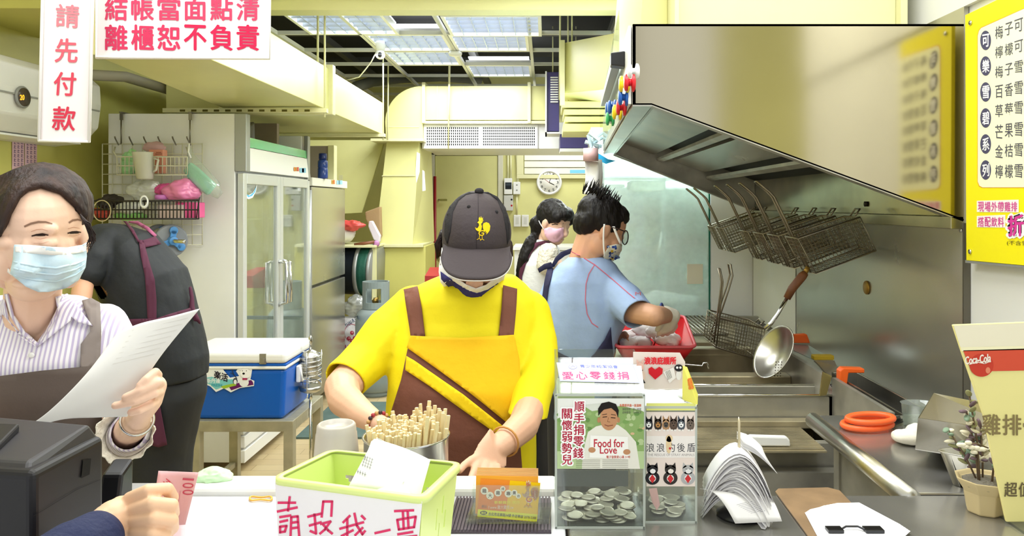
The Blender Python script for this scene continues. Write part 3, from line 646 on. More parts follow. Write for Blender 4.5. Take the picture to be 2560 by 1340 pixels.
# clutter on top of the display fridge
tag(one('cardboard_panel', mat('brown_board', '#8d7f6a', .7, var=.1), lambda b: b.box((X0+.3, 4.9, 1.72), (X1-.06, 4.94, 2.02))), 'brown board standing on top of the display fridge behind the green strip', 'board')
tag(one('black_bag', DARKP, lambda b: b.hexa([(X1-.10, 4.35, 1.72), (X1-.04, 4.35, 1.72), (X1-.04, 4.5, 1.72), (X1-.12, 4.5, 1.72), (X1-.08, 4.35, 1.97), (X1-.02, 4.36, 1.95), (X1-.05, 4.5, 1.99), (X1-.09, 4.5, 1.98)]), bevel=.01), 'black and grey folded bag on top of the display fridge', 'bag')
# ---- rack on the side panel
RY = 4.17
def rp(x, y, d=RY): return P(x, y, d)
t = thing('wire_rack', 'cream wire grid rack hung from the top of the display fridge side', 'rack', rp(380, 615))
WW = mat('cream_wire', '#d8d6bf', .4)
def gridp(b):
    for k in range(11):
        x = 256+k*25; b.tube([rp(x, 358 if x > 262 else 360), rp(x, 612)], .003, 5)
    for k in range(11):
        y = 360+k*25.2; b.tube([rp(256, y), rp(506, y)], .003, 5)
g_ = one('wire_grid', WW, gridp, t); g_['kind'] = 'stuff'
for x in (303, 475):
    one('over_door_hook', mat('steel_wire', '#8a8578', .35, .8), lambda b: (b.tube([rp(x, 360), rp(x, 300)], .004, 6), b.box(rp(x-4, 300), rp(x+4, 283)+V(0, .006, 0)), b.box(V(rp(x-4, 0).x, 4.165, 2.001), V(rp(x+4, 0).x, 4.25, 2.006))), t)
for k in range(6):
    x = 288+k*36; one('hook', mat('steel_wire', '#8a8578', .35, .8), lambda b: b.tube([rp(x+8, 362, 4.16), rp(x, 346, 4.07), rp(x-1, 342, 4.06)], .004, 6), t)
t1 = thing('wire_basket', 'small cream wire basket on the upper part of the rack', 'basket', rp(380, 437, 4.1))
def wb(b, x0, x1, y0, y1, dn, df_, nx, ny, r, dip=0):
    for k in range(nx+1):
        x = x0+(x1-x0)*k/nx; b.tube([rp(x, y0, dn), rp(x+(6 if k == 0 else -6 if k == nx else 0), y1, dn+.01)], r, 5); b.tube([rp(x, y1, dn+.01), rp(x, y1, df_)], r*.8, 4)
    for y in (y0, y1)+tuple(y0+(y1-y0)*(j+1)/(ny+1) for j in range(ny)):
        b.tube([rp(x0, y, df_), rp(x0, y, dn), rp(x1, y, dn), rp(x1, y, df_)], r*1.2, 5)
    for k in range(5):
        d = dn+(df_-dn)*k/5; b.tube([rp(x0, y0, d), rp(x0, y1, d)], r, 4); b.tube([rp(x1, y0, d), rp(x1, y1, d)], r, 4)
o = one('wire_cage', WW, lambda b: wb(b, 292, 468, 392, 437, 4.02, 4.155, 17, 1, .0028), t1); o['kind'] = 'stuff'
one('rim', WW, lambda b: b.tube([rp(288, 368, 4.15), rp(284, 380, 4.05), rp(292, 392, 4.02), rp(468, 392, 4.02), rp(470, 380, 4.1), rp(466, 368, 4.15)], .004, 6), t1)
t2 = thing('wire_basket', 'wide black wire basket full of bags below the cream one', 'basket', rp(360, 548, 4.1))
BW = mat('black_wire', '#2b2523', .4)
o = one('wire_cage', BW, lambda b: wb(b, 225, 497, 502, 547, 3.95, 4.155, 30, 1, .003), t2); o['kind'] = 'stuff'
one('rim', BW, lambda b: (b.tube([rp(222, 498, 4.15), rp(222, 502, 3.95), rp(360, 503, 3.94), rp(498, 500, 3.96), rp(499, 494, 4.15)], .005, 6), b.tube([rp(225, 547, 3.95), rp(490, 547, 3.95)], .005, 6)), t2)
# contents
def lumpy(name, c, r, m, label, cat, seed=0, amp=.25, sc=14, n=44, group=None, flat=None):
    b = MB(); b.ball((0, 0, 0), r, n, n-6)
    for i, v in enumerate(b.v):
        f = 1+amp*noise.noise(Vector((v.x*sc+seed, v.y*sc, v.z*sc)))+amp*.5*noise.noise(Vector((v.x*sc*2.3+seed, v.y*sc*2.3, v.z*sc*2.3)))-amp*.7*abs(noise.noise(Vector((v.x*sc*2.9, v.y*sc*2.9+seed, v.z*sc*4.0))))+amp*.2; b.v[i] = Vector(c)+v*f
    o = b.build(name, m); 
    if label: tag(o, label, cat, group)
    return o
BAGW = glass('clear_plastic_bag', '#eef0ea', .22, .12, haze=.45)
lumpy('green_bag', rp(328, 405, 4.09), (.05, .04, .07), mat('green_plastic_bag', '#a9dfa4', .35), 'pale green plastic bag in the cream basket', 'bag', 1, .35)
t = thing('plastic_jug', 'translucent plastic measuring jug hanging on the cream basket', 'jug', rp(365, 450, 3.98))
JUG = mat('frosted_plastic', '#d9d8c8', .35, alpha=.86)
one('body', JUG, lambda b: b.lathe(rp(363, 449, 3.98), [(.03, 0), (.041, .006), (.050, .14), (.053, .145), (.049, .14), (.04, .01)], 20, (-.10, 0, 1), capb=False), t)
one('handle', JUG, lambda b: b.tube([rp(385, 396, 3.98), rp(396, 400, 3.98), rp(390, 425, 3.98), rp(383, 430, 3.98)], .006, 8), t)
t = thing('carton', 'salmon pink paper carton standing in the cream basket', 'carton', rp(396, 432, 4.08))
one('box', mat('salmon_card', '#e39a80', .6), lambda b: b.box(rp(384, 434, 4.11), rp(407, 374, 4.06)), t, bevel=.002)
Print(rp(396, 380, 4.059), (0, -1, 0)).rect(390, 380, 403, 382, '#a5604a').rect(388, 384, 405, 386, '#a5604a').build('print', t)
lumpy('pink_cloth', rp(385, 368, 4.1), (.06, .02, .03), mat('dusty_pink_cloth', '#c9a3a6', .8), 'dusty pink cloth draped at the back of the cream basket', 'cloth', 3, .3)
# hanging clear bag with mint content
def hb(b):
    top = rp(470, 362, 4.05)
    secs = [(472, 362, 3), (478, 385, 9), (492, 410, 26), (505, 440, 40), (515, 465, 40), (520, 485, 26)]
    vs = []; n = 20
    for x, y, r in secs:
        c_ = rp(x, y, 4.05); rr = r*4.05/F
        for k in range(n):
            a = 2*math.pi*k/n; f = 1+.12*math.sin(5*a+y*.1); vs.append(c_+V(rr*math.cos(a)*f, .45*rr*math.sin(a)*f, -rr*.45*math.cos(a)))
    m = len(secs); b.add(vs, [(i*n+k, i*n+(k+1) % n, (i+1)*n+(k+1) % n, (i+1)*n+k) for i in range(m-1) for k in range(n)]+[tuple(range((m-1)*n, m*n))], True)
t = thing('plastic_bag', 'clear plastic bag with mint green content hanging on the last hook', 'bag', rp(515, 490, 4.05))
one('bag', glass('thin_clear_bag', '#f2f6f2', .12, .1, haze=.22), hb, t)
one('content', mat('mint_cloth', '#8fdcc4', .6, bump=.5, bs=30), lambda b: b.slab([rp(462, 428, 4.06), rp(480, 405, 4.06), rp(500, 420, 4.06), rp(545, 462, 4.06), (rp(523, 490, 4.06)), rp(480, 452, 4.06)], (0, -.03, 0)), t, bevel=.012, seg=3)
one('bag_handle', PLAS, lambda b: b.tube([rp(473, 358, 4.03), rp(471, 380, 4.03), rp(477, 395, 4.03)], .004, 6), t)
# contents of the black basket
lumpy('pink_bag', rp(452, 476, 4.02), (.085, .06, .055), mat('pink_plastic_bag', '#ee86bb', .3, coat=.3), 'bright pink plastic bag bulging over the black basket', 'bag', 5, .3, 12)
lumpy('pink_bag', rp(412, 472, 4.06), (.05, .05, .035), mat('deep_pink_bag', '#e0559c', .3), 'small deep pink bag left of the big pink bag', 'bag', 8, .35, 14)
tag(one('tape_roll', mat('orchid_tape', '#d67fce', .4), lambda b: b.lathe(rp(404, 499, 4.0), [(.016, 0), (.033, 0), (.033, .025), (.016, .025)], 20, (0, 0, 1), capa=False, capb=False)), 'orchid coloured round lid in the black basket', 'lid')
one_ = one('pink_packet', mat('hot_pink_packet', '#ef5f9f', .4), lambda b: b.box(rp(460, 544, 4.12), rp(492, 506, 4.02)), bevel=.006); tag(one_, 'hot pink packet at the far end of the black basket', 'packet')
one_ = one('tissue_box', mat('pale_pink_box', '#f0d9d4', .5), lambda b: b.box(rp(422, 545, 4.12), rp(458, 512, 4.0)), bevel=.003); tag(one_, 'pale box in front of the pink packet in the black basket', 'box')
lumpy('clear_bag', rp(360, 478, 4.06), (.075, .05, .06), BAGW, 'crumpled clear plastic bag rising from the black basket', 'bag', 11, .4, 12)
lumpy('clear_bag', rp(325, 520, 4.06), (.07, .06, .035), mat('white_film', '#e3e4dd', .3), 'white plastic bag low in the middle of the black basket', 'bag', 14, .4, 14)
lumpy('green_bag', rp(330, 540, 4.06), (.08, .05, .022), mat('lime_bag', '#9edc84', .4), 'lime green bag at the bottom of the black basket', 'bag', 17, .3, 14)
lumpy('red_bundle', rp(250, 535, 4.06), (.05, .05, .028), mat('red_cloth', '#c44a38', .6), 'red bundle at the near end of the black basket', 'bundle', 21, .4, 16)
lumpy('dark_bundle', rp(276, 505, 4.08), (.06, .05, .035), mat('dark_cloth', '#3b332c', .7), 'dark bundle of cords in the black basket', 'bundle', 23, .5, 16)
tag(one('tape_loop', PLAS, lambda b: b.lathe(rp(362, 507, 3.93), [(.014, 0), (.02, 0), (.02, .03), (.014, .03)], 20, (.35, -1, .25), capa=False, capb=False, squash=(1, 1.7))), 'white oval strap loop hanging on the black basket', 'loop')
tag(one('string_loop', mat('jute_string', '#c9bc92', .8), lambda b: b.tube([rp(255+22*math.cos(a), 527+26*math.sin(a), 3.93) for a in [k*math.pi/12 for k in range(24)]], .003, 5, closed=True)), 'loop of pale string hanging at the near end of the black basket', 'string')
# film sealing reel on the wall of the fridge
t = thing('sealing_reel', 'grey reel on an axle with blue three-lobed clamp knobs', 'reel', rp(430, 645, 3.95))
ax0, ax1 = rp(395, 600, 4.12), rp(460, 604, 3.88); axd = (ax1-ax0).normalized()
one('axle', CHROME, lambda b: b.tube([ax0, ax1], .010, 10), t)
one('film_roll', mat('film_white', '#d9d8cf', .4), lambda b: b.lathe(ax0+axd*.06, [(.068, 0), (.068, .10)], 28, axd), t)
one('reel_disc', GREYP, lambda b: b.lathe(ax0+axd*.165, [(.080, 0), (.086, .004), (.086, .020), (.078, .026)], 32, axd), t, bevel=.002)
one('reel_disc', GREYP, lambda b: b.lathe(ax0+axd*.01, [(.080, 0), (.086, .004), (.086, .020), (.078, .026)], 32, axd), t, bevel=.002)
BL = mat('blue_plastic', '#4f8cc9', .35)
u_, w__ = frame_axes(axd)
for off_ in (.192, .037):
    def kn(b):
        c_ = ax0+axd*off_; b.lathe(c_, [(.026, 0), (.022, .03)], 16, axd)
        for k in range(3):
            a = 2*math.pi*k/3+.4; e = c_+(u_*math.cos(a)+w__*math.sin(a))*.055
            b.obox((c_+e)/2+axd*.007, (e-c_)/2, ((e-c_).cross(axd)).normalized()*.015, axd*.007); b.lathe(e, [(.021, 0), (.021, .014)], 14, axd)
    one('clamp_knob', BL, kn, t, bevel=.002)
tag(one('blue_label', mat('violet_label', '#5556b4', .5), lambda b: b.box(rp(424, 680, 4.19), rp(442, 655, 4.195))), 'small violet blue label on the white fridge side', 'label')
# ================================================================ steel two door fridge
SX, SY0, SY1 = -1.675, 5.42, 6.34
ft = thing('steel_fridge', 'tall two-door stainless steel fridge beside the display fridge', 'fridge', (-2.0, 5.9, 0))
one('cabinet', mat('fridge_grey', '#9a9c99', .35, .7), lambda b: b.box((-2.42, SY0, .05), (SX-.045, SY1, 1.60)), ft, bevel=.004)
for z0, z1 in ((.08, .895), (.915, 1.625)):
    one('door', STEELM, lambda b: b.box((SX-.045, SY0+.02, z0), (SX, SY1-.005, z1)), ft, bevel=.006)
one('door_edge', ALU, lambda b: b.tube([(SX-.02, SY0+.01, .1), (SX-.02, SY0+.01, 1.6)], .022, 12), ft)
one('top_panel', mat('cream_top', '#ebe9dc', .4), lambda b: b.box((-2.42, SY0+.0, 1.63), (SX+.01, SY1+.03, 1.69)), ft, bevel=.004)
one('lock', CHROME, lambda b: b.lathe((SX, SY0+.1, .2), [(.012, 0), (.01, .02)], 12, (1, 0, 0)), ft)
Print((SX+.012, 0, 0), (1, 0, 0)).rect(829, 450, 832, 460, '#d9a03a').rect(833, 450, 837, 460, '#e07a3a').rect(842, 451, 856, 461, '#9fd0e2').rect(846, 451, 850, 461, '#4a9ac0').build('stickers', ft)
t = thing('blue_bottle', 'dark blue plastic bottle standing on the steel fridge', 'bottle', P(807, 440, 5.7))
bb = P(807, 440, 5.7); bb.z = 1.69; BLU = mat('blue_bottle_plastic', '#1e3f8c', .25, coat=.3)
one('body', BLU, lambda b: b.lathe(bb, [(.034, 0), (.038, .01), (.038, .075), (.034, .08), (.037, .085), (.037, .13), (.026, .145)], 20), t)
one('cap', mat('navy_cap', '#14296b', .35), lambda b: b.lathe(bb+V(0, 0, .145), [(.028, 0), (.03, .005), (.03, .04), (.026, .045)], 20), t)
t = thing('machine_cover', 'grey-brown cover panel with cream edge standing on the steel fridge', 'panel', (-1.95, 6.2, 1.69))
one('panel', mat('taupe_panel', '#a0958a', .5), lambda b: b.box((-2.3, 6.15, 1.69), (-1.76, 6.2, 1.97)), t)
one('edge', YELP, lambda b: b.box((-1.76, 6.13, 1.69), (-1.71, 6.22, 1.975)), t, bevel=.003)
Print((0, 6.149, 0), (0, -1, 0)).poly([(818, 402), (826, 403), (827, 415), (819, 413)], '#d9b07a').build('tape', t)
tag(one('white_sheet', PLAS, lambda b: b.slab([(-1.72, 5.55, 1.69), (-1.70, 5.44, 1.69), (-1.70, 5.44, 1.93), (-1.71, 5.46, 1.93)], (-.005, .0, 0))), 'white plastic sheet propped on the steel fridge next to the header', 'sheet')
# ================================================================ things in the gap by the shaft
GZ = SZ
lumpy('white_sack', V(-1.86, 6.75, GZ+.09), (.17, .12, .09), mat('white_sack_plastic', '#e9e6e0', .5), 'white knotted plastic sack on the cream shelf', 'sack', 31, .25, 7)
lumpy('red_bag', V(-1.70, 6.66, GZ+.17), (.10, .06, .045), mat('red_plastic_bag', '#e2564e', .35), 'red plastic bag lying on the white sack', 'bag', 33, .4, 12)
tag(one('brown_paper_bag', mat('kraft_paper', '#a98c62', .8, bump=.3, bs=20), lambda b: b.slab([P(912, 530, 6.8), P(950, 516, 6.8), P(952, 590, 6.8), P(946, 605, 6.8), P(930, 580, 6.8), P(914, 548, 6.8)], (0, .08, 0)), bevel=.01), 'folded brown paper bag leaning against the shaft on the shelf', 'paper bag')
tag(one('printed_bag', mat('white_printed_bag', '#e4dbe2', .5), lambda b: b.slab([P(922, 553, 6.7), P(930, 552, 6.7), P(950, 590, 6.7), P(948, 606, 6.7), P(934, 600, 6.7), P(920, 566, 6.7)], (0, .06, 0)), bevel=.008), 'small white printed bag in front of the brown bag', 'bag')
tag(one('purple_jar', mat('mauve_plastic', '#b77cab', .4), lambda b: b.lathe(P(941, 604, 6.62)+V(0, 0, -.02), [(.025, 0), (.028, .01), (.028, .05), (.018, .06)], 16, (.2, -1, .1))), 'mauve plastic tub lying at the end of the shelf', 'tub')
tag(one('rolling_pin', mat('dark_wood', '#7d4a2c', .5), lambda b: b.tube([P(886, 612, 6.55), P(935, 605, 6.55)], .014, 10)), 'brown wooden stick lying along the shelf edge', 'stick')
# blower
t = thing('extractor_fan', 'large dark blue cylindrical fan housing with a green fabric collar under the shelf', 'fan', P(905, 730, 6.4))
bc = P(862, 675, 6.6)
one('housing', mat('navy_housing', '#3c4658', .4, .3), lambda b: b.lathe(bc+V(-.15, .15, 0), [(.20, 0), (.22, .01), (.22, .26), (.235, .265), (.235, .285)], 36, (1, -.10, -.03)), t)
one('steel_ring', ALU, lambda b: b.lathe(bc+V(.115, .12, -.005), [(.24, 0), (.245, .005), (.245, .03), (.24, .035)], 36, (1, -.10, -.03)), t)
one('green_collar', mat('green_canvas', '#1f5a48', .5, bump=.8, bs=14), lambda b: b.lathe(bc+V(.15, .115, -.007), [(.235, 0), (.228, .03), (.232, .06), (.235, .09)], 36, (1, -.10, -.03)), t)
one('steel_ring', ALU, lambda b: b.lathe(bc+V(.235, .105, -.01), [(.24, 0), (.245, .005), (.245, .02), (.24, .03)], 36, (1, -.10, -.03)), t)
one('support_leg', mat('navy_housing', '#3c4658', .4, .3), lambda b: (b.box((bc.x-.15, 6.68, 0), (bc.x-.11, 6.72, bc.z-.19)), b.box((bc.x+.08, 6.68, 0), (bc.x+.12, 6.72, bc.z-.21)), b.box((bc.x-.15, 6.85, 0), (bc.x-.11, 6.89, bc.z-.19)), b.box((bc.x+.08, 6.85, 0), (bc.x+.12, 6.89, bc.z-.21))), t)
# gas cylinder
t = thing('gas_cylinder', 'grey steel gas cylinder with a collar guard behind the yellow-shirted worker', 'gas cylinder', (-1.41, 6.3, 0))
gx = P(940, 700, 6.0); gb = V(gx.x, 6.0, 0); GC = mat('grey_cylinder_paint', '#8b9796', .45, var=.08, vs=4)
one('tank', GC, lambda b: b.lathe(gb, [(.10, .02), (.15, .05), (.16, .12), (.16, .56), (.15, .63), (.12, .67), (.05, .69)], 32), t)
def collar(b):
    n = 26
    for k in range(n):
        a0, a1 = 2*math.pi*k/n, 2*math.pi*(k+1)/n; am = (a0+a1)/2
        lo, hi = .68, .89; c1 = lambda a, r, z: gb+V(r*math.cos(a), r*math.sin(a), z)
        front = math.sin(am) < -.75
        segs = [(lo, .73), (.84, hi)] if (front or math.sin(am) > .75) else [(lo, hi)]
        for (za_, zb_) in segs: b.hexa([c1(a0, .105, za_), c1(a0, .095, za_), c1(a1, .095, za_), c1(a1, .105, za_), c1(a0, .105, zb_), c1(a0, .095, zb_), c1(a1, .095, zb_), c1(a1, .105, zb_)])
one('collar_guard', GC, collar, t)
one('valve', mat('brass', '#a08040', .35, .9), lambda b: (b.lathe(gb+V(0, 0, .69), [(.02, 0), (.02, .07)], 12), b.lathe(gb+V(0, -.02, .74), [(.02, 0), (.02, .03)], 12, (0, -1, 0))), t)
one('foot_ring', GC, lambda b: b.lathe(gb, [(.12, 0), (.12, .04)], 28), t)

# rice sacks
t = thing('rice_sack', 'white woven rice sack with red rose print beside the steel fridge', 'sack', (-1.62, 6.5, 0))
RS = Blob(); RS.loft([(V(-1.64, 6.52, .0), V(.14, 0, 0), V(0, .12, 0)), (V(-1.64, 6.52, .2), V(.15, 0, 0), V(0, .13, 0)), (V(-1.63, 6.52, .42), V(.15, 0, 0), V(0, .12, 0)), (V(-1.63, 6.52, .53), V(.12, 0, 0), V(0, .07, 0))])
sk = RS.build('sack_body', mat('woven_sack', '#e9e5e4', .6, bump=.2, bs=80), t, .012, 3, .006, 9)
bvs = bvh_of([sk]); pr = Print(bvh=bvs, base=.003)
pr.text('THAI-RICE', ((861, 812), (893, 788), (897, 797), (866, 820)), '#56687e', 0, .01)
for k in range(16): a = math.pi*2*k/16; a2 = a+.4; pr.line([(879+18*math.cos(a), 832+22*math.sin(a)), (879+18*math.cos(a2), 832+22*math.sin(a2))], 1.5, '#c8707c')
for (x, y) in ((872, 846), (880, 832), (887, 845), (880, 852)):
    pr.ell(x, y, 5, 5, '#b4334a', 1).ell(x+1, y-1, 2.5, 2.5, '#e0909a', 2)
pr.text('RICE', (858, 862, 895, 872), '#c04058'); pr.build('sack_print', t)
lumpy('clear_wrap', V(-1.62, 6.53, .63), (.13, .09, .09), BAGW, 'crumpled clear plastic on top of the rice sack', 'plastic wrap', 41, .35, 9)
tag(one('red_bin', mat('red_crate', '#a32828', .5), lambda b: b.hexa([P(1062, 720, 6.2), P(1105, 720, 6.2), P(1105, 720, 6.5), P(1062, 720, 6.5), P(1062, 690, 6.2), P(1108, 690, 6.2), P(1100, 668, 6.5), P(1075, 668, 6.5)])), 'red plastic crate at the foot of the yellow shaft', 'crate')
one('crate_stand', YEL, lambda b: b.box((P(1062, 0, 6.2).x, 6.2, 0), (P(1105, 0, 6.2).x, 6.5, P(0, 720, 6.2).z)))['kind'] = 'structure'
# green rubber mat on the floor
MATG = mat('green_rubber', '#41564f', .7, var=.3, vs=6, dirt='#5d726c')
tag(one('floor_mat', MATG, lambda b: b.box((-1.60, 4.85, .0), (-.3, 5.72, .012))), 'dark green floor mat behind the counter', 'mat')
# ================================================================ blue cooler on its steel stand
CY0, CY1 = 3.5, 3.9
t = thing('steel_stand', 'low square-legged grey steel stand carrying the blue cooler', 'stand', (-1.4, 3.7, 0))
SX0, SX1 = -1.64, -1.165; STZ = .50
SSM = mat('dirty_steel_frame', '#b3ad95', .45, .5, var=.25, vs=9)
def leg(X, Y): return lambda b: b.box((X, Y, 0), (X+.045, Y+.045, STZ-.045))
for X in (SX0, SX1-.045):
    for Y in (CY0, CY1+.03): one('leg', SSM, leg(X, Y), t, bevel=.003)
one('top_frame', SSM, lambda b: (b.box((SX0, CY0, STZ-.05), (SX1, CY0+.045, STZ)), b.box((SX0, CY1+.03, STZ-.05), (SX1, CY1+.075, STZ)), b.box((SX0, CY0+.045, STZ-.05), (SX0+.045, CY1+.03, STZ)), b.box((SX1-.045, CY0+.045, STZ-.05), (SX1, CY1+.03, STZ))), t, bevel=.003)
one('top_plate', mat('stand_top', '#c9c9c0', .4, .6), lambda b: b.box((SX0+.04, CY0+.04, STZ-.012), (SX1-.04, CY1+.035, STZ-.004)), t)
one('stretcher', SSM, lambda b: (b.box((SX0+.01, CY0+.045, .14), (SX0+.035, CY1+.03, .165)), b.box((SX1-.035, CY0+.045, .14), (SX1-.01, CY1+.03, .165)), b.box((SX0+.035, 3.70, .14), (SX1-.035, 3.725, .165))), t)
t = thing('cooler', 'blue ice cooler with a white lid, metal latch and polar bear sticker', 'cooler', (-1.45, 3.7, STZ))
KX0, KX1 = -1.70, -1.205
BC = mat('blue_cooler', '#0d5fc4', .35, spec=.4)
one('body', BC, lambda b: b.hexa([(KX0+.015, CY0+.03, STZ), (KX1-.015, CY0+.03, STZ), (KX1-.015, CY1-.01, STZ), (KX0+.015, CY1-.01, STZ), (KX0, CY0+.015, .735), (KX1, CY0+.015, .735), (KX1, CY1, .735), (KX0, CY1, .735)]), t, bevel=.02, seg=4)
one('rim_band', PLAS, lambda b: b.box((KX0-.004, CY0+.010, .735), (KX1+.004, CY1+.004, .750)), t, bevel=.005)
one('blue_band', BC, lambda b: b.box((KX0-.003, CY0+.012, .750), (KX1+.003, CY1+.004, .762)), t, bevel=.004)
one('lid', mat('cooler_lid_white', '#f4f4f2', .3), lambda b: b.box((KX0-.006, CY0+.006, .762), (KX1+.006, CY1+.006, .815)), t, bevel=.018, seg=4)
lt = one('latch', mat('latch_metal', '#a9a49a', .3, .8), lambda b: (b.box(P(648, 911, 3.505), P(668, 883, 3.52)), b.box(P(652, 908, 3.495), P(664, 895, 3.51))), t, bevel=.002)
one('side_handle', PLAS, lambda b: (b.box((KX1, 3.66, .64), (KX1+.02, 3.78, .72))), t, bevel=.005)
one('handle_bail', PLAS, lambda b: b.tube([(KX1+.02, 3.665, .715), (KX1+.028, 3.665, .65), (KX1+.028, 3.775, .65), (KX1+.02, 3.775, .715)], .006, 8), t)
pr = Print((0, CY0+.013, 0), (0, -1, 0), off=.0007)
W_ = '#f6f8f8'
pr.poly([(516, 925), (535, 921), (556, 922), (575, 944), (598, 940), (590, 928), (600, 916), (608, 916), (622, 916), (631, 920), (628, 940), (626, 948), (636, 952), (635, 965), (600, 970), (577, 981), (560, 971), (540, 980), (526, 966), (516, 962)], W_)
pr.poly([(516, 944), (530, 942), (548, 950), (580, 948), (594, 952), (588, 964), (560, 966), (540, 974), (526, 962), (516, 958)], '#7fcdd0', 1)
pr.text('楽活', ((536, 926), (570, 936), (569, 955), (535, 945)), '#2a2430', 2, .02)
pr.text('斯丹達', (516, 946, 550, 958), '#e9f4f4', 2, .02)
pr.text('FRESH', (529, 960, 555, 966), '#3aa0b4', 2, .02)
pr.poly([(572, 966), (600, 956), (628, 950), (632, 955), (634, 962), (600, 968), (578, 976)], '#6a1f64', 1)
pr.poly([(551, 966), (568, 962), (592, 957), (590, 964), (572, 968), (560, 972)], '#a4c83a', 2)
pr.ell(614, 933, 14, 13, '#fbfbfb', 3).ell(601, 922, 4, 4, '#f4f4f4', 3).ell(625, 921, 4, 4, '#f4f4f4', 3).ell(609, 934, 3.2, 2.6, '#222222', 4).ell(606, 927, 1.1, 1.1, '#222222', 4).ell(616, 927, 1.1, 1.1, '#222222', 4)
pr.ell(610, 956, 12, 11, '#f4f6f6', 2).rect(606, 945, 618, 950, '#b03a62', 4)
pr.ell(588, 953, 6, 8, '#3c4252', 3).ell(588, 955, 4, 6, '#f2f2f2', 4)
pr.line([(592, 946), (584, 936), (580, 924)], 2, '#333a44', 3).line([(584, 936), (576, 932)], 1.5, '#333a44', 3)
pr.build('sticker', t)
# spiral rack with steel bowls hanging on the aisle side of the fridge
t = thing('spiral_bowl_rack', 'chrome spiral wire rack with steel bowls beside the cooler', 'rack', P(767, 980, 3.75))
rc = P(776, 950, 3.74)
sp = []
for k in range(130): 
    a = k*2*math.pi/20; sp.append(rc+V(.052*math.cos(a), .052*math.sin(a), -.015+k*.00115))
one('spiral_wire', CHROME, lambda b: b.tube(sp, .003, 6), t)
for k in range(3):
    a = k*2.1+.5; one('upright_wire', CHROME, lambda b: b.tube([rc+V(.054*math.cos(a), .054*math.sin(a), -.05), rc+V(.054*math.cos(a), .054*math.sin(a), .145)], .0025, 6), t)
one('steel_bowl', STEEL, lambda b: b.lathe(rc+V(0, 0, .02), [(.03, 0), (.045, .02), (.046, .10), (.03, .12), (.01, .13)], 24), t)
one('base_dish', STEEL, lambda b: b.lathe(rc+V(0, 0, -.05), [(.03, -.01), (.05, 0), (.053, .02), (.045, .022)], 24), t)
one('knob', CHROME, lambda b: (b.lathe(rc+V(0, 0, .15), [(.006, 0), (.006, .03), (.011, .04), (.009, .06), (.003, .07)], 14), b.lathe(rc+V(0, 0, -.10), [(.004, 0), (.01, .01), (.01, .03), (.004, .04)], 14)), t)
one('stand_pole', CHROME, lambda b: b.tube([V(rc.x, rc.y, 0), V(rc.x, rc.y, rc.z-.09)], .006, 8), t)
one('stand_foot', STEEL, lambda b: b.lathe((rc.x, rc.y, 0), [(.08, 0), (.08, .008), (.01, .014)], 24), t)
# ================================================================ right wall: steel cladding, hood, menu board
RX = 1.1
st('trim_4', STEELM, lambda b: b.box((RX, 2.0, .80), (RX+.012, 4.06, 2.02)))       # polished cladding behind the fryers
st('trim_5', mat('cladding_edge', '#6f6b60', .4, .8), lambda b: b.box((RX-.004, 1.994, .80), (RX+.014, 2.0, 1.45)))
BOL = mat('brass_disc', '#b08a3c', .4, .6)
tag(one('wall_disc', BOL, lambda b: b.lathe(PX(2168, 719, RX), [(.022, 0), (.024, .003), (.022, .006), (.005, .007)], 20, (-1, 0, 0))), 'small brass disc fixed to the steel wall below the baskets', 'disc')
for x, y, l in ((2405, 575, 'small steel screw by the corner of the yellow menu board'),):
    tag(one('wall_screw', CHROME, lambda b: b.lathe(PX(x, y, RX)+V(0, 0, 0), [(.006, 0), (.006, .005)], 10, (-1, 0, 0))), l, 'screw')
# range hood
HY0, HY1 = 2.0, 3.95
t = thing('range_hood', 'large stainless steel range hood with a sloping underside above the fryers', 'range hood', (.7, 3, 1.5))
def hs(x, y, d): return P(x, y, d)
zt = CZ+450*2/F; zl = CZ+248*2/F
XL0, XL1 = .228, .30                     # aisle edge near and far
zw = CZ-.044
def side(y, x0):
    return [(x0, zt), (RX, zt), (RX, zw), (x0+.05, zl), (x0, zl)]
one('near_side_panel', mat('hood_panel_steel', '#b9b095', .12, 1, var=.05, vs=2), lambda b: b.slab([(x, HY0, z) for x, z in side(HY0, XL0)], (0, .008, 0)), t)
one('far_side_panel', STEELD, lambda b: b.slab([(x, HY1, z) for x, z in side(HY1, XL1)], (0, .008, 0)), t)
one('front_panel', PLAS if False else STEEL, lambda b: b.hexa([(XL0, HY0, zl), (XL0+.008, HY0, zl), (XL1+.008, HY1, zl), (XL1, HY1, zl), (XL0, HY0, zt), (XL0+.008, HY0, zt), (XL1+.008, HY1, zt), (XL1, HY1, zt)]), t)
one('top_panel', STEELD, lambda b: b.hexa([(XL0, HY0, zt-.006), (RX, HY0, zt-.006), (RX, HY1, zt-.006), (XL1, HY1, zt-.006), (XL0, HY0, zt), (RX, HY0, zt), (RX, HY1, zt), (XL1, HY1, zt)]), t)
one('front_lip', STEEL, lambda b: b.hexa([(XL0, HY0, zl-.004), (XL0+.05, HY0, zl-.004), (XL1+.05, HY1, zl-.004), (XL1, HY1, zl-.004), (XL0, HY0, zl+.004), (XL0+.05, HY0, zl+.004), (XL1+.05, HY1, zl+.004), (XL1, HY1, zl+.004)]), t)
def slope(x):  # underside height on the slanted plane, recessed
    return zl+(zw-zl)*(x-XL0-.05)/(RX-XL0-.05)
def under(b, xa, xb, y0, y1, up=.0, th=.01):
    b.hexa([(xa, y0, slope(xa)+up), (xb, y0, slope(xb)+up), (xb, y1, slope(xb)+up), (xa, y1, slope(xa)+up), (xa, y0, slope(xa)+up+th), (xb, y0, slope(xb)+up+th), (xb, y1, slope(xb)+up+th), (xa, y1, slope(xa)+up+th)])
DK = mat('hood_inside_steel', '#958c7b', .3, 1, var=.4, vs=5)
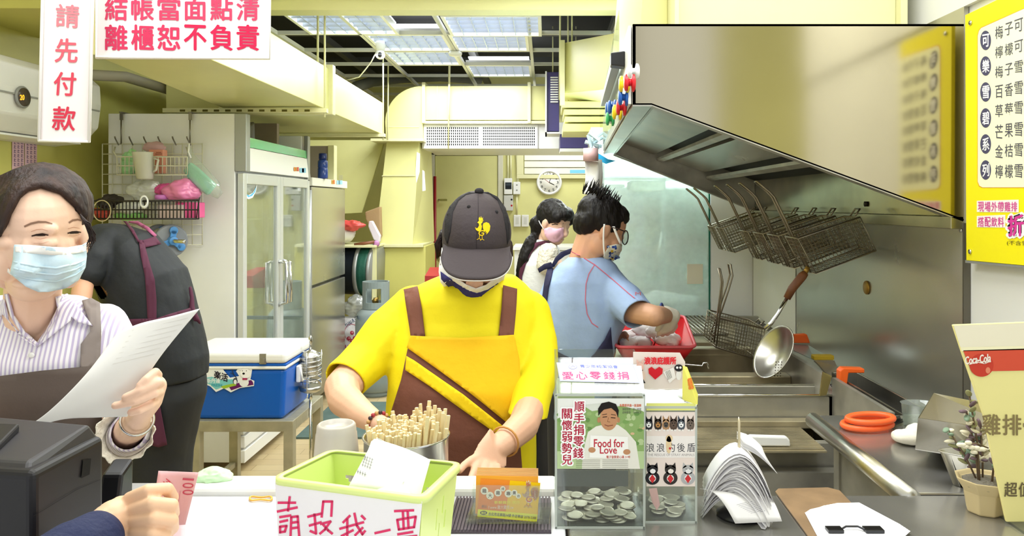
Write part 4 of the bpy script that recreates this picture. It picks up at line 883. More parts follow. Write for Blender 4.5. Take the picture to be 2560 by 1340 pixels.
BLK = mat('matte_black', '#12110f', .6)  # plain near-black for the hood's inner shell and the grease box contents
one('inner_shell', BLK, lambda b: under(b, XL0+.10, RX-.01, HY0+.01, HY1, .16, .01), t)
one('inner_apron', DK, lambda b: b.hexa([(XL0+.055, HY0+.01, zl), (XL0+.063, HY0+.01, zl), (XL1+.063, HY1, zl), (XL1+.055, HY1, zl), (XL0+.055, HY0+.01, zt-.02), (XL0+.063, HY0+.01, zt-.02), (XL1+.063, HY1, zt-.02), (XL1+.055, HY1, zt-.02)]), t)
for xa, xb, up, m_ in ((.30, .56, .10, DK), (.575, .60, .075, STEELD), (.66, .82, .105, STEELM), (.83, .86, .075, STEELD)):
    one('baffle_filter', m_, lambda b: under(b, xa, xb, HY0+.35, HY1-.01, up, .012), t)
one('side_flange', STEELD, lambda b: b.hexa([(XL0+.05, HY0, slope(XL0+.05)-.003), (RX, HY0, zw-.003), (RX, HY0+.035, zw-.003), (XL0+.05, HY0+.035, slope(XL0+.05)-.003), (XL0+.05, HY0, slope(XL0+.05)+.004), (RX, HY0, zw+.004), (RX, HY0+.035, zw+.004), (XL0+.05, HY0+.035, slope(XL0+.05)+.004)]), t)
one('side_flange', STEELD, lambda b: b.hexa([(XL1+.05, HY1-.03, slope(XL1+.0)-.003), (RX, HY1-.03, zw-.003), (RX, HY1, zw-.003), (XL1+.05, HY1, slope(XL1)-.003), (XL1+.05, HY1-.03, slope(XL1)+.004), (RX, HY1-.03, zw+.004), (RX, HY1, zw+.004), (XL1+.05, HY1, slope(XL1)+.004)]), t)
one('grease_gutter', mat('gutter_steel', '#b9b59b', .3, 1, var=.15), lambda b: b.box((RX-.035, HY0, zw-.022), (RX, HY1, zw+.012)), t, bevel=.002)
one('inner_back', mat('hood_back_steel', '#a9a07c', .2, 1, var=.2), lambda b: b.box((RX-.012, HY0+.01, zw+.012), (RX-.004, HY1-.01, zw+.20)), t)
tag(one('hood_bolt', mat('dark_bolt', '#2d2418', .5), lambda b: b.lathe(PX(2166, 510, RX-.013), [(.010, 0), (.010, .006)], 6, (-1, 0, 0)), t)) if True else None
# spots reflected lamp screws on the near panel
# plastic apron with magnets on the aisle face of the hood
t = thing('magnet_board', 'clear acrylic board on the aisle face of the hood holding coloured magnets', 'board', (XL0, 3, 1.8))
ab = glass('acrylic_sheet', '#e8ecea', .15, .04)
def fx(y): return XL0+(XL1-XL0)*(y-HY0)/(HY1-HY0)
one('acrylic_sheet', ab, lambda b: b.hexa([(fx(2.25)-.022, 2.25, zl+.02), (fx(2.25)-.020, 2.25, zl+.02), (fx(3.9)-.020, 3.9, zl-.0), (fx(3.9)-.022, 3.9, zl-.0), (fx(2.25)-.022, 2.25, zt+.10), (fx(2.25)-.020, 2.25, zt+.10), (fx(3.9)-.020, 3.9, zt+.02), (fx(3.9)-.022, 3.9, zt+.02)]), t)
one('white_backing', PLAS, lambda b: b.hexa([(fx(2.02)-.010, 2.02, zl+.005), (fx(2.02)-.002, 2.02, zl+.005), (fx(3.8)-.002, 3.8, zl+.005), (fx(3.8)-.010, 3.8, zl+.005), (fx(2.02)-.010, 2.02, zt), (fx(2.02)-.002, 2.02, zt), (fx(3.8)-.002, 3.8, zt-.05), (fx(3.8)-.010, 3.8, zt-.05)]), t)
one('clip_rail', ALU, lambda b: b.hexa([(fx(2.2)-.045, 2.2, zt-.075), (fx(2.2)-.02, 2.2, zt-.075), (fx(3.1)-.02, 3.1, zt-.075), (fx(3.1)-.045, 3.1, zt-.075), (fx(2.2)-.045, 2.2, zt-.05), (fx(2.2)-.02, 2.2, zt-.05), (fx(3.1)-.02, 3.1, zt-.05), (fx(3.1)-.045, 3.1, zt-.05)]), t)
one('rail_cap', DARKP, lambda b: b.hexa([(fx(2.15)-.05, 2.15, zt-.08), (fx(2.15)-.01, 2.15, zt-.085), (fx(2.2)-.01, 2.2, zt-.085), (fx(2.2)-.05, 2.2, zt-.08), (fx(2.15)-.05, 2.15, zt-.045), (fx(2.15)-.01, 2.15, zt-.04), (fx(2.2)-.01, 2.2, zt-.04), (fx(2.2)-.05, 2.2, zt-.045)]), t, bevel=.003)
mg = {'yellow': '#f2d21e', 'red': '#d8242e', 'blue': '#2360b8', 'green': '#3fb36a', 'white': '#eeeeee'}
for i, (x, y, col, lab) in enumerate(((1553, 210, 'yellow', 'upper yellow magnet on the acrylic board'), (1566, 206, 'red', 'upper red magnet on the acrylic board'), (1551, 243, 'blue', 'blue magnet below the upper yellow one'), (1524, 268, 'blue', 'blue magnet farther along the board'), (1518, 272, 'blue', 'last blue magnet in the row on the board'), (1536, 280, 'yellow', 'lower yellow magnet on the acrylic board'), (1546, 268, 'red', 'lower red magnet on the acrylic board'), (1519, 297, 'green', 'green magnet hanging lowest on the board'), (1575, 178, 'white', 'white magnet at the top by the black rail cap'), (1537, 155, 'yellow', 'small yellow magnet at the far top of the board'), (1526, 182, 'green', 'small green magnet at the far top of the board'))):
    Xs = .20 if i < 9 else .24
    q = PX(x, y, Xs); r = .024 if i < 8 else .018
    tag(one('magnet', mat('magnet_'+col, mg[col], .3), lambda b: b.lathe(q+V(.022, 0, 0), [(r*.7, 0), (r, .003), (r, .008), (r*.4, .010), (r*.4, .017), (r*.9, .019), (r*.9, .025), (r*.6, .028)], 18, (-1, 0, 0))), lab, 'magnet', 'round magnets on the hood')
# cluster of pegs and paper slips under the front corner
t = thing('peg_cluster', 'bunch of pale blue clothes pegs clipped at the far corner of the hood', 'pegs', P(1480, 350, 3.6))
PB = mat('pale_blue_peg', '#bcd6dc', .4)
random.seed(3)
for k in range(10):
    c_ = P(1468+random.random()*28, 340+random.random()*24, 3.55+random.random()*.1); a = random.random()*3.1; U = V(math.cos(a), .2, math.sin(a)).normalized()
    one('peg', PB, lambda b: (b.obox(c_+V(0, .008, 0), U*.033, V(0, .006, 0), U.cross(V(0, 1, 0)).normalized()*.007), b.obox(c_-V(0, .006, 0), (U+V(.1, 0, .1)).normalized()*.033, V(0, .005, 0), U.cross(V(0, 1, 0)).normalized()*.007)), t, bevel=.002)
tag(one('tape_roll', mat('dusty_pink_tape', '#d9b3b4', .5), lambda b: b.lathe(P(1477, 392, 3.6)+V(0, 0, -.02), [(.018, 0), (.036, 0), (.036, .06), (.018, .06)], 20, (0, 0, 1))), 'dusty pink roll hanging under the pale blue pegs', 'roll')
for k, lab in enumerate(('front white order slip hanging under the pegs', 'rear white order slip hanging under the pegs')):
    tag(one('order_slip', mat('white_paper', '#f1f1ee', .6), lambda b: b.sheet(lambda u, v: P(1462+u*34+k*9-v*3+3*math.sin(v*3), 402+v*84+u*3-k*6, 3.62+k*.03+.012*math.sin(u*4+v*3)), 6, 8), solid=.001), lab, 'paper slip')
tag(one('blue_swoosh_sign', mat('sky_blue_sign', '#2aa8e0', .4), lambda b: b.slab([P(1494, 382, 3.97), P(1520, 398, 3.97), P(1540, 402, 3.97), P(1515, 410, 3.97), P(1496, 400, 3.97)], (0, .004, 0))), 'sky blue paper sticker below the far hood corner', 'sticker')
tag(one('blue_clip_bar', mat('light_blue_bar', '#79c6e4', .4), lambda b: b.box(P(1425, 433, 3.7), P(1462, 425, 3.72))), 'light blue plastic strip sticking out beside the order slips', 'strip')
# yellow housing above the hood
t = thing('hood_duct', 'yellow sheet metal duct box rising above the steel hood', 'air duct', (.6, 2.9, zt))
q0, q1 = P(1693, 58, 2.25), P(2240, 58, 2.25)
one('duct_box', YELP, lambda b: b.box((q0.x, 2.25, zt+.002), (q1.x, 3.2, 2.7)), t, bevel=.003)
one('side_flange', YELP, lambda b: b.box((q0.x-.012, 2.22, zt+.002), (q0.x, 3.2, 2.7)), t)
one('side_flange', YELP, lambda b: b.box((q1.x, 2.22, zt+.002), (q1.x+.02, 3.2, 2.7)), t)
one('bend', YEL2, lambda b: b.hexa([(q0.x-.10, 2.35, zt+.003), (q0.x-.012, 2.35, zt+.003), (q0.x-.012, 3.5, zt+.003), (q0.x-.10, 3.5, zt+.003), (q0.x-.06, 2.35, 2.7), (q0.x-.012, 2.35, 2.7), (q0.x-.012, 3.5, 2.7), (q0.x-.04, 3.5, 2.7)]), t, bevel=.003)
# menu board on the right wall (side plane, nearer the camera)
MX = 1.085
t = thing('menu_board', 'bright yellow drinks menu board on the white right wall', 'menu board', PX(2480, 660, MX))
def mp(x, y): return PX(x, y, MX)
mc = [mp(2413, 38), mp(2600, -52), mp(2600, 668), mp(2416, 651)]
one('board', mat('menu_yellow', '#fdf000', .45), lambda b: b.slab(mc, (.01, 0, 0)), t)
one('metal_edge', ALU, lambda b: b.slab([mp(2413, 650), mp(2600, 667), mp(2600, 674), mp(2413, 657)], (.012, 0, 0)), t)
pr = Print((MX, 0, 0), (-1, 0, 0), off=.0004)
CRM = '#fbfbd6'
pr.poly([(2443, 88), (2446, 76), (2452, 68), (2600, 2), (2600, 470), (2455, 470), (2447, 466), (2443, 455)], '#f0b030')
pr.poly([(2444.5, 89), (2447.5, 77), (2453, 70), (2600, 4), (2600, 468), (2456, 468.5), (2448.5, 464), (2444.5, 454)], CRM, 1)
for ch, y in zip('可樂雪碧系列', (101, 165, 230, 295, 360, 425)):
    pr.ell(2464, y, 13.5, 24.5, '#51506a', 2, 24); pr.text(ch, ((2456, y-14), (2473, y-17), (2473, y+15), (2456, y+17)), '#ffffff', 3, .012)
rowsT = ['梅子可樂', '檸檬可樂', '梅子雪碧', '百香雪碧', '草莓雪碧', '芒果雪碧', '金桔雪碧', '檸檬雪碧']
ytops = [(68, 98), (118, 146), (167, 195), (215, 245), (263, 292), (313, 345), (363, 393), (413, 444)]
sl = [(-.36), (-.30), (-.26), (-.2), (-.16), (-.12), (-.08), (-.04)]
for r, (ya, yb), s_ in zip(rowsT, ytops, sl):
    for k, ch in enumerate(r):
        x = 2488+k*24; w_ = 19+k; pr.text(ch, ((x, ya+(x-2488)*s_), (x+w_, ya+(x+w_-2488)*s_), (x+w_, yb+4+(x+w_-2488)*s_), (x, yb+(x-2488)*s_)), '#5d5c64', 2, .005)
for r, ya, yb, x0, w_ in (('現場外帶雞排', 505, 528, 2445, 14.5), ('搭配飲料', 543, 566, 2445, 14.5)):
    n = len(r); pr.poly([(x0-3, ya-3), (x0+n*16.6+2, ya-6), (x0+n*16.6+2, yb+3), (x0-3, yb+2)], '#fdf6f0', 1)
    for k, ch in enumerate(r): x = x0+k*16.6; pr.text(ch, ((x, ya), (x+w_, ya-.5), (x+w_, yb+1), (x, yb)), '#d8529a', 2, .01)
for dx in ((-3, 0), (3, 0), (0, 3), (0, -3)): pr.text('折價', ((2520+dx[0], 541+dx[1]), (2600+dx[0], 530+dx[1]), (2600+dx[0], 590+dx[1]), (2520+dx[0], 590+dx[1])), '#ffffff', 2, .06)
pr.text('折價', ((2520, 541), (2600, 530), (2600, 590), (2520, 590)), '#d8409a', 3, .02)
pr.text('(不含雪碧)', ((2517, 601), (2590, 603), (2590, 617), (2517, 614)), '#6a5a28', 2)
pr.build('lettering', t)
for x, y in ((2428, 57), (2427, 629)):
    one('screw', CHROME, lambda b: b.lathe(mp(x, y), [(.006, 0), (.006, .004)], 10, (-1, 0, 0)), t)
st('wall_right_upper', WHITE, lambda b: b.box((1.10, .76, 2.02), (1.114, 4.0, 2.69)))['kind'] = 'structure'
# ================================================================ glass flouring booth at the end of the fryers
BY = 4.06
t = thing('glass_booth', 'tall glass sided flouring booth with pale interior beyond the fryers', 'booth', (.8, 4.4, 0))
SW = mat('booth_white', '#dfe6e4', .4, var=.05)
GB = mat('booth_steel_back', '#e6ece8', .45, .1, var=.08, vs=5)
bx0, bxg, bx1 = P(1502, 0, BY).x, P(1763, 0, BY).x, P(1882, 0, BY).x
zb0 = CZ-.64
one('cabinet_base', STEELD, lambda b: b.box((bx0, BY, 0), (1.10, 5.0, zb0)), t)
one('back_panel', GB, lambda b: b.box((bx0, 4.95, zb0), (1.10, 5.0, 2.0)), t)
one('side_panel', SW, lambda b: b.box((1.07, BY, zb0), (1.10, 4.95, 2.0)), t)
one('white_post', PLAS, lambda b: b.box((bxg+.03, BY-.004, zb0), (bx1, BY+.03, 1.74)), t)
one('front_glass', glass('booth_glass', '#eaf4f0', .10, .03, haze=.42), lambda b: b.box((bx0, BY-.002, zb0+.01), (bxg+.02, BY+.006, 1.74)), t)
one('glass_edge', mat('glass_edge_green', '#0f6a52', .2), lambda b: b.box((bxg+.018, BY-.006, zb0), (bxg+.026, BY+.012, 1.62)), t)
one('top_rail', SW, lambda b: (b.box((bx0, BY, 1.74), (1.10, BY+.05, 1.78)), b.box((bx0, BY, zb0), (bx0+.02, BY+.04, 1.74))), t)
bl_ = area('booth_fill_light', ((bx0+1.08)/2, 4.5, 1.97), .6, .3, 45)  # fill light added to brighten the booth, no fitting there
one('inner_shelf', mat('aqua_glass_shelf', '#c4d8d4', .25), lambda b: b.box((bx0+.02, BY+.15, CZ+.145), (1.06, 4.9, CZ+.155)), t)
one('inner_divider', mat('booth_divider', '#cfd8d4', .4), lambda b: b.box((P(1652, 0, 4.5).x, 4.5, zb0), (P(1664, 0, 4.5).x, 4.52, 1.66)), t)
tag(one('foam_tray', mat('cream_foam', '#ecead8', .6), lambda b: b.box(P(1576, 478, 4.4), P(1660, 452, 4.4)+V(0, .2, 0)), bevel=.01), 'cream wrapped packet on the upper shelf of the glass booth', 'packet')
tag(one('stacked_trays', mat('pale_tray', '#cdd8d3', .4), lambda b: (b.box(P(1510, 476, 4.4), P(1568, 470, 4.4)+V(0, .2, 0)), b.box(P(1515, 468, 4.4), P(1562, 461, 4.4)+V(0, .2, 0))), bevel=.004), 'pale flat trays stacked on the upper shelf of the glass booth', 'trays')
FLR = mat('white_flour', '#f1f2f0', .9, bump=.6, bs=60)
lumpy('flour_heap', V(P(1650, 0, 4.5).x, 4.45, zb0+.02), (.28, .22, .10), FLR, 'heap of white flour inside the glass booth', 'flour', 51, .2, 8)['kind'] = 'stuff'
tag(one('plastic_rod', PLAS, lambda b: b.tube([P(1636, 700, 4.35), P(1654, 580, 4.35)], .007, 8)), 'white plastic rod leaning inside the glass booth', 'rod')
tag(one('paper_label', mat('cream_label', '#ece6cf', .6), lambda b: b.box(P(1718, 710, BY-.008), P(1757, 660, BY-.004))), 'faded cream paper stuck on the booth glass', 'label')
tag(one('wall_notice', mat('pale_grey_paper', '#d7d6cc', .5), lambda b: b.box((RX-.003, PX(1885, 0, RX).y-.0, .9), (RX-.001, PX(1990, 0, RX).y, 1.40))), 'pale sheet of protective film on the far end of the steel wall', 'film sheet')
# ================================================================ fryers
FX0, FX1 = .30, 1.08; FZ = .92
t = thing('fryer_station', 'long greasy stainless steel twin deep fryer against the steel wall', 'fryer', (.7, 2.9, 0))
FO = mat('old_oil', '#6a5227', .08, 0, var=.3, vs=5, coat=1.0)
def bodyf(b):
    b.box((.26, 2.03, .08), (1.098, 2.06, .86))         # front face
    b.box((.26, 2.06, .08), (.29, 3.95, .90)); b.box((.29, 3.92, .08), (1.098, 3.95, .92)); b.box((.29, 2.06, .08), (1.098, 3.92, .60))
one('cabinet', STEELD, bodyf, t)
one('rear_deck', STEELG, lambda b: (b.box((.29, 3.30, .86), (1.05, 3.92, .90)), b.box((.29, 2.54, .88), (.82, 2.60, .925)), b.box((.26, 2.30, .88), (.34, 3.3, .92)), b.box((.34, 3.02, .88), (.82, 3.08, .925))), t, bevel=.004)
one('tank_wall', STEELG, lambda b: (b.box((.34, 2.535, .60), (.82, 2.54, .90)), b.box((.34, 3.015, .6), (.82, 3.02, .9)), b.box((.34, 2.33, .6), (.82, 2.335, .9)), b.box((.335, 2.3, .6), (.34, 3.3, .9))), t)
one('oil_surface', FO, lambda b: b.box((.34, 2.335, .75), (.82, 2.535, .76)), t)
one('oil_surface', FO, lambda b: b.box((.34, 2.60, .78), (.82, 3.015, .79)), t)
one('oil_surface', FO, lambda b: b.box((.34, 3.08, .80), (.82, 3.3, .81)), t)
one('splash_guard', STEELD, lambda b: b.slab([(.82, 2.20, .95), (.82, 2.27, .995), (.82, 3.3, .995), (.82, 3.3, .60), (.82, 2.27, .60), (.82, 2.20, .86)], (.014, 0, 0)), t)
one('side_ledge', STEELD, lambda b: (b.box((.835, 1.82, .86), (1.098, 3.92, .87)), b.hexa([(.828, 1.83, .86), (.840, 1.83, .86), (.840, 2.2, .86), (.828, 2.2, .86), (.828, 1.83, .998), (.840, 1.83, .998), (.840, 2.2, .998), (.828, 2.2, .998)])), t)
one('grate', STEELD, lambda b: [b.tube([(.32+.02*k, 3.34, .93), (.32+.02*k, 3.88, .93)], .004, 5) for k in range(25)]+[b.tube([(.30, y, .925), (.80, y, .925)], .006, 5) for y in (3.34, 3.6, 3.88)], t)['kind'] = 'stuff'
# front pan
t = thing('drip_pan', 'long shallow steel drip pan along the front of the fryer', 'pan', (.5, 2.25, .87))
def pan(b):
    x0, x1, y0, y1, z0, z1 = .27, .872, 2.20, 2.325, .872, .945
    b.box((x0, y0, z0), (x1, y0+.006, z1)); b.box((x0, y1-.006, z0), (x1, y1, z1)); b.box((x0, y0, z0), (x0+.006, y1, z1)); b.box((x1-.006, y0, z0), (x1, y1, z1)); b.box((x0, y0, z0), (x1, y1, z0+.006))
one('tray', mat('pan_steel', '#b8b5a8', .3, .7, var=.2), pan, t, bevel=.003)
one('rim', CHROME, lambda b: b.tube([(.27, 2.20, .946), (.872, 2.20, .946), (.872, 2.325, .946), (.27, 2.325, .946)], .004, 6, closed=True), t)
# corrugated drain board
t = thing('drain_board', 'ribbed steel drain board in front of the drip pan', 'drain board', (.5, 2.08, .86))
one('ledge', STEELG, lambda b: b.box((.27, 2.155, .862), (.83, 2.19, .885)), t, bevel=.003)
o = one('ribs', STEELG, lambda b: [b.box((.27, 1.965+k*.0125, .862), (.72, 1.965+k*.0125+.007, .868)) for k in range(15)], t); o['kind'] = 'stuff'
one('plate', STEELG, lambda b: b.box((.265, 1.96, .858), (.725, 2.15, .8625)), t)
one('bracket', STEELD, lambda b: b.box((.265, 2.035, .83), (.725, 2.155, .857)), t)
tag(one('white_handle_lid', PLAS, lambda b: b.slab([P(1862, 1116, 1.975), P(1868, 1098, 1.975), P(1876, 1090, 1.975), P(1968, 1093, 1.975), P(1975, 1100, 1.975), P(1977, 1117, 1.975)], (0, .02, 0)), bevel=.004), 'white plastic scraper lying at the edge of the ribbed drain board', 'scraper')
one_ = one('cabinet_shelf', STEELD, lambda b: (b.box((.20, 1.6, .60), (.62, 2.02, .61)), b.box((.22, 1.98, .70), (.80, 2.02, .80)), b.box((.22, 1.96, .64), (.80, 2.02, .66)))); tag(one_, 'dark steel shelf edges under the drain board', 'shelf')
# sauce box, orange clips, scrapers on the ledge
t = thing('grease_box', 'long narrow open steel box with dark residue on the fryer ledge', 'box', (.9, 2.0, .87))
def gbx(b):
    x0, x1, y0, y1, z0, z1 = .875, .955, 1.86, 2.33, .91, .985
    for a, c_ in (((x0, y0), (x1, y0+.004)), ((x0, y1-.004), (x1, y1)), ((x0, y0), (x0+.004, y1)), ((x1-.004, y0), (x1, y1))): b.box((a[0], a[1], z0), (c_[0], c_[1], z1))
    b.box((x0, y0, z0), (x1, y1, z0+.004))
one('box', STEEL, gbx, t, bevel=.002)
one('residue', BLK, lambda b: b.box((.88, 1.866, .93), (.95, 2.324, .935)), t)
one('foot', STEELD, lambda b: (b.box((.89, 1.9, .872), (.94, 1.92, .91)), b.box((.89, 2.25, .872), (.94, 2.27, .91))), t)
OR = mat('orange_plastic', '#f2641a', .35)
tag(one('orange_clip', OR, lambda b: b.slab([P(2100, 963, 2.2), P(2100, 928, 2.2), P(2108, 920, 2.2), P(2162, 922, 2.2), P(2162, 933, 2.2), P(2122, 933, 2.2), P(2118, 962, 2.2)], (0, .03, 0)), bevel=.003), 'orange plastic clip hooked over the guard beside the steel box', 'clip')
t = thing('scraper', 'wide metal scraper with an olive yellow handle on the fryer ledge', 'scraper', (.95, 2.5, .99))
one('handle', mat('olive_plastic', '#b89a1a', .4), lambda b: b.box(P(2035, 901, 2.5), P(2086, 889, 2.5)+V(0, .03, 0)), t, bevel=.003)
one('blade', mat('oily_blade', '#b7ad98', .35, .7), lambda b: b.slab([P(2036, 901, 2.5), P(2086, 901, 2.5), P(2092, 915, 2.48), P(2110, 925, 2.45), P(2100, 955, 2.4), P(2062, 930, 2.42), P(2050, 915, 2.45)], (0, .008, -.004)), t)
t = thing('scraper', 'scraper with a bright orange handle at the back of the ledge', 'scraper', (.92, 2.8, .97))
one('handle', OR, lambda b: b.slab([P(1974, 831, 2.8), P(1986, 838, 2.8), P(2018, 836, 2.8), P(2026, 858, 2.8), P(1982, 858, 2.8)], (0, .03, 0)), t, bevel=.003)
one('blade', mat('blue_grey_blade', '#aab4b4', .3, .7), lambda b: b.slab([P(1984, 860, 2.8), P(2020, 862, 2.8), P(2064, 888, 2.7), P(2036, 900, 2.6), P(1984, 876, 2.7)], (0, .006, -.002)), t)
tag(one('white_cloth', mat('rag_white', '#d9d8d0', .8, bump=.5), lambda b: b.slab([P(1945, 850, 2.9), P(1972, 848, 2.9), P(1980, 860, 2.9), P(1975, 868, 2.9), P(1948, 862, 2.9)], (0, .03, -.01)), bevel=.006), 'folded pale rag beside the orange scraper', 'rag')
tag(one('yellow_sponge', mat('dull_yellow_sponge', '#b7a94a', .8, bump=.6), lambda b: b.box(P(1938, 846, 3.0), P(1968, 832, 3.0)+V(0, .04, 0)), bevel=.005), 'dull yellow sponge behind the pale rag', 'sponge')
tag(one('amber_strip', mat('amber_metal', '#b3a36a', .25, .8), lambda b: b.slab([P(2058, 930, 2.19), P(2080, 940, 2.19), P(2066, 988, 2.19), P(2050, 990, 2.19)], (0, .008, 0))), 'oily end plate at the front of the splash guard', 'plate')
# ================================================================ fry baskets
WIRE = mat('basket_wire', '#a39a86', .35, .85)
MESHW = mat('basket_mesh_wire', '#857c66', .4, .8)
def fry_basket(name, A, Bp, Cc, Dd, hpts, dy, label, group):
    # A top front, B bottom front, C bottom back, D top back in the plane Y=y0, extruded by dy
    t = thing(name, label, 'fry basket', Bp, group); E = V(0, dy, 0)
    def lerp(a, b_, k): return a+(b_-a)*k
    def fr(b):
        for q in ((A, A+E, Dd+E, Dd), (Bp, Bp+E, Cc+E, Cc)): b.tube(q, .0032, 6, closed=True)
        for q in (A, Bp, Cc, Dd): pass
        for a, c_ in ((A, Bp), (Dd, Cc)): b.tube([a, c_], .002, 5); b.tube([a+E, c_+E], .002, 5)
    one('rim', WIRE, fr, t)
    def me(b):
        r = .0011; n = 16; m = 9
        for k in range(1, n): 
            p, q = lerp(A, Dd, k/n), lerp(Bp, Cc, k/n); b.tube([p, q, q+E, p+E], r, 3, smooth=False)
        for k in range(1, m):
            p, q = lerp(A, Bp, k/m), lerp(Dd, Cc, k/m); b.tube([p, q, q+E, p+E], r, 3, closed=True, smooth=False)
        for k in range(1, 8):
            e = E*(k/8); b.tube([A+e, Bp+e, Cc+e, Dd+e], r, 3, smooth=False)
    o = one('wire_mesh', MESHW, me, t); o['kind'] = 'stuff'
    def hd(b):
        e1, e2 = E*.40, E*.60; h = [Vector(p) for p in hpts]
        b.tube([h[-1]+e1]+[p+e1 for p in h[-2::-1]]+[h[0]+e1*.4+e2*.6]+[p+e2 for p in h[:]], .0034, 6)
    one('handle', WIRE, hd, t)
    one('hook', WIRE, lambda b: b.tube([Dd+E*.35, Dd+E*.35+(Dd-A).normalized()*.02+V(0, 0, .02), Dd+E*.65+(Dd-A).normalized()*.02+V(0, 0, .02), Dd+E*.65], .003, 6), t)
    return t
d = 2.45
k0 = fry_basket('fry_basket', P(1995, 596, d), P(2040, 684, d), P(2190, 626, d), P(2150, 543, d), [P(1903, 452, d), P(1935, 478, d), P(1948, 492, d), P(2040, 684, d)], .13, 'wire fry basket hanging on the hood rail, nearest to the camera', 'fry baskets hanging on the hood rail')
for i, (yy, lab) in enumerate(((2.66, 'second nearest wire fry basket hanging on the hood rail'), (2.85, 'third wire fry basket from the camera on the hood rail'), (3.06, 'fourth wire fry basket from the camera on the hood rail'), (3.50, 'fifth wire fry basket on the hood rail, apart from the front four'), (3.69, 'farthest wire fry basket on the hood rail, seen against the white post'))):
    c_ = copy_tree(k0, dv=V(0.0, yy-d, 0)); c_['label'] = lab
# basket standing in the fryer
d = 2.85
k1 = fry_basket('fry_basket', P(1800, 795, d), P(1790, 868, d), P(1898, 900, d), P(1912, 822, d), [P(1841, 666, d), P(1846, 695, d), P(1836, 730, d), P(1790, 868, d)], .22, 'wire fry basket standing on the rim of the back fryer tank', 'fry baskets resting in the fryer')
one('handle', WIRE, lambda b: b.tube([P(1785, 856, d), P(1800, 735, d), P(1803, 705, d), P(1796, 670, d), P(1800, 672, d), P(1807, 705, d), P(1804, 738, d), P(1792, 858, d)], .0034, 6), k1)
# skimmer ladle hanging from the rail
t = thing('skimmer', 'big perforated steel skimmer with a wooden handle hung below the nearest basket', 'skimmer', P(1930, 940, 2.5))
one('handle', mat('worn_brown_wood', '#7b4a26', .5, var=.25, vs=30, stretch=(1, 1, .2)), lambda b: b.tube([P(1967, 746, 2.5), P(1980, 722, 2.5), P(2006, 690, 2.5), P(2014, 682, 2.5)], [.012, .014, .015, .011], 12), t)
one('ferrule', BOL, lambda b: b.tube([P(2012, 684, 2.5), P(2020, 668, 2.5)], .008, 10), t)
one('shaft', CHROME, lambda b: b.tube([P(1968, 744, 2.5), P(1945, 784, 2.5), P(1928, 808, 2.5), P(1912, 822, 2.5)], [.006, .006, .007, .008], 10), t)
def bowl(b):
    c_ = P(1934, 880, 2.5); nrm = V(-.82, -.28, .50).normalized(); u, v_ = frame_axes(nrm); R = .095; n = 36; rings = [(0, .035), (.35, .03), (.7, .016), (.93, .0), (1.0, -.004)]
    vs = [c_-nrm*rings[0][1]]
    for rr, h in rings[1:]:
        for k in range(n): a = 2*math.pi*k/n; vs.append(c_-nrm*h+(u*math.cos(a)*.92+v_*math.sin(a))*R*rr)
    fs = [(0, 1+k, 1+(k+1) % n) for k in range(n)]+[(1+i*n+k, 1+(i+1)*n+k, 1+(i+1)*n+(k+1) % n, 1+i*n+(k+1) % n) for i in range(3) for k in range(n)]
    b.add(vs, fs, True)
bw = one('bowl', STEEL, bowl, t, solid=.002)
pr = Print(bvh=bvh_of([bw]), base=.001)
for r_ in range(6):
    for q in range(3): pr.ell(1940+q*7-r_*.6, 905+r_*7, 1.3, 1.6, '#3a2f20')
pr.build('holes', t)
tag(one('steel_clamp', CHROME, lambda b: b.tube([P(1700, 910, 2.55), P(1755, 915, 2.55), P(1758, 908, 2.55), P(1768, 906, 2.55), P(1772, 922, 2.55)], .003, 6)), 'thin bent steel wire hook across the front fryer tank', 'hook')
# ================================================================ steel side table and front prep counter
TZ = 1.0
t = thing('side_table', 'stainless steel side table with a round pipe edge beside the fryer', 'table', (.85, 1.55, 0))
TT = mat('table_top_steel', '#aeaca6', .22, .75, var=.22, vs=6)
one('table_top', TT, lambda b: b.box((.64, 1.315, TZ-.02), (1.10, 1.80, TZ)), t, bevel=.003)
one('edge_pipe', STEEL, lambda b: b.tube([(.632, 1.312, TZ-.012), (.632, 1.80, TZ-.012)], .018, 16), t)
one('post', STEELD, lambda b: b.box((.655, 1.70, .0), (.68, 1.73, TZ-.02)), t)
one('post', STEELD, lambda b: b.box((1.06, 1.70, .0), (1.085, 1.73, TZ-.02)), t)
one('side_panel', STEELD, lambda b: b.box((.66, 1.33, .55), (.67, 1.70, TZ-.02)), t)
one('post', STEELD, lambda b: b.box((.655, 1.33, .0), (.68, 1.36, TZ-.02)), t)
t = thing('prep_counter', 'dark polished stainless steel counter at the front right', 'counter', (.55, 1.0, 0))
one('counter_top', TT, lambda b: b.box((.035, .70, TZ-.03), (1.10, 1.305, TZ)), t, bevel=.003)
one('counter_body', STEELD, lambda b: b.box((.05, .75, 0), (1.09, 1.27, TZ-.03)), t)
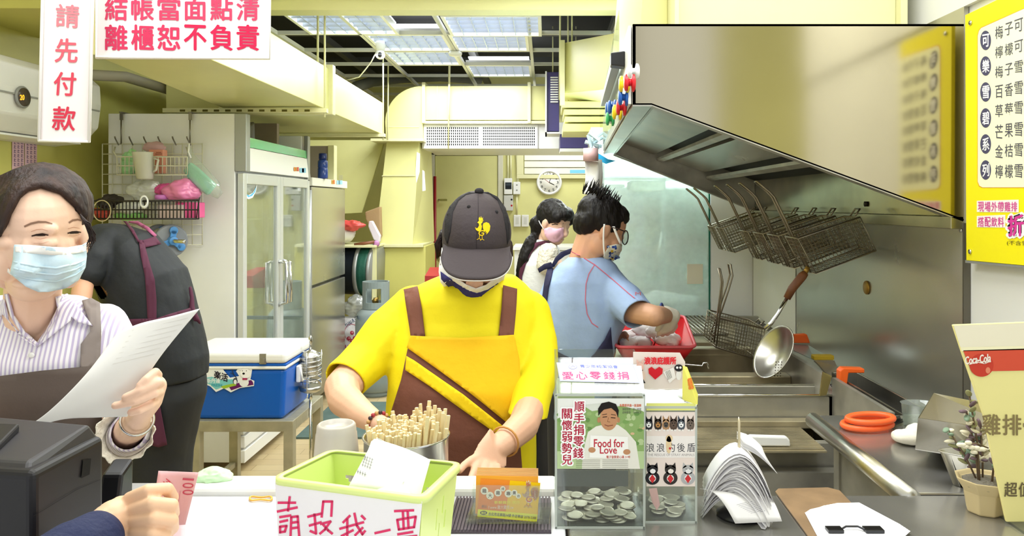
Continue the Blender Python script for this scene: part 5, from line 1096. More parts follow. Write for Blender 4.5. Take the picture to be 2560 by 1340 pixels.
# ================================================================ people: shared helpers
SKIN = mat('skin', '#e6b596', .5, var=.05, vs=12, sss=.0, bump=.05, bs=90)
SKINP = mat('skin_pale', '#f0c8ae', .5, var=.05, vs=12, bump=.05, bs=90)
SKINT = mat('skin_tan', '#dba888', .5, var=.07, vs=12, bump=.05, bs=90)
HAIR = mat('black_hair', '#171313', .5, var=.3, vs=30, spec=.3, bump=.45, bs=110, stretch=(1, 1, .12))
HAIRB = mat('dark_brown_hair', '#35241e', .55, var=.5, vs=40, spec=.3, bump=.5, bs=110, stretch=(1, 1, .15), dirt='#1c1514')
class Head:
    def __init__(s, c, yaw=0, pitch=0, roll=0, sc=1.):
        s.c = Vector(c); s.sc = sc
        M = Matrix.Rotation(yaw, 3, 'Z') @ Matrix.Rotation(roll, 3, 'Y') @ Matrix.Rotation(pitch, 3, 'X')
        s.r = M@V(1, 0, 0); s.f = M@V(0, -1, 0); s.u = M@V(0, 0, 1)
        s.R = Matrix((s.r, s.f, s.u)).transposed()
    def w(s, a, b, c): return s.c+(s.r*a+s.f*b+s.u*c)*s.sc
    def ball(s, B, p, r): B.ball(s.w(*p), tuple(x*s.sc for x in r), s.R)
    def skull(s, B, ears=True):
        b = s.ball
        b(B, (0, -.008, .030), (.074, .094, .084)); b(B, (0, .030, -.02), (.064, .060, .082)); b(B, (0, .042, -.078), (.043, .045, .036))
        for k in (-1, 1):
            b(B, (.036*k, .058, -.036), (.030, .028, .034)); b(B, (.050*k, .012, -.055), (.022, .04, .045))
            b(B, (.031*k, .074, .004), (.0155, .0145, .0125))
            if ears: b(B, (.073*k, -.004, -.008), (.009, .019, .031))
            b(B, (.013*k, .094, -.040), (.009, .010, .008))
        B.cap(s.w(0, .074, .020), s.w(0, .101, -.036), .0065*s.sc, .0120*s.sc)
        B.cap(s.w(-.036, .070, .028), s.w(.036, .070, .028), .0115*s.sc, .0115*s.sc)
        b(B, (0, .082, -.068), (.024, .013, .0085))
def fingers(B, lst, r0, r1):
    for pts in lst:
        n = len(pts); q = [P(*p) for p in pts]
        B.chainw([(q[i], r0+(r1-r0)*i/(n-1)) for i in range(n)])
def strands(name, m, lst, parent, r=.0009):
    b = MB()
    for pts in lst: b.tube([P(*p) for p in pts], [r]*(len(pts)-1)+[r*.4], 4)
    o = b.build(name, m, parent); o['kind'] = 'stuff'; return o
# ================================================================ worker in yellow
W = thing('person', 'person in a yellow t-shirt, brown apron and dark cap looking down', 'person', V(P(1190, 0, 1.9).x, 1.95, 0))
YS = mat('yellow_jersey', '#f7e400', .75, var=.05, vs=5, bump=.15, bs=40)
body = Blob()
body.rows([(1075, 1300, 735, 1.92, .07), (1000, 1335, 790, 1.93, .09), (990, 1338, 870, 1.93, .11), (990, 1330, 980, 1.92, .125), (985, 1325, 1100, 1.92, .135), (980, 1325, 1250, 1.95, .135)])
body.chain([(1188, 740, 1.92, 62), (1188, 660, 1.86, 52)])
hd = Head(P(1190, 612, 1.84), 0, math.radians(42), 0, .97); hd.skull(body)
# arms: image left, image right
body.chain([(1020, 790, 1.93, 50), (915, 905, 1.84, 46), (855, 968, 1.74, 44)]); body.chain([(855, 968, 1.74, 44), (862, 1000, 1.68, 42), (905, 1035, 1.58, 34), (950, 1062, 1.50, 24)])
body.chain([(950, 1062, 1.50, 22), (985, 1075, 1.46, 26)])
fingers(body, [[(985, 1070, 1.46), (1010, 1085, 1.44), (1020, 1105, 1.43)], [(985, 1080, 1.45), (1005, 1100, 1.43), (1010, 1118, 1.42)], [(978, 1085, 1.46), (992, 1108, 1.44)], [(990, 1060, 1.46), (1018, 1068, 1.44), (1035, 1085, 1.42)]], .0095, .0075)
body.chain([(1318, 800, 1.94, 40), (1340, 910, 1.87, 34), (1328, 1010, 1.76, 37)]); body.chain([(1328, 1012, 1.76, 38), (1308, 1064, 1.63, 39), (1268, 1100, 1.54, 34), (1240, 1122, 1.51, 30)])
# right hand: back of the hand with fingers towards the counter
body.loft([(P(1248, 1118, 1.50), P(1260, 1140, 1.50)-P(1236, 1096, 1.50), V(0, .016, .010)), (P(1222, 1145, 1.475), (P(1250, 1170, 1.475)-P(1196, 1118, 1.475))*.56, V(0, .014, .008)), (P(1208, 1165, 1.455), (P(1240, 1182, 1.455)-P(1178, 1148, 1.455))*.5, V(0, .011, .007))])
fingers(body, [[(1205, 1138, 1.475), (1178, 1150, 1.455), (1160, 1163, 1.44), (1150, 1176, 1.425)], [(1200, 1152, 1.465), (1186, 1176, 1.44), (1178, 1196, 1.42), (1172, 1212, 1.41)], [(1215, 1162, 1.46), (1208, 1186, 1.44), (1203, 1206, 1.425), (1200, 1220, 1.415)], [(1230, 1168, 1.46), (1228, 1190, 1.44), (1226, 1208, 1.43)], [(1243, 1168, 1.465), (1246, 1186, 1.45), (1247, 1200, 1.44)]], .0088, .0066)
bd_ = body.build('body', SKIN, W, .0030, 4)
sh = Blob()
sh.rows([(1095, 1285, 690, 1.925, .075), (1048, 1312, 712, 1.93, .095), (1000, 1342, 745, 1.93, .110), (975, 1355, 790, 1.93, .12), (972, 1352, 860, 1.92, .14), (975, 1345, 950, 1.90, .15), (970, 1340, 1050, 1.90, .155), (962, 1340, 1180, 1.92, .155), (958, 1340, 1300, 1.94, .15)], ex=2.6)
sh.chain([(1035, 775, 1.93, 62), (975, 830, 1.89, 64), (915, 900, 1.84, 60), (868, 948, 1.77, 58)])
sh.chain([(1318, 785, 1.93, 58), (1338, 850, 1.90, 54), (1345, 930, 1.84, 50), (1328, 1005, 1.76, 52), (1318, 1050, 1.72, 52)])
# cut sleeve ends by planes
shirt = sh.build('shirt', YS, W, .0055, 6, .005, 8, 2.)
def cut(o, p, n):       # remove the surface beyond the plane through p with normal n and leave an open hem
    me = o.data; bm = bmesh.new(); bm.from_mesh(me); wp = WP[o.name]
    bmesh.ops.bisect_plane(bm, geom=bm.verts[:]+bm.edges[:]+bm.faces[:], plane_co=Vector(p)-wp, plane_no=Vector(n), clear_outer=True)
    bm.to_mesh(me); bm.free(); return o
def cut_local(o, p, n, near, rad):   # the same, only for faces near a point
    me = o.data; bm = bmesh.new(); bm.from_mesh(me); wp = WP[o.name]; q = Vector(near)-wp
    fs = [f for f in bm.faces if (f.calc_center_median()-q).length < rad]; g = set()
    for f in fs:
        g.add(f); g.update(f.verts); g.update(f.edges)
    bmesh.ops.bisect_plane(bm, geom=list(g), plane_co=Vector(p)-wp, plane_no=Vector(n), clear_outer=False)
    pl = Vector(p)-wp; nn = Vector(n).normalized()
    dl = [f for f in bm.faces if (f.calc_center_median()-q).length < rad*1.15 and (f.calc_center_median()-pl).dot(nn) > 1e-5]
    bmesh.ops.delete(bm, geom=dl, context='FACES'); bm.to_mesh(me); bm.free(); return o
ld = (P(868, 948, 1.77)-P(915, 900, 1.84)).normalized(); cut_local(shirt, P(862, 950, 1.765), ld+V(0, -.1, -.15), P(845, 975, 1.74), .095)
rd = (P(1332, 1005, 1.77)-P(1345, 930, 1.84)).normalized(); cut_local(shirt, P(1328, 1034, 1.75), V(-.15, -.1, -1), P(1325, 1060, 1.73), .085)
shirt.modifiers.new('so', 'SOLIDIFY').thickness = .004
bv = bvh_of([shirt]); tb = Blob(); tb.rows([(1000, 1342, 745, 1.93, .110), (975, 1355, 790, 1.93, .12), (972, 1352, 860, 1.92, .14), (975, 1345, 950, 1.90, .15), (970, 1340, 1050, 1.90, .155), (962, 1340, 1180, 1.92, .155), (958, 1340, 1300, 1.94, .15)], ex=2.6); tbv = tb.bvh()
BRN = mat('brown_apron_cloth', '#7a4a38', .8, var=.10, vs=10, bump=.15, bs=60); GLD = mat('golden_apron_cloth', '#fbc700', .8, var=.05, vs=6, bump=.12, bs=50); GL2 = mat('yellow_apron_band', '#fdd800', .8, bump=.12, bs=50)
ap = drape(tbv, [(1026, 840), (1155, 846), (1284, 838), (1298, 900), (1302, 1000), (1300, 1100), (1306, 1190), (1308, 1230), (955, 1230), (962, 1110), (978, 1030), (1003, 950), (1018, 880)], 'apron', BRN, W, .010, 13, .003)
bv2 = bvh_of([ap])
drape(bv2, [(1026, 839), (1155, 845), (1285, 837), (1299, 900), (1303, 1000), (1301, 1062), (1281, 1068), (1201, 1003), (1174, 982), (1092, 922), (1017, 869)], 'apron_upper', GLD, ap, .006, 9, .0016)
drape(bv2, [(1016, 890), (1034, 900), (1158, 986), (1270, 1075), (1285, 1088), (1252, 1092), (1151, 1021), (1075, 966), (1013, 925)], 'apron_band', GL2, ap, .006, 9, .0016)
drape(bv, [(1009, 724), (1044, 716), (1054, 770), (1063, 843), (1027, 843), (1018, 780)], 'apron_strap', BRN, W, .006, 10, .003)
drape(bv, [(1258, 713), (1293, 722), (1290, 780), (1284, 843), (1246, 843), (1254, 770)], 'apron_strap', BRN, W, .006, 10, .003)
# cap
CAPM = mat('cap_cotton', '#3f3638', .8, bump=.12, bs=160); CAPB = mat('cap_black_mesh', '#1f1c1f', .85, bump=.2, bs=260)
cp = Blob(); cc_ = P(1192, 582, 1.83)
cp.ball(cc_, (.084, .105, .102)); cp.ball(P(1190, 605, 1.85), (.083, .10, .085)); 
cap_ = cp.build('cap', CAPM, W, .005, 4)
cut(cap_, P(1190, 632, 1.74), V(0, -.25, -1))
cbv = bvh_of([cap_])
drape(cbv, [(1190, 482), (1165, 487), (1146, 502), (1132, 530), (1126, 580), (1118, 612), (1110, 590), (1112, 550), (1124, 516), (1146, 493), (1172, 480)], 'cap_side_mesh', CAPB, cap_, .0012, 6, .0008)
drape(cbv, [(1200, 480), (1225, 486), (1244, 502), (1258, 535), (1266, 580), (1268, 612), (1274, 596), (1274, 560), (1264, 520), (1244, 492), (1220, 480)], 'cap_side_mesh', CAPB, cap_, .0012, 6, .0008)
def brim(u, v):
    a = (u-.5)*2; base = (1192+82*math.sin(a*1.35), 622+16*math.cos(a*1.3)-16+(8*u)); out = (1191+90*math.sin(a*1.50), 640+60*(1-abs(a)**2.6)*1.0)
    k = v**.9; x = base[0]*(1-k)+out[0]*k; y = base[1]*(1-k)+out[1]*k
    d = (1.735+.065*a*a)*(1-k)+(1.665+.075*a*a)*k
    return P(x, y, d)
br_ = one('brim', CAPM, lambda b: b.sheet(brim, 30, 10), W, solid=.004)
one('brim_piping', mat('cap_piping', '#d8d4cc', .6), lambda b: b.tube([brim(k/40, 1.0)+V(0, 0, -.002) for k in range(41)], .0016, 6), br_)
one('brim_stitching', mat('dark_stitch', '#2d2528', .8), lambda b: [b.tube([brim(k/30, q)+V(0, -.0022, .0012) for k in range(2, 29)], .0005, 4) for q in (.30, .42, .54, .66)], br_)['kind'] = 'stuff'
one('cap_button', CAPB, lambda b: b.ball(P(1198, 478, 1.80), (.011, .010, .008), 12, 8), cap_)
one('seam', mat('dark_stitch', '#2d2528', .8), lambda b: b.tube([cbv.ray_cast(EYE, ray(1196+1.0*math.sin(y*.05)-(y-480)*.03, y).normalized())[0] for y in range(486, 634, 8)], .0009, 5), cap_)
for x, y in ((1172, 517), (1241, 530)): one('eyelet', CAPB, lambda b: b.ball(cbv.ray_cast(EYE, ray(x, y).normalized())[0], (.0045, .0035, .0045), 10, 8), cap_)
pr = Print(bvh=cbv, base=.0015); RY_ = '#f3cb18'
def rooster(pr, X, Y, S, c1, c2=None):
    f = lambda pts: [(X+x*S, Y+y*S) for x, y in pts]
    pr.poly(f([(-8, -38), (-5, -46), (-2, -39), (1, -48), (4, -39), (8, -44), (7, -36), (10, -32), (-6, -30)]), c1)
    pr.poly(f([(-8, -30), (8, -30), (5, -24), (1, -20), (4, -10), (2, 2), (-4, 8), (-10, 8), (-18, 2), (-21, -8), (-17, -4), (-12, -4), (-6, -14), (-8, -22), (-13, -24)]), c1)
    pr.poly(f([(10, -22), (20, -26), (30, -22), (35, -12), (33, 4), (26, 14), (20, 20), (22, 10), (17, 14), (18, 6), (12, 8), (8, -4), (7, -14)]), c1)
    pr.line(f([(14, 8), (6, 5), (-2, 7), (-7, 14), (-4, 21), (4, 23), (10, 20), (11, 14), (4, 14)]), 3.6*S, c1, 1)
    pr.line(f([(-4, 22), (-6, 34), (-14, 38)]), 2*S, c1); pr.line(f([(-6, 34), (0, 38)]), 2*S, c1)
    pr.line(f([(5, 24), (5, 36), (-2, 41)]), 2*S, c1); pr.line(f([(5, 36), (12, 40)]), 2*S, c1)
rooster(pr, 1202, 573, .68, RY_); pr.build('rooster_emblem', cap_)
for s_ in (-1, 1):
    x = 1190+s_*(84 if s_ < 0 else 86)
hb_ = Blob(); hb_.ball(P(1103, 612, 1.88), (.010, .03, .038)); hb_.ball(P(1275, 628, 1.88), (.008, .025, .028)); hb_.ball(P(1190, 620, 1.93), (.075, .04, .06))
hb_.build('hair', HAIRB, W, .004, 2, .004, 40)
strands('loose_hair', HAIRB, [[(1095+random.random()*8, 585+random.random()*15, 1.85), (1086+random.random()*8, 610, 1.85), (1090+random.random()*10, 640+random.random()*15, 1.86)] for k in range(26)], W)
# mask pulled low on the chin: white rim, navy band, patterned lower half
mbv = bvh_of([bd_])
MW = mat('mask_white', '#f4f2ee', .8)
mk = drape(mbv, [(1098, 660), (1106, 664), (1130, 685), (1165, 712), (1190, 722), (1215, 712), (1245, 690), (1262, 684), (1258, 706), (1244, 735), (1215, 756), (1185, 770), (1155, 758), (1125, 735), (1102, 706), (1097, 680)], 'face_mask', MW, W, .010, 9, .002, 1.72)
kb = bvh_of([mk]); pass
drape(kb, [(1101, 678), (1130, 700), (1165, 724), (1192, 733), (1220, 724), (1246, 706), (1240, 726), (1215, 742), (1188, 752), (1155, 742), (1125, 722), (1103, 698)], 'navy_band', mat('mask_navy', '#2f2a6a', .8), mk, .0035, 7, .0012)
pr = Print(bvh=kb, base=.0022); 
for x, y in ((1150, 748), (1228, 738), (1210, 752), (1165, 757)): pr.line([(x-5, y-3), (x+1, y+1)], 2.2, '#c04048', 1)
pr.text('G', (1158, 748, 1172, 762), '#c04048', 1, .03); pr.build('mask_print', mk)
one('mask_loop', MW, lambda b: b.tube([P(1100, 662, 1.76), P(1104, 640, 1.80), P(1106, 620, 1.84)], .002, 6), mk)
# bracelet, wrist band, trousers
random.seed(5)
bcl = [V(0, 0, 0)]
BC1 = [mat('bead_red', '#a8323c', .4), mat('bead_dark', '#33262a', .4), mat('bead_tan', '#c69a5e', .4)]
cw = P(946, 1060, 1.505); axw = (P(985, 1075, 1.46)-P(905, 1035, 1.58)).normalized(); u1, u2 = frame_axes(axw)
for k in range(18):
    a = 2*math.pi*k/18; one('bead', BC1[k % 3], lambda b: b.ball(cw+(u1*math.cos(a)+u2*math.sin(a))*.0225, .0042, 8, 6), W)
cw = P(1262, 1104, 1.53); axw = (P(1240, 1122, 1.51)-P(1308, 1062, 1.62)).normalized(); u1, u2 = frame_axes(axw)
one('rubber_band', mat('tan_rubber', '#c98f4a', .6), lambda b: b.tube([cw+(u1*math.cos(k*math.pi/10)+u2*math.sin(k*math.pi/10))*.0305 for k in range(20)], .0022, 6, closed=True), W)
pt = Blob(); pt.rows([(965, 1335, 1180, 1.97, .13), (975, 1325, 1400, 1.97, .13), (1000, 1300, 1440, 1.97, .12)])
for x in (-.25, -.09): pt.cap(V(x, 1.97, .75), V(x, 1.97, .06), .088, .06)
pt.build('trousers', mat('dark_trousers', '#2c2c30', .8), W, .012, 4)
for x in (-.25, -.09): one('shoe', DARKP, lambda b: b.ball((x, 1.93, .045), (.05, .13, .045)), W)
# ================================================================ cashier at the left
K = thing('person', 'person in a striped lilac blouse and pale blue face mask reading a sheet', 'person', (-1.03, 1.62, 0))
kb_ = Blob(); D = 1.47
kh = Head(P(98, 585, D+.02), math.radians(20), math.radians(13), math.radians(2), 1.06); kh.skull(kb_)
kb_.chain([(85, 690, D+.04, 62), (80, 800, D+.08, 62)])
kb_.rows([(-60, 230, 790, 1.58, .055), (-130, 300, 850, 1.6, .085), (-120, 290, 950, 1.6, .10), (-110, 280, 1100, 1.6, .10), (-110, 275, 1200, 1.6, .10)])
kb_.chain([(255, 845, 1.60, 55), (295, 960, 1.58, 46), (310, 1085, 1.53, 42)]); kb_.chain([(310, 1085, 1.53, 42), (335, 1065, 1.42, 36), (352, 1035, 1.34, 27)])
kb_.chain([(-100, 850, 1.60, 50), (-130, 1000, 1.55, 45), (-80, 1120, 1.4, 40), (-20, 1120, 1.28, 32)])
# holding hand
kb_.chain([(352, 1035, 1.34, 27), (372, 1000, 1.31, 32), (388, 965, 1.295, 27)])
kb_.chain([(362, 1015, 1.32, 28), (380, 985, 1.30, 28)])
fingers(kb_, [[(394, 938, 1.29), (388, 930, 1.262), (366, 948, 1.245), (350, 964, 1.24)], [(400, 958, 1.29), (394, 956, 1.255), (352, 976, 1.238), (314, 993, 1.233)], [(398, 980, 1.29), (388, 983, 1.255), (338, 1003, 1.238), (288, 1014, 1.233)], [(388, 1004, 1.295), (376, 1011, 1.262), (350, 1025, 1.248), (328, 1031, 1.245)], [(372, 985, 1.32), (350, 970, 1.315), (335, 955, 1.31)]], .0080, .0064)
kbody = kb_.build('body', SKINP, K, .0026, 2)
# striped blouse
def stripe_mat():
    m = bpy.data.materials.new('lilac_striped_cotton'); m.use_nodes = True; nt = m.node_tree; b = nt.nodes['Principled BSDF']
    tc = nt.nodes.new('ShaderNodeTexCoord'); wv = nt.nodes.new('ShaderNodeTexWave'); wv.bands_direction = 'X'; wv.inputs['Scale'].default_value = 38; wv.inputs['Distortion'].default_value = .5; wv.inputs['Detail Scale'].default_value = .3
    nt.links.new(tc.outputs['Object'], wv.inputs[0]); r = nt.nodes.new('ShaderNodeValToRGB'); r.color_ramp.elements[0].position = .25; r.color_ramp.elements[1].position = .55
    r.color_ramp.elements[0].color = (*srgb('#c9bddb'), 1); r.color_ramp.elements[1].color = (*srgb('#f6f3f7'), 1)
    nt.links.new(wv.outputs['Fac'], r.inputs[0]); nt.links.new(r.outputs[0], b.inputs['Base Color']); b.inputs['Roughness'].default_value = .8; return m
STR = stripe_mat()
bl = Blob()
bl.rows([(-20, 200, 742, 1.58, .05), (-70, 250, 768, 1.585, .068), (-140, 300, 815, 1.59, .09), (-150, 300, 880, 1.59, .112), (-140, 295, 960, 1.59, .12), (-130, 285, 1080, 1.6, .12), (-125, 278, 1220, 1.6, .12)])
bl.chain([(262, 815, 1.60, 56), (300, 900, 1.59, 56), (318, 1010, 1.56, 52), (318, 1085, 1.52, 54)])
bl.chain([(318, 1085, 1.52, 54), (330, 1080, 1.45, 50)])
bl.chain([(-100, 830, 1.60, 60), (-130, 980, 1.56, 56)])
blouse = bl.build('blouse', STR, K, .0055, 5, .004, 8, 5.)
# neck opening: drop the faces in front of the throat
def hole(o, poly):
    me = o.data; bm = bmesh.new(); bm.from_mesh(me); wp = WP[o.name]; dl = []
    def ins(x, y):
        c = False
        for i in range(len(poly)):
            a, b = poly[i], poly[i-1]
            if (a[1] > y) != (b[1] > y) and x < (b[0]-a[0])*(y-a[1])/(b[1]-a[1])+a[0]: c = not c
        return c
    for f in bm.faces:
        q = f.calc_center_median()+wp
        if f.normal.dot(EYE-q) > 0:
            x, y = CX+q.x*F/q.y, CY-(q.z-CZ)*F/q.y
            if ins(x, y): dl.append(f)
    bmesh.ops.delete(bm, geom=dl, context='FACES'); bm.to_mesh(me); bm.free()
# chest skin laid over the blouse is avoided by opening the blouse and filling the throat with the body
hole(blouse, [(15, 735), (30, 790), (60, 835), (95, 862), (120, 830), (145, 780), (160, 735), (90, 700)])
cut_local(blouse, P(332, 1078, 1.44), V(.15, -1, .25), P(335, 1072, 1.40), .075)
blouse.modifiers.new('so', 'SOLIDIFY').thickness = .003
th = Blob(); 
kbv = bvh_of([kbody, blouse])
drape(bvh_of([blouse, kbody]), [(140, 742), (168, 735), (190, 760), (232, 815), (196, 806), (178, 792), (176, 802), (100, 862), (96, 866), (125, 825), (146, 790)], 'collar', STR, K, .010, 9, .003)
drape(bvh_of([blouse, kbody]), [(-10, 760), (10, 748), (22, 800), (50, 838), (92, 866), (60, 850), (20, 800), (8, 785), (-12, 800)], 'collar', STR, K, .010, 9, .003)
drape(bvh_of([blouse, kbody]), [(12, 735), (27, 790), (56, 837), (94, 867), (97, 859), (64, 831), (34, 788), (20, 735)], 'neckline', STR, K, .006, 7, .003)
drape(bvh_of([blouse, kbody]), [(93, 868), (124, 834), (150, 784), (164, 738), (155, 735), (140, 780), (116, 826), (93, 857)], 'neckline', STR, K, .006, 7, .003)
one('button', PLAS, lambda b: b.lathe(kbv.ray_cast(EYE, ray(82, 887).normalized())[0]+V(0, -.002, 0), [(.0055, 0), (.0055, .003), (.004, .004)], 14, (0, -1, 0)), K)
GAP = mat('grey_brown_apron', '#5b4f48', .8, var=.12, vs=8, bump=.1, bs=60)
GAS = mat('grey_strap_cloth', '#8b807a', .8, var=.08, vs=8)
ktb = Blob(); ktb.rows([(-140, 300, 815, 1.59, .09), (-150, 300, 880, 1.59, .112), (-140, 295, 960, 1.59, .12), (-130, 285, 1080, 1.6, .12), (-125, 278, 1220, 1.6, .12)])
drape(ktb.bvh(), [(-60, 952), (0, 940), (100, 927), (200, 918), (250, 914), (262, 960), (270, 1060), (276, 1180), (276, 1215), (-60, 1215)], 'apron', GAP, K, .008, 16, .003)
drape(kbv, [(205, 752), (228, 745), (250, 757), (253, 830), (250, 916), (200, 920), (202, 860), (226, 828), (222, 800)], 'apron_strap', GAS, K, .009, 11, .003)
# lace cuff
LACE = mat('cream_lace', '#e9e3d2', .8, bump=.8, bs=90)
def cuff(b):
    for ring, (c_, r) in enumerate(((P(322, 1090, 1.46), .052), (P(330, 1085, 1.425), .055))):
        pass
    ax = V(.25, -1, .35).normalized(); u, w_ = frame_axes(ax); c0 = P(322, 1088, 1.455); vs = []; n = 60
    for j, (h, r) in enumerate(((0, .041), (.012, .044), (.022, .049), (.03, .052))):
        for k in range(n): a = 2*math.pi*k/n; rr = r*(1+.05*math.sin(a*12)*(j/3)); vs.append(c0+ax*h+u*math.cos(a)*rr*1.0+w_*math.sin(a)*rr)
    b.add(vs, [(j*n+k, j*n+(k+1) % n, (j+1)*n+(k+1) % n, (j+1)*n+k) for j in range(3) for k in range(n)], True)
one('lace_cuff', LACE, cuff, K, solid=.002)
cw = P(343, 1050, 1.365); axw = (P(352, 1035, 1.34)-P(335, 1065, 1.42)).normalized(); u1, u2 = frame_axes(axw)
one('bracelet', CHROME, lambda b: b.tube([cw+(u1*math.cos(k*math.pi/14)+u2*math.sin(k*math.pi/14))*.0265 for k in range(28)], .0028, 6, closed=True), K)
# face details
fb = bvh_of([kbody])
pr = Print(bvh=fb, base=.0009, off=.0002)
def cstroke(pts, w0, w1, col_, l=0):
    q = []
    for (a, b), (c_, d_) in zip(pts, pts[1:]):
        n = max(1, int(math.hypot(c_-a, d_-b)/3)); q += [(a+(c_-a)*k/n, b+(d_-b)*k/n) for k in range(n)]
    q.append(pts[-1]); m = len(q)-1
    for i in range(m): f = i/m; pr.line([q[i], q[i+1]], (w0*(1-f)+w1*f)*(.55+.45*math.sin(math.pi*(.15+.75*f))), col_, l+.3*(i % 2))
for dy_, w_, c_ in ((0, 7, '#b08b74'), (0, 4, '#8a6a58')):
    cstroke([(62, 566), (78, 559), (96, 555), (114, 555), (130, 559)], w_, w_*.6, c_, w_ < 5); cstroke([(174, 556), (182, 551), (194, 549), (206, 552)], w_, w_*.6, c_, w_ < 5)
cstroke([(78, 579), (92, 574), (106, 573), (120, 578)], 1.6, 1.2, '#c9957a'); cstroke([(170, 572), (184, 568), (200, 571)], 1.5, 1.1, '#c9957a')
cstroke([(80, 590), (92, 587), (106, 585), (120, 588)], 4.5, 3.6, '#3a2822', 2); cstroke([(170, 583), (180, 580), (192, 579), (202, 581)], 4.2, 3.2, '#3a2822', 2)
cstroke([(88, 588), (100, 588), (112, 588)], 4.2, 4.2, '#241814', 3); cstroke([(176, 583), (186, 582), (196, 582)], 4, 3.6, '#241814', 3)
cstroke([(86, 595), (100, 597), (116, 594)], 1.4, 1, '#d6a48a'); cstroke([(174, 589), (186, 590), (198, 586)], 1.2, 1, '#d6a48a')
cstroke([(84, 608), (104, 609), (122, 603)], 1.6, 1, '#dcae96'); 
pr.build('eyes_and_brows', K)
MBLUE = mat('pale_blue_mask', '#cfe6f2', .75, bump=.08, bs=60); MWH = mat('mask_white', '#f4f2ee', .8)
mk = drape(fb, [(36, 612), (80, 614), (130, 618), (165, 620), (205, 613), (216, 606), (217, 640), (214, 668), (196, 700), (165, 720), (120, 730), (96, 730), (64, 716), (34, 690), (26, 682), (33, 650)], 'face_mask', MBLUE, K, .011, 9, .002, 1.40)
kb2 = bvh_of([mk])
drape(kb2, [(37, 611), (80, 613), (130, 617), (165, 619), (205, 612), (217, 605), (217, 626), (205, 631), (165, 637), (130, 638), (80, 634), (38, 630)], 'mask_top_band', MWH, mk, .0008, 9, .001)
for yy in (0, 17, 34):
    drape(kb2, [(34, 652+yy), (90, 664+yy), (140, 668+yy), (190, 656+yy*.8), (212, 648+yy*.6), (211, 652+yy*.6), (190, 661+yy*.8), (140, 673+yy), (90, 669+yy), (34, 657+yy)], 'pleat', MBLUE, mk, .0012, 9, .0012)
def loop(pts): return lambda b: b.sheet(lambda u, v: P(*[pts[0][i]*(1-u)**2+2*pts[1][i]*u*(1-u)+pts[2][i]*u*u for i in range(3)])+V(0, 0, (v-.5)*.008), 10, 1)
one('ear_loop', MWH, loop([(52, 632, 1.385), (15, 610, 1.42), (-5, 585, 1.46)]), mk, solid=.0012)
one('ear_loop', MWH, loop([(30, 683, 1.395), (5, 665, 1.43), (-12, 640, 1.46)]), mk, solid=.0012)
# hair pulled back
hr = Blob(); kh.ball(hr, (0, -.030, .042), (.083, .095, .086)); kh.ball(hr, (0, -.075, .0), (.062, .05, .055)); kh.ball(hr, (-.055, -.02, .0), (.03, .055, .06))
hr.build('hair', HAIRB, K, .005, 3, .002, 60)
hfv = bvh_of([kbody])
drape(hfv, [(-40, 470), (-5, 445), (40, 425), (80, 420), (120, 425), (160, 440), (188, 470), (206, 505), (218, 540), (212, 552), (206, 544), (192, 517), (154, 482), (103, 466), (70, 474), (48, 492), (24, 535), (8, 580), (-10, 600), (-40, 600)], 'hairline', HAIRB, K, .010, 11, .010, 1.42)
random.seed(11); L = []
for k in range(26):
    a = random.random(); L.append([(200+a*10, 535+a*20, 1.41), (214+random.random()*12, 555+random.random()*12, 1.42), (222+random.random()*18, 585+random.random()*20, 1.43), (215+random.random()*16, 600+random.random()*30, 1.43)])
strands('loose_hair', HAIRB, L, K, .0010)
# trousers, out of sight behind the counter
pt = Blob(); pt.rows([(-110, 270, 1210, 1.62, .11), (-100, 260, 1330, 1.62, .115)])
for x in (-1.15, -.97): pt.cap(V(x, 1.62, .85), V(x, 1.62, .06), .085, .055)
pt.build('trousers', mat('dark_trousers', '#2c2c30', .8), K, .012, 4)
for x in (-1.15, -.97): one('shoe', DARKP, lambda b: b.ball((x, 1.58, .045), (.045, .12, .045)), K)
# the sheet being read
t = thing('paper_sheet', 'large thin white sheet of paper held up by the cashier', 'paper', P(280, 1060, 1.25))
ctl = [[(42, 1083, 1.18), (150, 1050, 1.21), (240, 1044, 1.24), (318, 1042, 1.265)], [(120, 1030, 1.20), (215, 1000, 1.225), (300, 975, 1.245), (352, 968, 1.262)], [(215, 935, 1.23), (295, 905, 1.245), (365, 890, 1.26), (410, 880, 1.27)], [(292, 832, 1.27), (352, 808, 1.27), (430, 790, 1.275), (500, 771, 1.28)]]
def bez(u): return [(1-u)**3, 3*u*(1-u)**2, 3*u*u*(1-u), u**3]
def lag(pts, u):
    i = min(2, int(u*3)); f = u*3-i; p0, p1, p2, p3 = pts[max(0, i-1)], pts[i], pts[min(3, i+1)], pts[min(3, i+2)]
    return tuple(.5*((2*p1[k])+(-p0[k]+p2[k])*f+(2*p0[k]-5*p1[k]+4*p2[k]-p3[k])*f*f+(-p0[k]+3*p1[k]-3*p2[k]+p3[k])*f**3) for k in range(3))
ps = one('sheet', mat('thin_grey_paper', '#e6e4df', .7, var=.04, vs=14), lambda b: b.sheet(lambda u, v: P(*lag([lag(r, u) for r in ctl], v)), 24, 24), t, solid=.0006)
pbv = bvh_of([ps]); pr = Print(bvh=pbv, base=.0005)
for k in range(7): pr.line([(330-k*8, 826+k*14), (470-k*14, 795+k*15)], 1.2, '#d9d6cf')
pr.build('faint_rows', t)
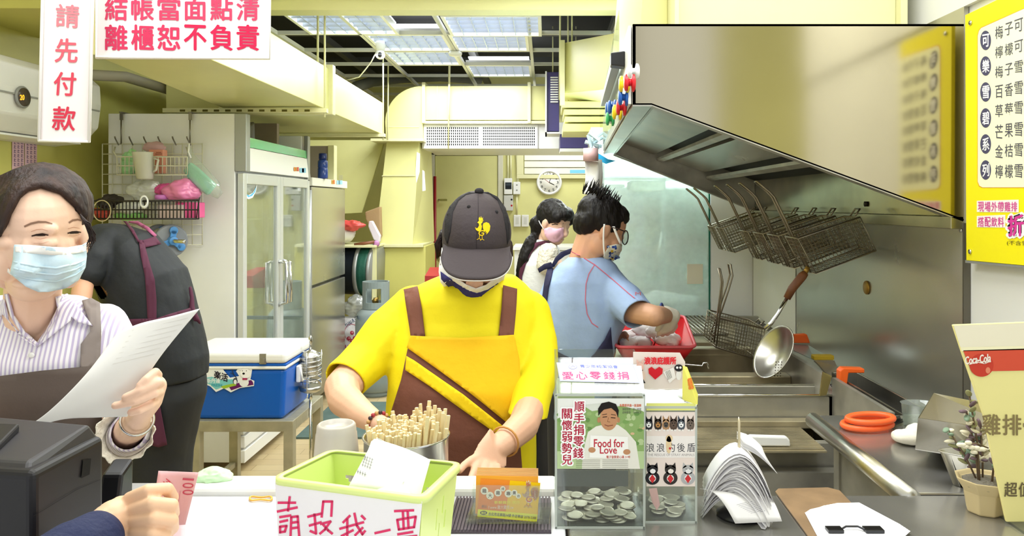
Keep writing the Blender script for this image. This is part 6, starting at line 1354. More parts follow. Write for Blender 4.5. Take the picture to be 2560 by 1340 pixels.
# ================================================================ man in the pale blue shirt
M = thing('person', 'person with glasses in a pale blue t-shirt working over the red tray', 'person', (.12, 2.78, 0))
mb_ = Blob(); D = 2.76
mh = Head(P(1502, 572, D), math.radians(104), math.radians(28), math.radians(0), .97); mh.skull(mb_)
mb_.chain([(1480, 600, D, 42), (1462, 660, D, 44)])
mb_.rows([(1400, 1530, 680, D, .07), (1360, 1550, 740, D, .09), (1355, 1540, 880, D, .09), (1390, 1520, 950, D, .08)])
mb_.chain([(1510, 720, D, 34), (1575, 775, 2.64, 32), (1636, 790, 2.56, 27)]); mb_.chain([(1636, 790, 2.56, 27), (1650, 788, 2.62, 24), (1668, 790, 2.70, 18)])
mb_.chain([(1500, 740, 2.86, 30), (1530, 820, 2.90, 22), (1545, 855, 2.86, 17)])
mb_.chain([(1545, 855, 2.86, 17), (1552, 850, 2.82, 16)])
fingers(mb_, [[(1550, 838, 2.82), (1562, 832, 2.79), (1569, 840, 2.77)], [(1552, 848, 2.82), (1566, 846, 2.79), (1570, 856, 2.77)], [(1552, 858, 2.82), (1562, 862, 2.79), (1566, 870, 2.77)], [(1550, 866, 2.82), (1556, 874, 2.79), (1560, 880, 2.78)]], .0095, .0075)
mbody = mb_.build('body', SKINT, M, .0045, 4)
BSH = mat('pale_blue_jersey', '#a3bce6', .75, var=.10, vs=7, bump=.12, bs=50)
ms = Blob()
ms.rows([(1425, 1515, 640, D, .06), (1395, 1540, 662, D, .085), (1362, 1562, 700, D, .11), (1345, 1580, 745, D, .125), (1336, 1565, 800, D, .13), (1345, 1545, 850, D, .125), (1368, 1533, 900, D, .115), (1380, 1535, 980, D, .115), (1380, 1535, 1040, D, .12)])
ms.chain([(1520, 712, D-.02, 46), (1562, 752, 2.66, 46), (1590, 782, 2.60, 43)])
ms.chain([(1500, 720, D+.08, 40), (1520, 800, 2.90, 34)])
mshirt = ms.build('shirt', BSH, M, .006, 5, .006, 9, 12.)
dr_ = (P(1590, 782, 2.60)-P(1562, 752, 2.66)).normalized(); cut_local(mshirt, P(1596, 786, 2.595), dr_, P(1618, 800, 2.56), .09)
mshirt.modifiers.new('so', 'SOLIDIFY').thickness = .004
mbv = bvh_of([mshirt, mbody]); NAV = mat('navy_cloth', '#26264a', .8, var=.1)
pr = Print(bvh=bvh_of([mshirt]), base=.0025)
def pline(pr, pts, w_, c, l=0, step=10):
    for (a, b), (c_, d_) in zip(pts, pts[1:]):
        n = max(1, int(math.hypot(c_-a, d_-b)/step)); pr.line([(a+(c_-a)*k/n, b+(d_-b)*k/n) for k in range(n+1)], w_, c, l)
pline(pr, [(1428, 629), (1460, 645), (1486, 661), (1530, 697), (1570, 732), (1610, 764)], 2, '#d96a80')
pline(pr, [(1486, 662), (1472, 685), (1465, 710), (1463, 750), (1468, 785), (1480, 808), (1495, 818)], 2, '#d96a80'); pr.text('M', (1588, 730, 1602, 738), '#e07a86'); pr.build('red_seams', M)
sbv = bvh_of([mshirt])
drape(sbv, [(1458, 621), (1430, 620), (1402, 630), (1388, 644), (1379, 662), (1385, 668), (1396, 652), (1412, 640), (1440, 628)], 'apron_strap', NAV, M, .006, 7, .003, D)
drape(sbv, [(1378, 655), (1360, 660), (1344, 672), (1348, 682), (1362, 674), (1384, 668)], 'apron_bow', NAV, M, .012, 7, .004, D)
drape(sbv, [(1370, 664), (1362, 700), (1356, 740), (1353, 765), (1358, 778), (1361, 790), (1367, 790), (1366, 760), (1371, 720), (1384, 672)], 'apron_string', NAV, M, .007, 7, .003, D)
drape(sbv, [(1527, 818), (1512, 850), (1486, 885), (1470, 900), (1470, 960), (1540, 960), (1534, 895), (1530, 860)], 'apron', NAV, M, .008, 9, .004, D)
drape(sbv, [(1392, 878), (1410, 888), (1430, 896), (1470, 900), (1470, 912), (1420, 908), (1396, 895)], 'apron_waist', NAV, M, .006, 8, .003, D)
hh = Blob(); mh.ball(hh, (0, -.022, .048), (.080, .098, .078)); mh.ball(hh, (0, -.062, .0), (.066, .05, .06)); mh.ball(hh, (0, .030, .072), (.062, .05, .044)); mh.ball(hh, (-.052, -.02, .03), (.028, .07, .05))
hh.build('hair', HAIR, M, .005, 2, .004, 60)
random.seed(21); L = []
for k in range(130):
    a = random.uniform(-1.5, 1.5); b_ = random.uniform(-.9, .5); p0 = mh.w(.06*math.sin(a), -.04+.085*b_, .115-.02*abs(a)); p1 = p0+mh.u*.028+V(random.uniform(-.012, .016), random.uniform(-.01, .01), random.uniform(.0, .02)); L.append((p0, p1))
b = MB()
for p0, p1 in L: b.tube([p0, p0.lerp(p1, .6), p1], [.0028, .0018, .0004], 5)
b.build('hair_tufts', HAIR, M)['kind'] = 'stuff'
hb2 = bvh_of([mbody])
mk = drape(hb2, [(1508, 641), (1516, 626), (1524, 614), (1540, 610), (1555, 612), (1553, 626), (1546, 642), (1534, 652), (1522, 657), (1512, 650)], 'face_mask', mat('mask_cream', '#e9e6d6', .8), M, .012, 6, .002, D-.05)
pr = Print(bvh=bvh_of([mk]), base=.002)
random.seed(2)
for k in range(26):
    x, y = random.uniform(1513, 1548), random.uniform(616, 650); 
    if abs(x-1530)/22+abs(y-634)/22 < 1.25: pr.ell(x, y, random.uniform(2.5, 4.5), random.uniform(2, 4), random.choice(['#2f4a9c', '#3c62b4', '#d9b13a', '#2a3a78', '#8aa3d4']), k % 3, 8)
pr.build('flower_print', mk)
def band(pts, hw): return lambda b: b.sheet(lambda u, v: P(*[pts[0][i]*(1-u)**2+2*pts[1][i]*u*(1-u)+pts[2][i]*u*u for i in range(3)])+V((v-.5)*hw, 0, 0), 8, 1)
fd = D-.085
one('ear_loop', MWH, band([(1511, 560, fd-.0), (1506, 600, fd-.01), (1512, 642, fd+.00)], .006), mk, solid=.001)
one('ear_loop', MWH, band([(1534, 566, fd-.0), (1540, 585, fd-.005), (1552, 610, fd+.01)], .009), mk, solid=.001)
G = one('glasses', mat('tortoise_frame', '#2c1c18', .3), lambda b: (b.tube([P(1563+7*math.cos(a)+3*math.sin(a), 594-17*math.sin(a)+4*math.cos(a), fd+.03+.02*math.cos(a)) for a in [k*math.pi/10 for k in range(20)]], .0022, 6, closed=True), b.tube([P(1560, 578, fd+.01), P(1545, 572, fd-.0), P(1528, 568, fd+.0)], .0022, 6)), M)
one('lens', glass('lens_glass', '#eef4f4', .3), lambda b: b.add([P(1563+6*math.cos(a)+3*math.sin(a), 594-15*math.sin(a)+4*math.cos(a), fd+.03+.02*math.cos(a)) for a in [k*math.pi/10 for k in range(20)]], [tuple(range(20))]), G)
# knitted glove
GLV = mat('cream_knit_glove', '#ece6d6', .9, bump=.12, bs=160)
gl = Blob(); gl.chain([(1664, 785, 2.69, 21), (1682, 790, 2.70, 19), (1672, 812, 2.72, 18), (1660, 822, 2.72, 15)])
fingers(gl, [[(1682, 800, 2.71), (1688, 815, 2.73), (1680, 828, 2.74)], [(1674, 808, 2.71), (1676, 824, 2.73), (1668, 834, 2.74)], [(1664, 812, 2.70), (1662, 828, 2.72), (1656, 836, 2.73)], [(1655, 812, 2.70), (1652, 826, 2.71), (1648, 834, 2.72)], [(1660, 800, 2.68), (1650, 812, 2.68), (1644, 824, 2.69)]], .012, .010)
gl.build('glove', GLV, M, .004, 2)
one('glove_cuff', mat('blue_cuff', '#46589c', .8), lambda b: b.tube([P(1652+4*math.cos(a)+2, 780+24*math.sin(a)+3, 2.645+.04*math.cos(a)) for a in [k*math.pi/10 for k in range(20)]], .004, 6, closed=True), M)
pt = Blob(); pt.rows([(1382, 1533, 960, D, .11), (1385, 1530, 1080, D, .11)])
for x in (.07, .19): pt.cap(V(x, D, .8), V(x, D, .06), .07, .055)
pt.build('trousers', mat('charcoal_trousers', '#26262a', .8), M, .012, 4)
for x in (.07, .19): one('shoe', DARKP, lambda b: b.ball((x, D-.04, .045), (.045, .12, .045)), M)
# ================================================================ woman with the ponytail
T = thing('person', 'person with a black ponytail, pink mask and white lace sleeves at the back', 'person', (-.03, 3.95, 0))
D = 3.92
tb_ = Blob(); thd = Head(P(1384, 556, D-.03), math.radians(52), math.radians(20), 0, .93); thd.skull(tb_)
tb_.chain([(1368, 585, D, 20), (1355, 620, D+.02, 20)])
tb_.rows([(1320, 1385, 620, D, .06), (1302, 1398, 660, D, .08), (1300, 1398, 800, D, .09), (1300, 1398, 900, D, .09)])
tb_.chain([(1385, 650, D-.05, 18), (1405, 700, D-.12, 15), (1440, 730, D-.1, 12)])
fingers(tb_, [[(1440, 730, D-.1), (1450, 735, D-.1), (1456, 742, D-.1)], [(1440, 726, D-.1), (1452, 728, D-.1), (1459, 733, D-.1)], [(1438, 734, D-.1), (1446, 742, D-.1), (1450, 748, D-.1)], [(1436, 736, D-.1), (1440, 746, D-.1)], [(1438, 722, D-.1), (1446, 720, D-.1)]], .010, .008)
tbody = tb_.build('body', SKINP, T, .0045, 4)
tsx = Blob(); tsx.rows([(1335, 1388, 598, D, .05), (1312, 1398, 622, D, .075), (1297, 1402, 660, D, .10), (1293, 1400, 720, D, .11), (1295, 1398, 860, D, .115), (1292, 1400, 980, D, .12)])
tsh = tsx.build('blouse', mat('pale_grey_knit', '#dfe1df', .8, bump=.2, bs=60), T, .006, 4, .004, 8)
lc = Blob(); lc.chain([(1372, 632, D-.10, 25), (1368, 660, D-.11, 27)])
lc.build('lace_sleeve', LACE, T, .005, 2, .006, 60)
tv = bvh_of([tsh]); PURC = mat('plum_cloth', '#54203a', .8, var=.12, vs=8)
drape(tv, [(1380, 606), (1360, 602), (1340, 606), (1322, 622), (1306, 650), (1298, 680), (1295, 720), (1303, 730), (1305, 690), (1314, 660), (1330, 630), (1348, 613), (1378, 613)], 'apron_strap', PURC, T, .007, 7, .003, D)
hr = Blob(); thd.ball(hr, (0, -.020, .042), (.083, .098, .085)); thd.ball(hr, (.0, .055, .070), (.066, .045, .042)); thd.ball(hr, (.055, .04, .035), (.03, .05, .04)); thd.ball(hr, (-.055, .03, .05), (.03, .05, .04))
hr.chain([(1346, 560, D, 22), (1338, 585, D+.0, 10), (1326, 610, D-.04, 17), (1312, 645, D-.05, 18), (1302, 680, D-.04, 12), (1296, 712, D-.04, 5)])
hr.build('hair', HAIR, T, .005, 2, .005, 45)
one('hair_tie', mat('pink_tie', '#e6a6a0', .6), lambda b: b.ball(P(1338, 586, D-.0), (.025, .025, .012)), T)
random.seed(4); strands('loose_hair', HAIR, [[(1330+random.uniform(-8, 8), 590, D-.05), (1312+random.uniform(-14, 10), 640, D-.06), (1298+random.uniform(-10, 14), 690+random.uniform(0, 30), D-.06)] for k in range(40)], T, .0016)
hv = bvh_of([tbody])
mk = drape(hv, [(1359, 572), (1375, 568), (1392, 572), (1409, 569), (1409, 590), (1398, 604), (1384, 607), (1370, 599), (1362, 588)], 'face_mask', mat('pink_mask', '#f0c0d8', .75), T, .012, 6, .002, D-.1)
one('ear_loop', MWH, lambda b: b.tube([P(1360, 574, D-.115), P(1352, 562, D-.10), P(1347, 552, D-.08)], .002, 6), mk)
pr = Print(bvh=hv, base=.001); pr.line([(1380, 562), (1388, 560), (1394, 561)], 2, '#2a1c1c').line([(1400, 560), (1408, 559)], 1.6, '#2a1c1c').line([(1378, 553), (1390, 551)], 1.4, '#4a3630'); pr.build('eyes_and_brows', T)
pt = Blob(); pt.rows([(1298, 1395, 900, D, .10), (1298, 1395, 960, D, .10)])
for x in (-.10, .02): pt.cap(V(x, D, .8), V(x, D, .06), .07, .055)
pt.build('trousers', mat('charcoal_trousers', '#26262a', .8), T, .012, 4)
for x in (-.10, .02): one('shoe', DARKP, lambda b: b.ball((x, D-.04, .045), (.045, .12, .045)), T)
# ================================================================ man in black bending over
N = thing('person', 'person in a black t-shirt and plum apron bending forward beside the white fridge', 'person', (P(420, 0, 2.8).x, 2.85, 0))
D = 2.82
def lt_(pts):   # (px, py, half width px, angle of the width direction, half depth)
    return [(P(x, y, d), V(math.cos(a), 0, math.sin(a))*(h*d/F), V(0, th, 0)) for x, y, d, h, a, th in pts]
nb_ = Blob()
nb_.loft(lt_([(440, 935, D, 45, 0, .08), (418, 830, D, 62, .45, .11), (370, 720, D, 82, .65, .13), (310, 650, D, 70, .9, .12), (262, 610, D, 40, 1.0, .09)]))
nb_.chain([(262, 612, D, 30), (226, 612, D-.03, 22)])
nh = Head(P(128, 640, D-.08), math.radians(-60), math.radians(55), 0, .98); nh.skull(nb_)
nb_.chain([(250, 645, D-.08, 22), (212, 690, D-.17, 24), (200, 760, D-.22, 24)]); nb_.chain([(200, 760, D-.22, 24), (160, 840, D-.28, 18)])
nb_.chain([(160, 840, D-.28, 17), (150, 860, D-.28, 20)])
fingers(nb_, [[(150, 860, D-.28), (140+k*7, 890, D-.3), (138+k*8, 910, D-.3)] for k in range(4)]+[[(160, 855, D-.28), (172, 872, D-.3)]], .009, .007)
nbody = nb_.build('body', SKINT, N, .005, 3)
BLT = mat('black_jersey', '#191d22', .7, var=.15, vs=6, bump=.15, bs=40)
nq = Blob(); nh.ball(nq, (0, -.024, .045), (.081, .098, .082)); nq.build('hair', HAIR, N, .006, 2)
ns = Blob()
ns.loft(lt_([(444, 945, D, 64, .05, .125), (438, 900, D, 71, .15, .135), (415, 830, D, 80, .42, .145), (372, 725, D, 98, .62, .155), (316, 650, D, 88, .88, .14), (268, 606, D, 56, 1.0, .11), (240, 592, D, 40, 1.1, .09)]), ex=2.5)
ns.chain([(268, 618, D-.06, 52), (236, 650, D-.13, 46), (222, 682, D-.16, 40)])
nsh = ns.build('shirt', BLT, N, .006, 5, .006, 9, 4.)
cut_local(nsh, P(214, 700, D-.18), V(-.8, 0, -.9), P(203, 722, D-.19), .072)
PT = mat('black_trousers', '#1d1f22', .75, var=.2, vs=5, bump=.1, bs=30)
np_ = Blob(); np_.loft(lt_([(443, 940, D, 60, 0, .12), (436, 985, D, 70, 0, .135), (414, 1060, D, 76, .05, .13), (398, 1140, D, 76, .05, .12), (392, 1230, D, 78, 0, .115)]))
for x in (340, 430): np_.chain([(x, 1200, D, 42), (x, 1450, D, 28)])
np_.build('trousers', PT, N, .008, 5, .006, 7)
for x in (340, 430): one('shoe', DARKP, lambda b: b.ball(V(P(x, 0, D).x, D-.03, .045), (.05, .12, .045)), N)
nv = bvh_of([nsh]); nt_ = Blob(); nt_.loft(lt_([(444, 945, D, 64, .05, .125), (438, 900, D, 71, .15, .135), (415, 830, D, 80, .42, .145), (372, 725, D, 98, .62, .155), (316, 650, D, 88, .88, .14), (268, 606, D, 56, 1.0, .11)]), ex=2.5)
drape(nv, [(347, 600), (358, 600), (372, 650), (387, 700), (391, 750), (391, 800), (369, 800), (366, 740), (362, 690), (352, 640)], 'apron_strap', PURC, N, .006, 8, .003, D)
drape(nv, [(346, 604), (388, 591), (403, 610), (362, 619)], 'apron_strap', PURC, N, .008, 8, .003, D)
drape(nv, [(308, 552), (316, 553), (335, 575), (350, 604), (345, 606), (326, 575)], 'apron_strap', PURC, N, .006, 7, .003, D)
drape(nv, [(322, 553), (345, 553), (372, 568), (392, 588), (388, 594), (366, 575), (340, 560), (322, 557)], 'apron_strap', mat('rose_piping', '#a8587c', .8), N, .006, 7, .003, D)
drape(nv, [(319, 798), (391, 796), (430, 783), (474, 770), (480, 780), (450, 792), (405, 806), (333, 824)], 'apron_waist', PURC, N, .008, 8, .004, D)
kn = Blob(); kn.chain([(476, 720, D, 4), (480, 745, D-.01, 5), (480, 772, D-.02, 7), (486, 782, D-.02, 7)]); kn.chain([(484, 780, D-.02, 6), (494, 798, D-.02, 5), (500, 808, D-.01, 3)]); kn.chain([(484, 780, D-.02, 6), (488, 800, D-.02, 4)])
kn.build('apron_knot', PURC, N, .003, 1)
drape(bvh_of([o for o in N.children if o.name.startswith('trousers')]), [(384, 1010), (398, 1006), (408, 1060), (418, 1112), (396, 1118), (352, 1105), (330, 1060)], 'apron_skirt', PURC, N, .012, 10, .004, D)
# ================================================================ customer's hand with a banknote
Cc = thing('person', 'customer in a navy sleeve, only hand and forearm in view, passing a pink banknote', 'person', P(250, 1400, 1.0))
cb = Blob(); d = 1.00
cb.chain([(120, 1440, .90, 70), (240, 1345, .97, 60), (285, 1300, .99, 50)])
cb.loft([(P(275, 1310, .99), P(275+35, 1310+40, .99)-P(275, 1310, .99), V(.004, .020, .004)), (P(310, 1292, 1.0), P(310+22, 1292+46, 1.0)-P(310, 1292, 1.0), V(0, .014, .006)), (P(340, 1286, 1.0), P(340+12, 1286+46, 1.0)-P(340, 1286, 1.0), V(0, .008, .004))])
fingers(cb, [[(325, 1246, 1.00), (372, 1226, .985), (418, 1222, .995), (432, 1244, 1.02), (424, 1262, 1.035)], [(335, 1272, .99), (382, 1258, .972), (430, 1262, .985), (434, 1284, 1.012), (424, 1298, 1.03)], [(338, 1300, .985), (385, 1294, .968), (430, 1300, .982), (432, 1320, 1.005), (420, 1332, 1.02)], [(335, 1328, .985), (380, 1330, .968), (412, 1336, .982), (416, 1352, 1.005)]], .0090, .0074)
fingers(cb, [[(318, 1300, 1.0), (350, 1318, 1.02), (385, 1312, 1.045), (405, 1300, 1.05)]], .0115, .0090)
cb.build('hand_and_forearm', mat('skin_customer', '#ecc09a', .5, var=.05, vs=12, bump=.05, bs=90), Cc, .0021, 2)
sl_ = Blob(); sl_.chain([(60, 1480, .86, 100), (180, 1390, .92, 84), (236, 1350, .955, 70)]); 
so_ = sl_.build('sleeve', mat('navy_sweater', '#1a2348', .85, bump=.4, bs=120), Cc, .004, 4, .002, 20)
one('cuff_hem', mat('navy_sweater', '#1a2348', .85), lambda b: b.tube([P(243, 1343, .96)+(u_*math.cos(a)+w__*math.sin(a))*.035 for a in [k*math.pi/12 for k in range(24)]], .0035, 6, closed=True), Cc) if False else None
t = thing('banknote', 'pink one hundred banknote held out by the customer', 'banknote', P(430, 1340, 1.06))
BN = mat('pink_banknote', '#f3c3c6', .6, var=.05, vs=20)
def bn(u, v):
    x = (396*(1-u)+497*u)*(1-v)+(374*(1-u)+462*u)*v; y = (1177*(1-u)+1181*u)*(1-v)+(1318*(1-u)+1318*u)*v
    return P(x, y, 1.055+.012*math.sin(u*3)+.004*v)
no = one('note', BN, lambda b: b.sheet(bn, 12, 12), t, solid=.0004)
pr = Print(bvh=bvh_of([no]), base=.0014)
for ch, y in zip('100', (1193, 1208, 1225)):
    if ch == '1': pr.poly([(485, 1197), (484, 1202), (456, 1200), (457, 1195)], '#d25a70'); continue 
    vs_, fs_ = glyphs(ch, .03)
    q = [(485, y), (483, y+13), (455, y+12), (457, y-1)]; pr.text(ch, q, '#d25a70', 0, .02)
for k in range(24):
    a = random.random()*6.28; x, y = 420+16*math.cos(a)*random.random(), 1222+26*math.sin(a)*random.random(); pr.line([(x-5, y-3), (x+4, y+4)], 2, '#dd4a5c')
pr.line([(450, 1228), (446, 1258), (448, 1290)], 1, '#e08a92'); pr.build('print', t)
one('folded_half', mat('pink_banknote_pale', '#efcbd2', .6), lambda b: b.sheet(lambda u, v: P(385+u*78, 1318+v*40-u*6, 1.05-.02*v), 6, 4), t, solid=.0004)
# ================================================================ service counter
LAM = mat('pale_grey_laminate', '#d9d9de', .3, var=.06, vs=5)
t = thing('service_counter', 'pale laminate service counter with a raised white rim at the front left', 'counter', (-.6, 1.0, 0))
one('counter_top', LAM, lambda b: b.box((-1.30, .60, .97), (.030, 1.302, 1.0)), t, bevel=.003)
one('rim', PLAS, lambda b: b.box((-.655, 1.304, .965), (.018, 1.37, 1.012)), t, bevel=.006)
one('rear_ledge', mat('grey_laminate', '#b4b5b8', .35), lambda b: b.box((-1.30, 1.304, .97), (-.657, 1.37, .998)), t, bevel=.003)
one('counter_body', ENAM, lambda b: b.box((-1.28, .66, 0), (.02, 1.36, .965)), t)
tag(one('rubber_band', mat('orange_rubber', '#efb64c', .5), lambda b: b.tube([PZ(652+28*math.cos(a), 1246+5*math.sin(a)+2*math.sin(3*a), 1.003) for a in [k*math.pi/12 for k in range(24)]], .0018, 5, closed=True)), 'loose orange rubber band on the counter by the lime basket', 'rubber band')
lumpy('green_plastic_bag', P(532, 1194, 1.345)+V(0, 0, .0), (.034, .02, .016), mat('pale_green_film', '#c9ecc0', .3), 'crumpled pale green plastic bag lying on the counter rim', 'bag', 61, .25, 30)
# receipt printer
t = thing('receipt_printer', 'big black receipt printer at the left end of the counter', 'printer', (-.65, .98, 1.0))
PK = mat('charcoal_plastic', '#151316', .45, spec=.35); PK2 = mat('dark_grey_plastic', '#29272b', .45)
def prn(b):
    A, Bq = PZ(83, 1400, 1.0), PZ(262, 1268, 1.0); A = V(P(83, 0, .93).x, .93, 1.0); Bq = V(P(262, 0, 1.08).x, 1.08, 1.0)
    Cq = A+V(-.40, .06, 0); Dq = Bq+V(-.40, .10, 0); zt1, zt2 = 1.172, 1.172
    b.hexa([A, Bq, Dq, Cq, A+V(0, 0, zt1-1), Bq+V(0, 0, zt2-1.0), Dq+V(0, 0, .172), Cq+V(0, 0, .172)])
one('case', PK, prn, t, bevel=.010, seg=4)
A = V(P(83, 0, .93).x, .93, 1.0); Bq = V(P(262, 0, 1.08).x, 1.08, 1.0)
def toplid(b):
    lo = .164; hi = .172
    p = [A+V(-.38, .07, lo), A+V(-.01, .004, lo), Bq+V(-.006, .0, lo), Bq+V(-.40, .1, lo)]
    q = [A+V(-.36, .085, .178), A+V(-.02, .022, .178), Bq+V(-.015, -.012, .190), Bq+V(-.38, .08, .190)]
    b.hexa(p+q)
one('lid', PK2, toplid, t, bevel=.004)
one('paper_hatch', PK, lambda b: b.hexa([A+V(-.34, .09, .178), A+V(-.08, .05, .178), Bq+V(-.10, -.03, .185), Bq+V(-.36, .0, .185), A+V(-.34, .09, .188), A+V(-.08, .05, .188), Bq+V(-.10, -.03, .197), Bq+V(-.36, .0, .197)]), t, bevel=.003)
sn = (Bq-A).cross(V(0, 0, 1)).normalized(); pr = Print(A+sn*.001, sn, base=.0006)
pr.poly([(208, 1150), (228, 1146), (224, 1186), (203, 1196)], '#050505'); pr.line([(84, 1290), (130, 1262), (190, 1225), (250, 1199)], 1, '#08080a'); pr.build('side_slot', t)
t = thing('card_reader', 'small black keypad device beside the receipt printer', 'card reader', PZ(283, 1265, 1.0))
def cr(b): q = V(P(283, 0, 1.17).x, 1.17, 1.0); b.hexa([q+V(-.02, -.02, 0), q+V(.014, -.02, 0), q+V(.014, .03, 0), q+V(-.02, .03, 0), q+V(-.016, -.004, .085), q+V(.016, -.004, .085), q+V(.016, .03, .10), q+V(-.016, .03, .10)])
one('case', DARKP, cr, t, bevel=.005)
# cup turned upside down
t = thing('plastic_cup', 'frosted plastic cup turned upside down behind the lime basket', 'cup', V(P(840, 0, 1.30).x, 1.30, 1.0))
cq = V(P(841, 0, 1.30).x, 1.30, 1.0)
CUP = mat('frosted_cup', '#cdc6ba', .3, alpha=.78)
one('wall', CUP, lambda b: b.lathe(cq, [(.0435, 0), (.0445, .003), (.043, .006), (.0345, .108), (.0335, .110), (.0325, .122), (.030, .125), (.0265, .125), (.0255, .119), (.001, .119)], 36), t)
# chopstick pot
pc = V(P(1016, 0, 1.285).x, 1.285, 1.0); PR = .0705; PHt = .108
t = thing('chopstick_pot', 'round polished steel pot packed with wooden chopsticks', 'pot', pc)
one('pot', STEELM, lambda b: b.lathe(pc, [(PR-.002, 0), (PR, .002), (PR, PHt), (PR+.003, PHt+.002), (PR-.001, PHt+.002), (PR-.002, .004)], 48, capb=False), t)
one('rolled_rim', CHROME, lambda b: b.tube([pc+V(PR*math.cos(k*math.pi/24), PR*math.sin(k*math.pi/24), PHt) for k in range(48)], .002, 6, closed=True), t)
WD = mat('pale_bamboo', '#ecd9a8', .7, var=.14, vs=30)
src = one('chopstick', WD, lambda b: b.box((-.0030, -.0022, 0), (.0030, .0022, .160)), bevel=.0006, seg=1)
random.seed(9); pts = []
while len(pts) < 250:
    a = random.random()*6.283; r = math.sqrt(random.random())*(PR-.005); q = (r*math.cos(a), r*math.sin(a))
    if all((q[0]-p[0])**2+(q[1]-p[1])**2 > .0066**2 for p in pts) or random.random() < .02: pts.append(q)
for i, (x, y) in enumerate(pts):
    o = src if i == 0 else src.copy()
    if i: C.objects.link(o); 
    side_ = x/PR; L_ = .112+.012*random.random()+(.022*max(0, side_)+.010*max(0, y/PR) if random.random() < .6 else 0)+(.02 if random.random() < .03 else 0)
    o.location = pc+V(x*.90, y*.90, .004+(L_-.160)*1.0+.012); bx_, by_ = x*.90, y*.90
    o.rotation_euler = (-.35*y/PR*.35+random.uniform(-.03, .03), .45*x/PR*.35+random.uniform(-.03, .03), random.random()*3.1)
    sc_ = L_/.160; o.location = pc+V(bx_*.93, by_*.93, .006); o.scale = (1, 1, sc_)
    tag(o, 'plain wooden chopstick standing in the steel pot', 'chopstick', 'chopsticks in the steel pot')
# lime basket
t = thing('voting_basket', 'lime green plastic basket with a handwritten paper sign on its front', 'basket', (-.25, 1.08, 1.0))
RZ = 1.125
c1, c2, c3, c4 = PZ(681, 1197, RZ), PZ(827, 1126, RZ), PZ(1154, 1159, RZ), PZ(1063, 1247, RZ)   # left, back left, back right, near right
cen = (c1+c2+c3+c4)/4
def inn(p, k, z): q = cen+(p-cen)*k; q.z = z; return q
LIME = mat('lime_plastic', '#dfee92', .35, var=.03, sss=0)
def wallp(p, q):
    def f(b):
        o0, o1 = inn(p, .955, RZ-.003), inn(q, .955, RZ-.003); i0, i1 = inn(p, .86, 1.004), inn(q, .86, 1.004)
        j0, j1 = inn(p, .935, RZ-.003), inn(q, .935, RZ-.003); k0, k1 = inn(p, .84, 1.004), inn(q, .84, 1.004)
        b.hexa([i0, i1, k1, k0, o0, o1, j1, j0])
    return f
one('front_wall', LIME, wallp(c1, c4), t); one('left_wall', LIME, wallp(c1, c2), t)
def holed(p, q, holes, n=40, m=24):
    def f(b):
        def W_(u, v, k):
            a = inn(p, .955-.02*k, RZ-.003); b_ = inn(q, .955-.02*k, RZ-.003); c_ = inn(p, .86-.02*k, 1.004); d_ = inn(q, .86-.02*k, 1.004)
            return (a*(1-u)+b_*u)*(1-v)+(c_*(1-u)+d_*u)*v
        vs = []; idx = {}
        for j in range(m+1):
            for i in range(n+1): vs.append(W_(i/n, j/m, 0))
        for j in range(m+1):
            for i in range(n+1): vs.append(W_(i/n, j/m, 1))
        K_ = (n+1)*(m+1); solid = {}
        for j in range(m):
            for i in range(n):
                u, v = (i+.5)/n, (j+.5)/m; solid[i, j] = not any(((u-hx)/rx)**2+((v-hy)/ry)**2 < 1 for hx, hy, rx, ry in holes)
        fs = []; g = lambda i, j: j*(n+1)+i
        for (i, j), s_ in solid.items():
            if not s_: continue
            fs += [(g(i, j), g(i+1, j), g(i+1, j+1), g(i, j+1)), (g(i, j)+K_, g(i, j+1)+K_, g(i+1, j+1)+K_, g(i+1, j)+K_)]
            for di, dj, e0, e1 in ((-1, 0, (0, 0), (0, 1)), (1, 0, (1, 1), (1, 0)), (0, -1, (1, 0), (0, 0)), (0, 1, (0, 1), (1, 1))):
                if not solid.get((i+di, j+dj), True): a_, b_ = g(i+e0[0], j+e0[1]), g(i+e1[0], j+e1[1]); fs.append((a_, b_, b_+K_, a_+K_))
        b.add(vs, fs)
    return f
hs_ = [(.14, .28, .035, .05), (.22, .32, .03, .05), (.14, .46, .03, .09), (.22, .52, .035, .07), (.15, .68, .035, .06), (.23, .72, .03, .07)]
hs2 = [(.80, .40, .05, .10), (.88, .36, .03, .06), (.92, .52, .05, .10), (.80, .62, .04, .07), (.70, .46, .03, .06), (.74, .72, .05, .06), (.88, .76, .04, .06)]
one('back_wall', LIME, holed(c2, c3, hs_+hs2), t)
one('right_wall', LIME, holed(c4, c3, [(.45, .42, .02, .12), (.62, .3, .02, .12), (.55, .62, .02, .12), (.35, .7, .02, .12), (.72, .52, .02, .1)], 50, 24), t)
one('floor_plate', LIME, lambda b: b.slab([inn(p, .86, 1.001) for p in (c1, c2, c3, c4)], (0, 0, .003)), t)
def rnd(ps, r):
    out = []
    for i, p in enumerate(ps):
        a, c_ = ps[i-1], ps[(i+1) % len(ps)]; d0 = (a-p).normalized()*r; d1 = (c_-p).normalized()*r
        for k in range(6): u = k/5; out.append((p+d0)*(1-u)**2+p*2*u*(1-u)+(p+d1)*u*u)
    return out
def rimf(b):
    O = rnd([inn(p, 1.0, RZ) for p in (c1, c2, c3, c4)], .016); I = rnd([inn(p, .93, RZ) for p in (c1, c2, c3, c4)], .012); n = len(O)
    vs = O+I+[p-V(0, 0, .007) for p in O]; b.add(vs, [(i, (i+1) % n, (i+1) % n+n, i+n) for i in range(n)]+[(i, i+2*n, (i+1) % n+2*n, (i+1) % n) for i in range(n)], True)
one('rim', LIME, rimf, t, solid=.0022)
nf = (c4-c1).cross(V(0, 0, 1)).normalized()
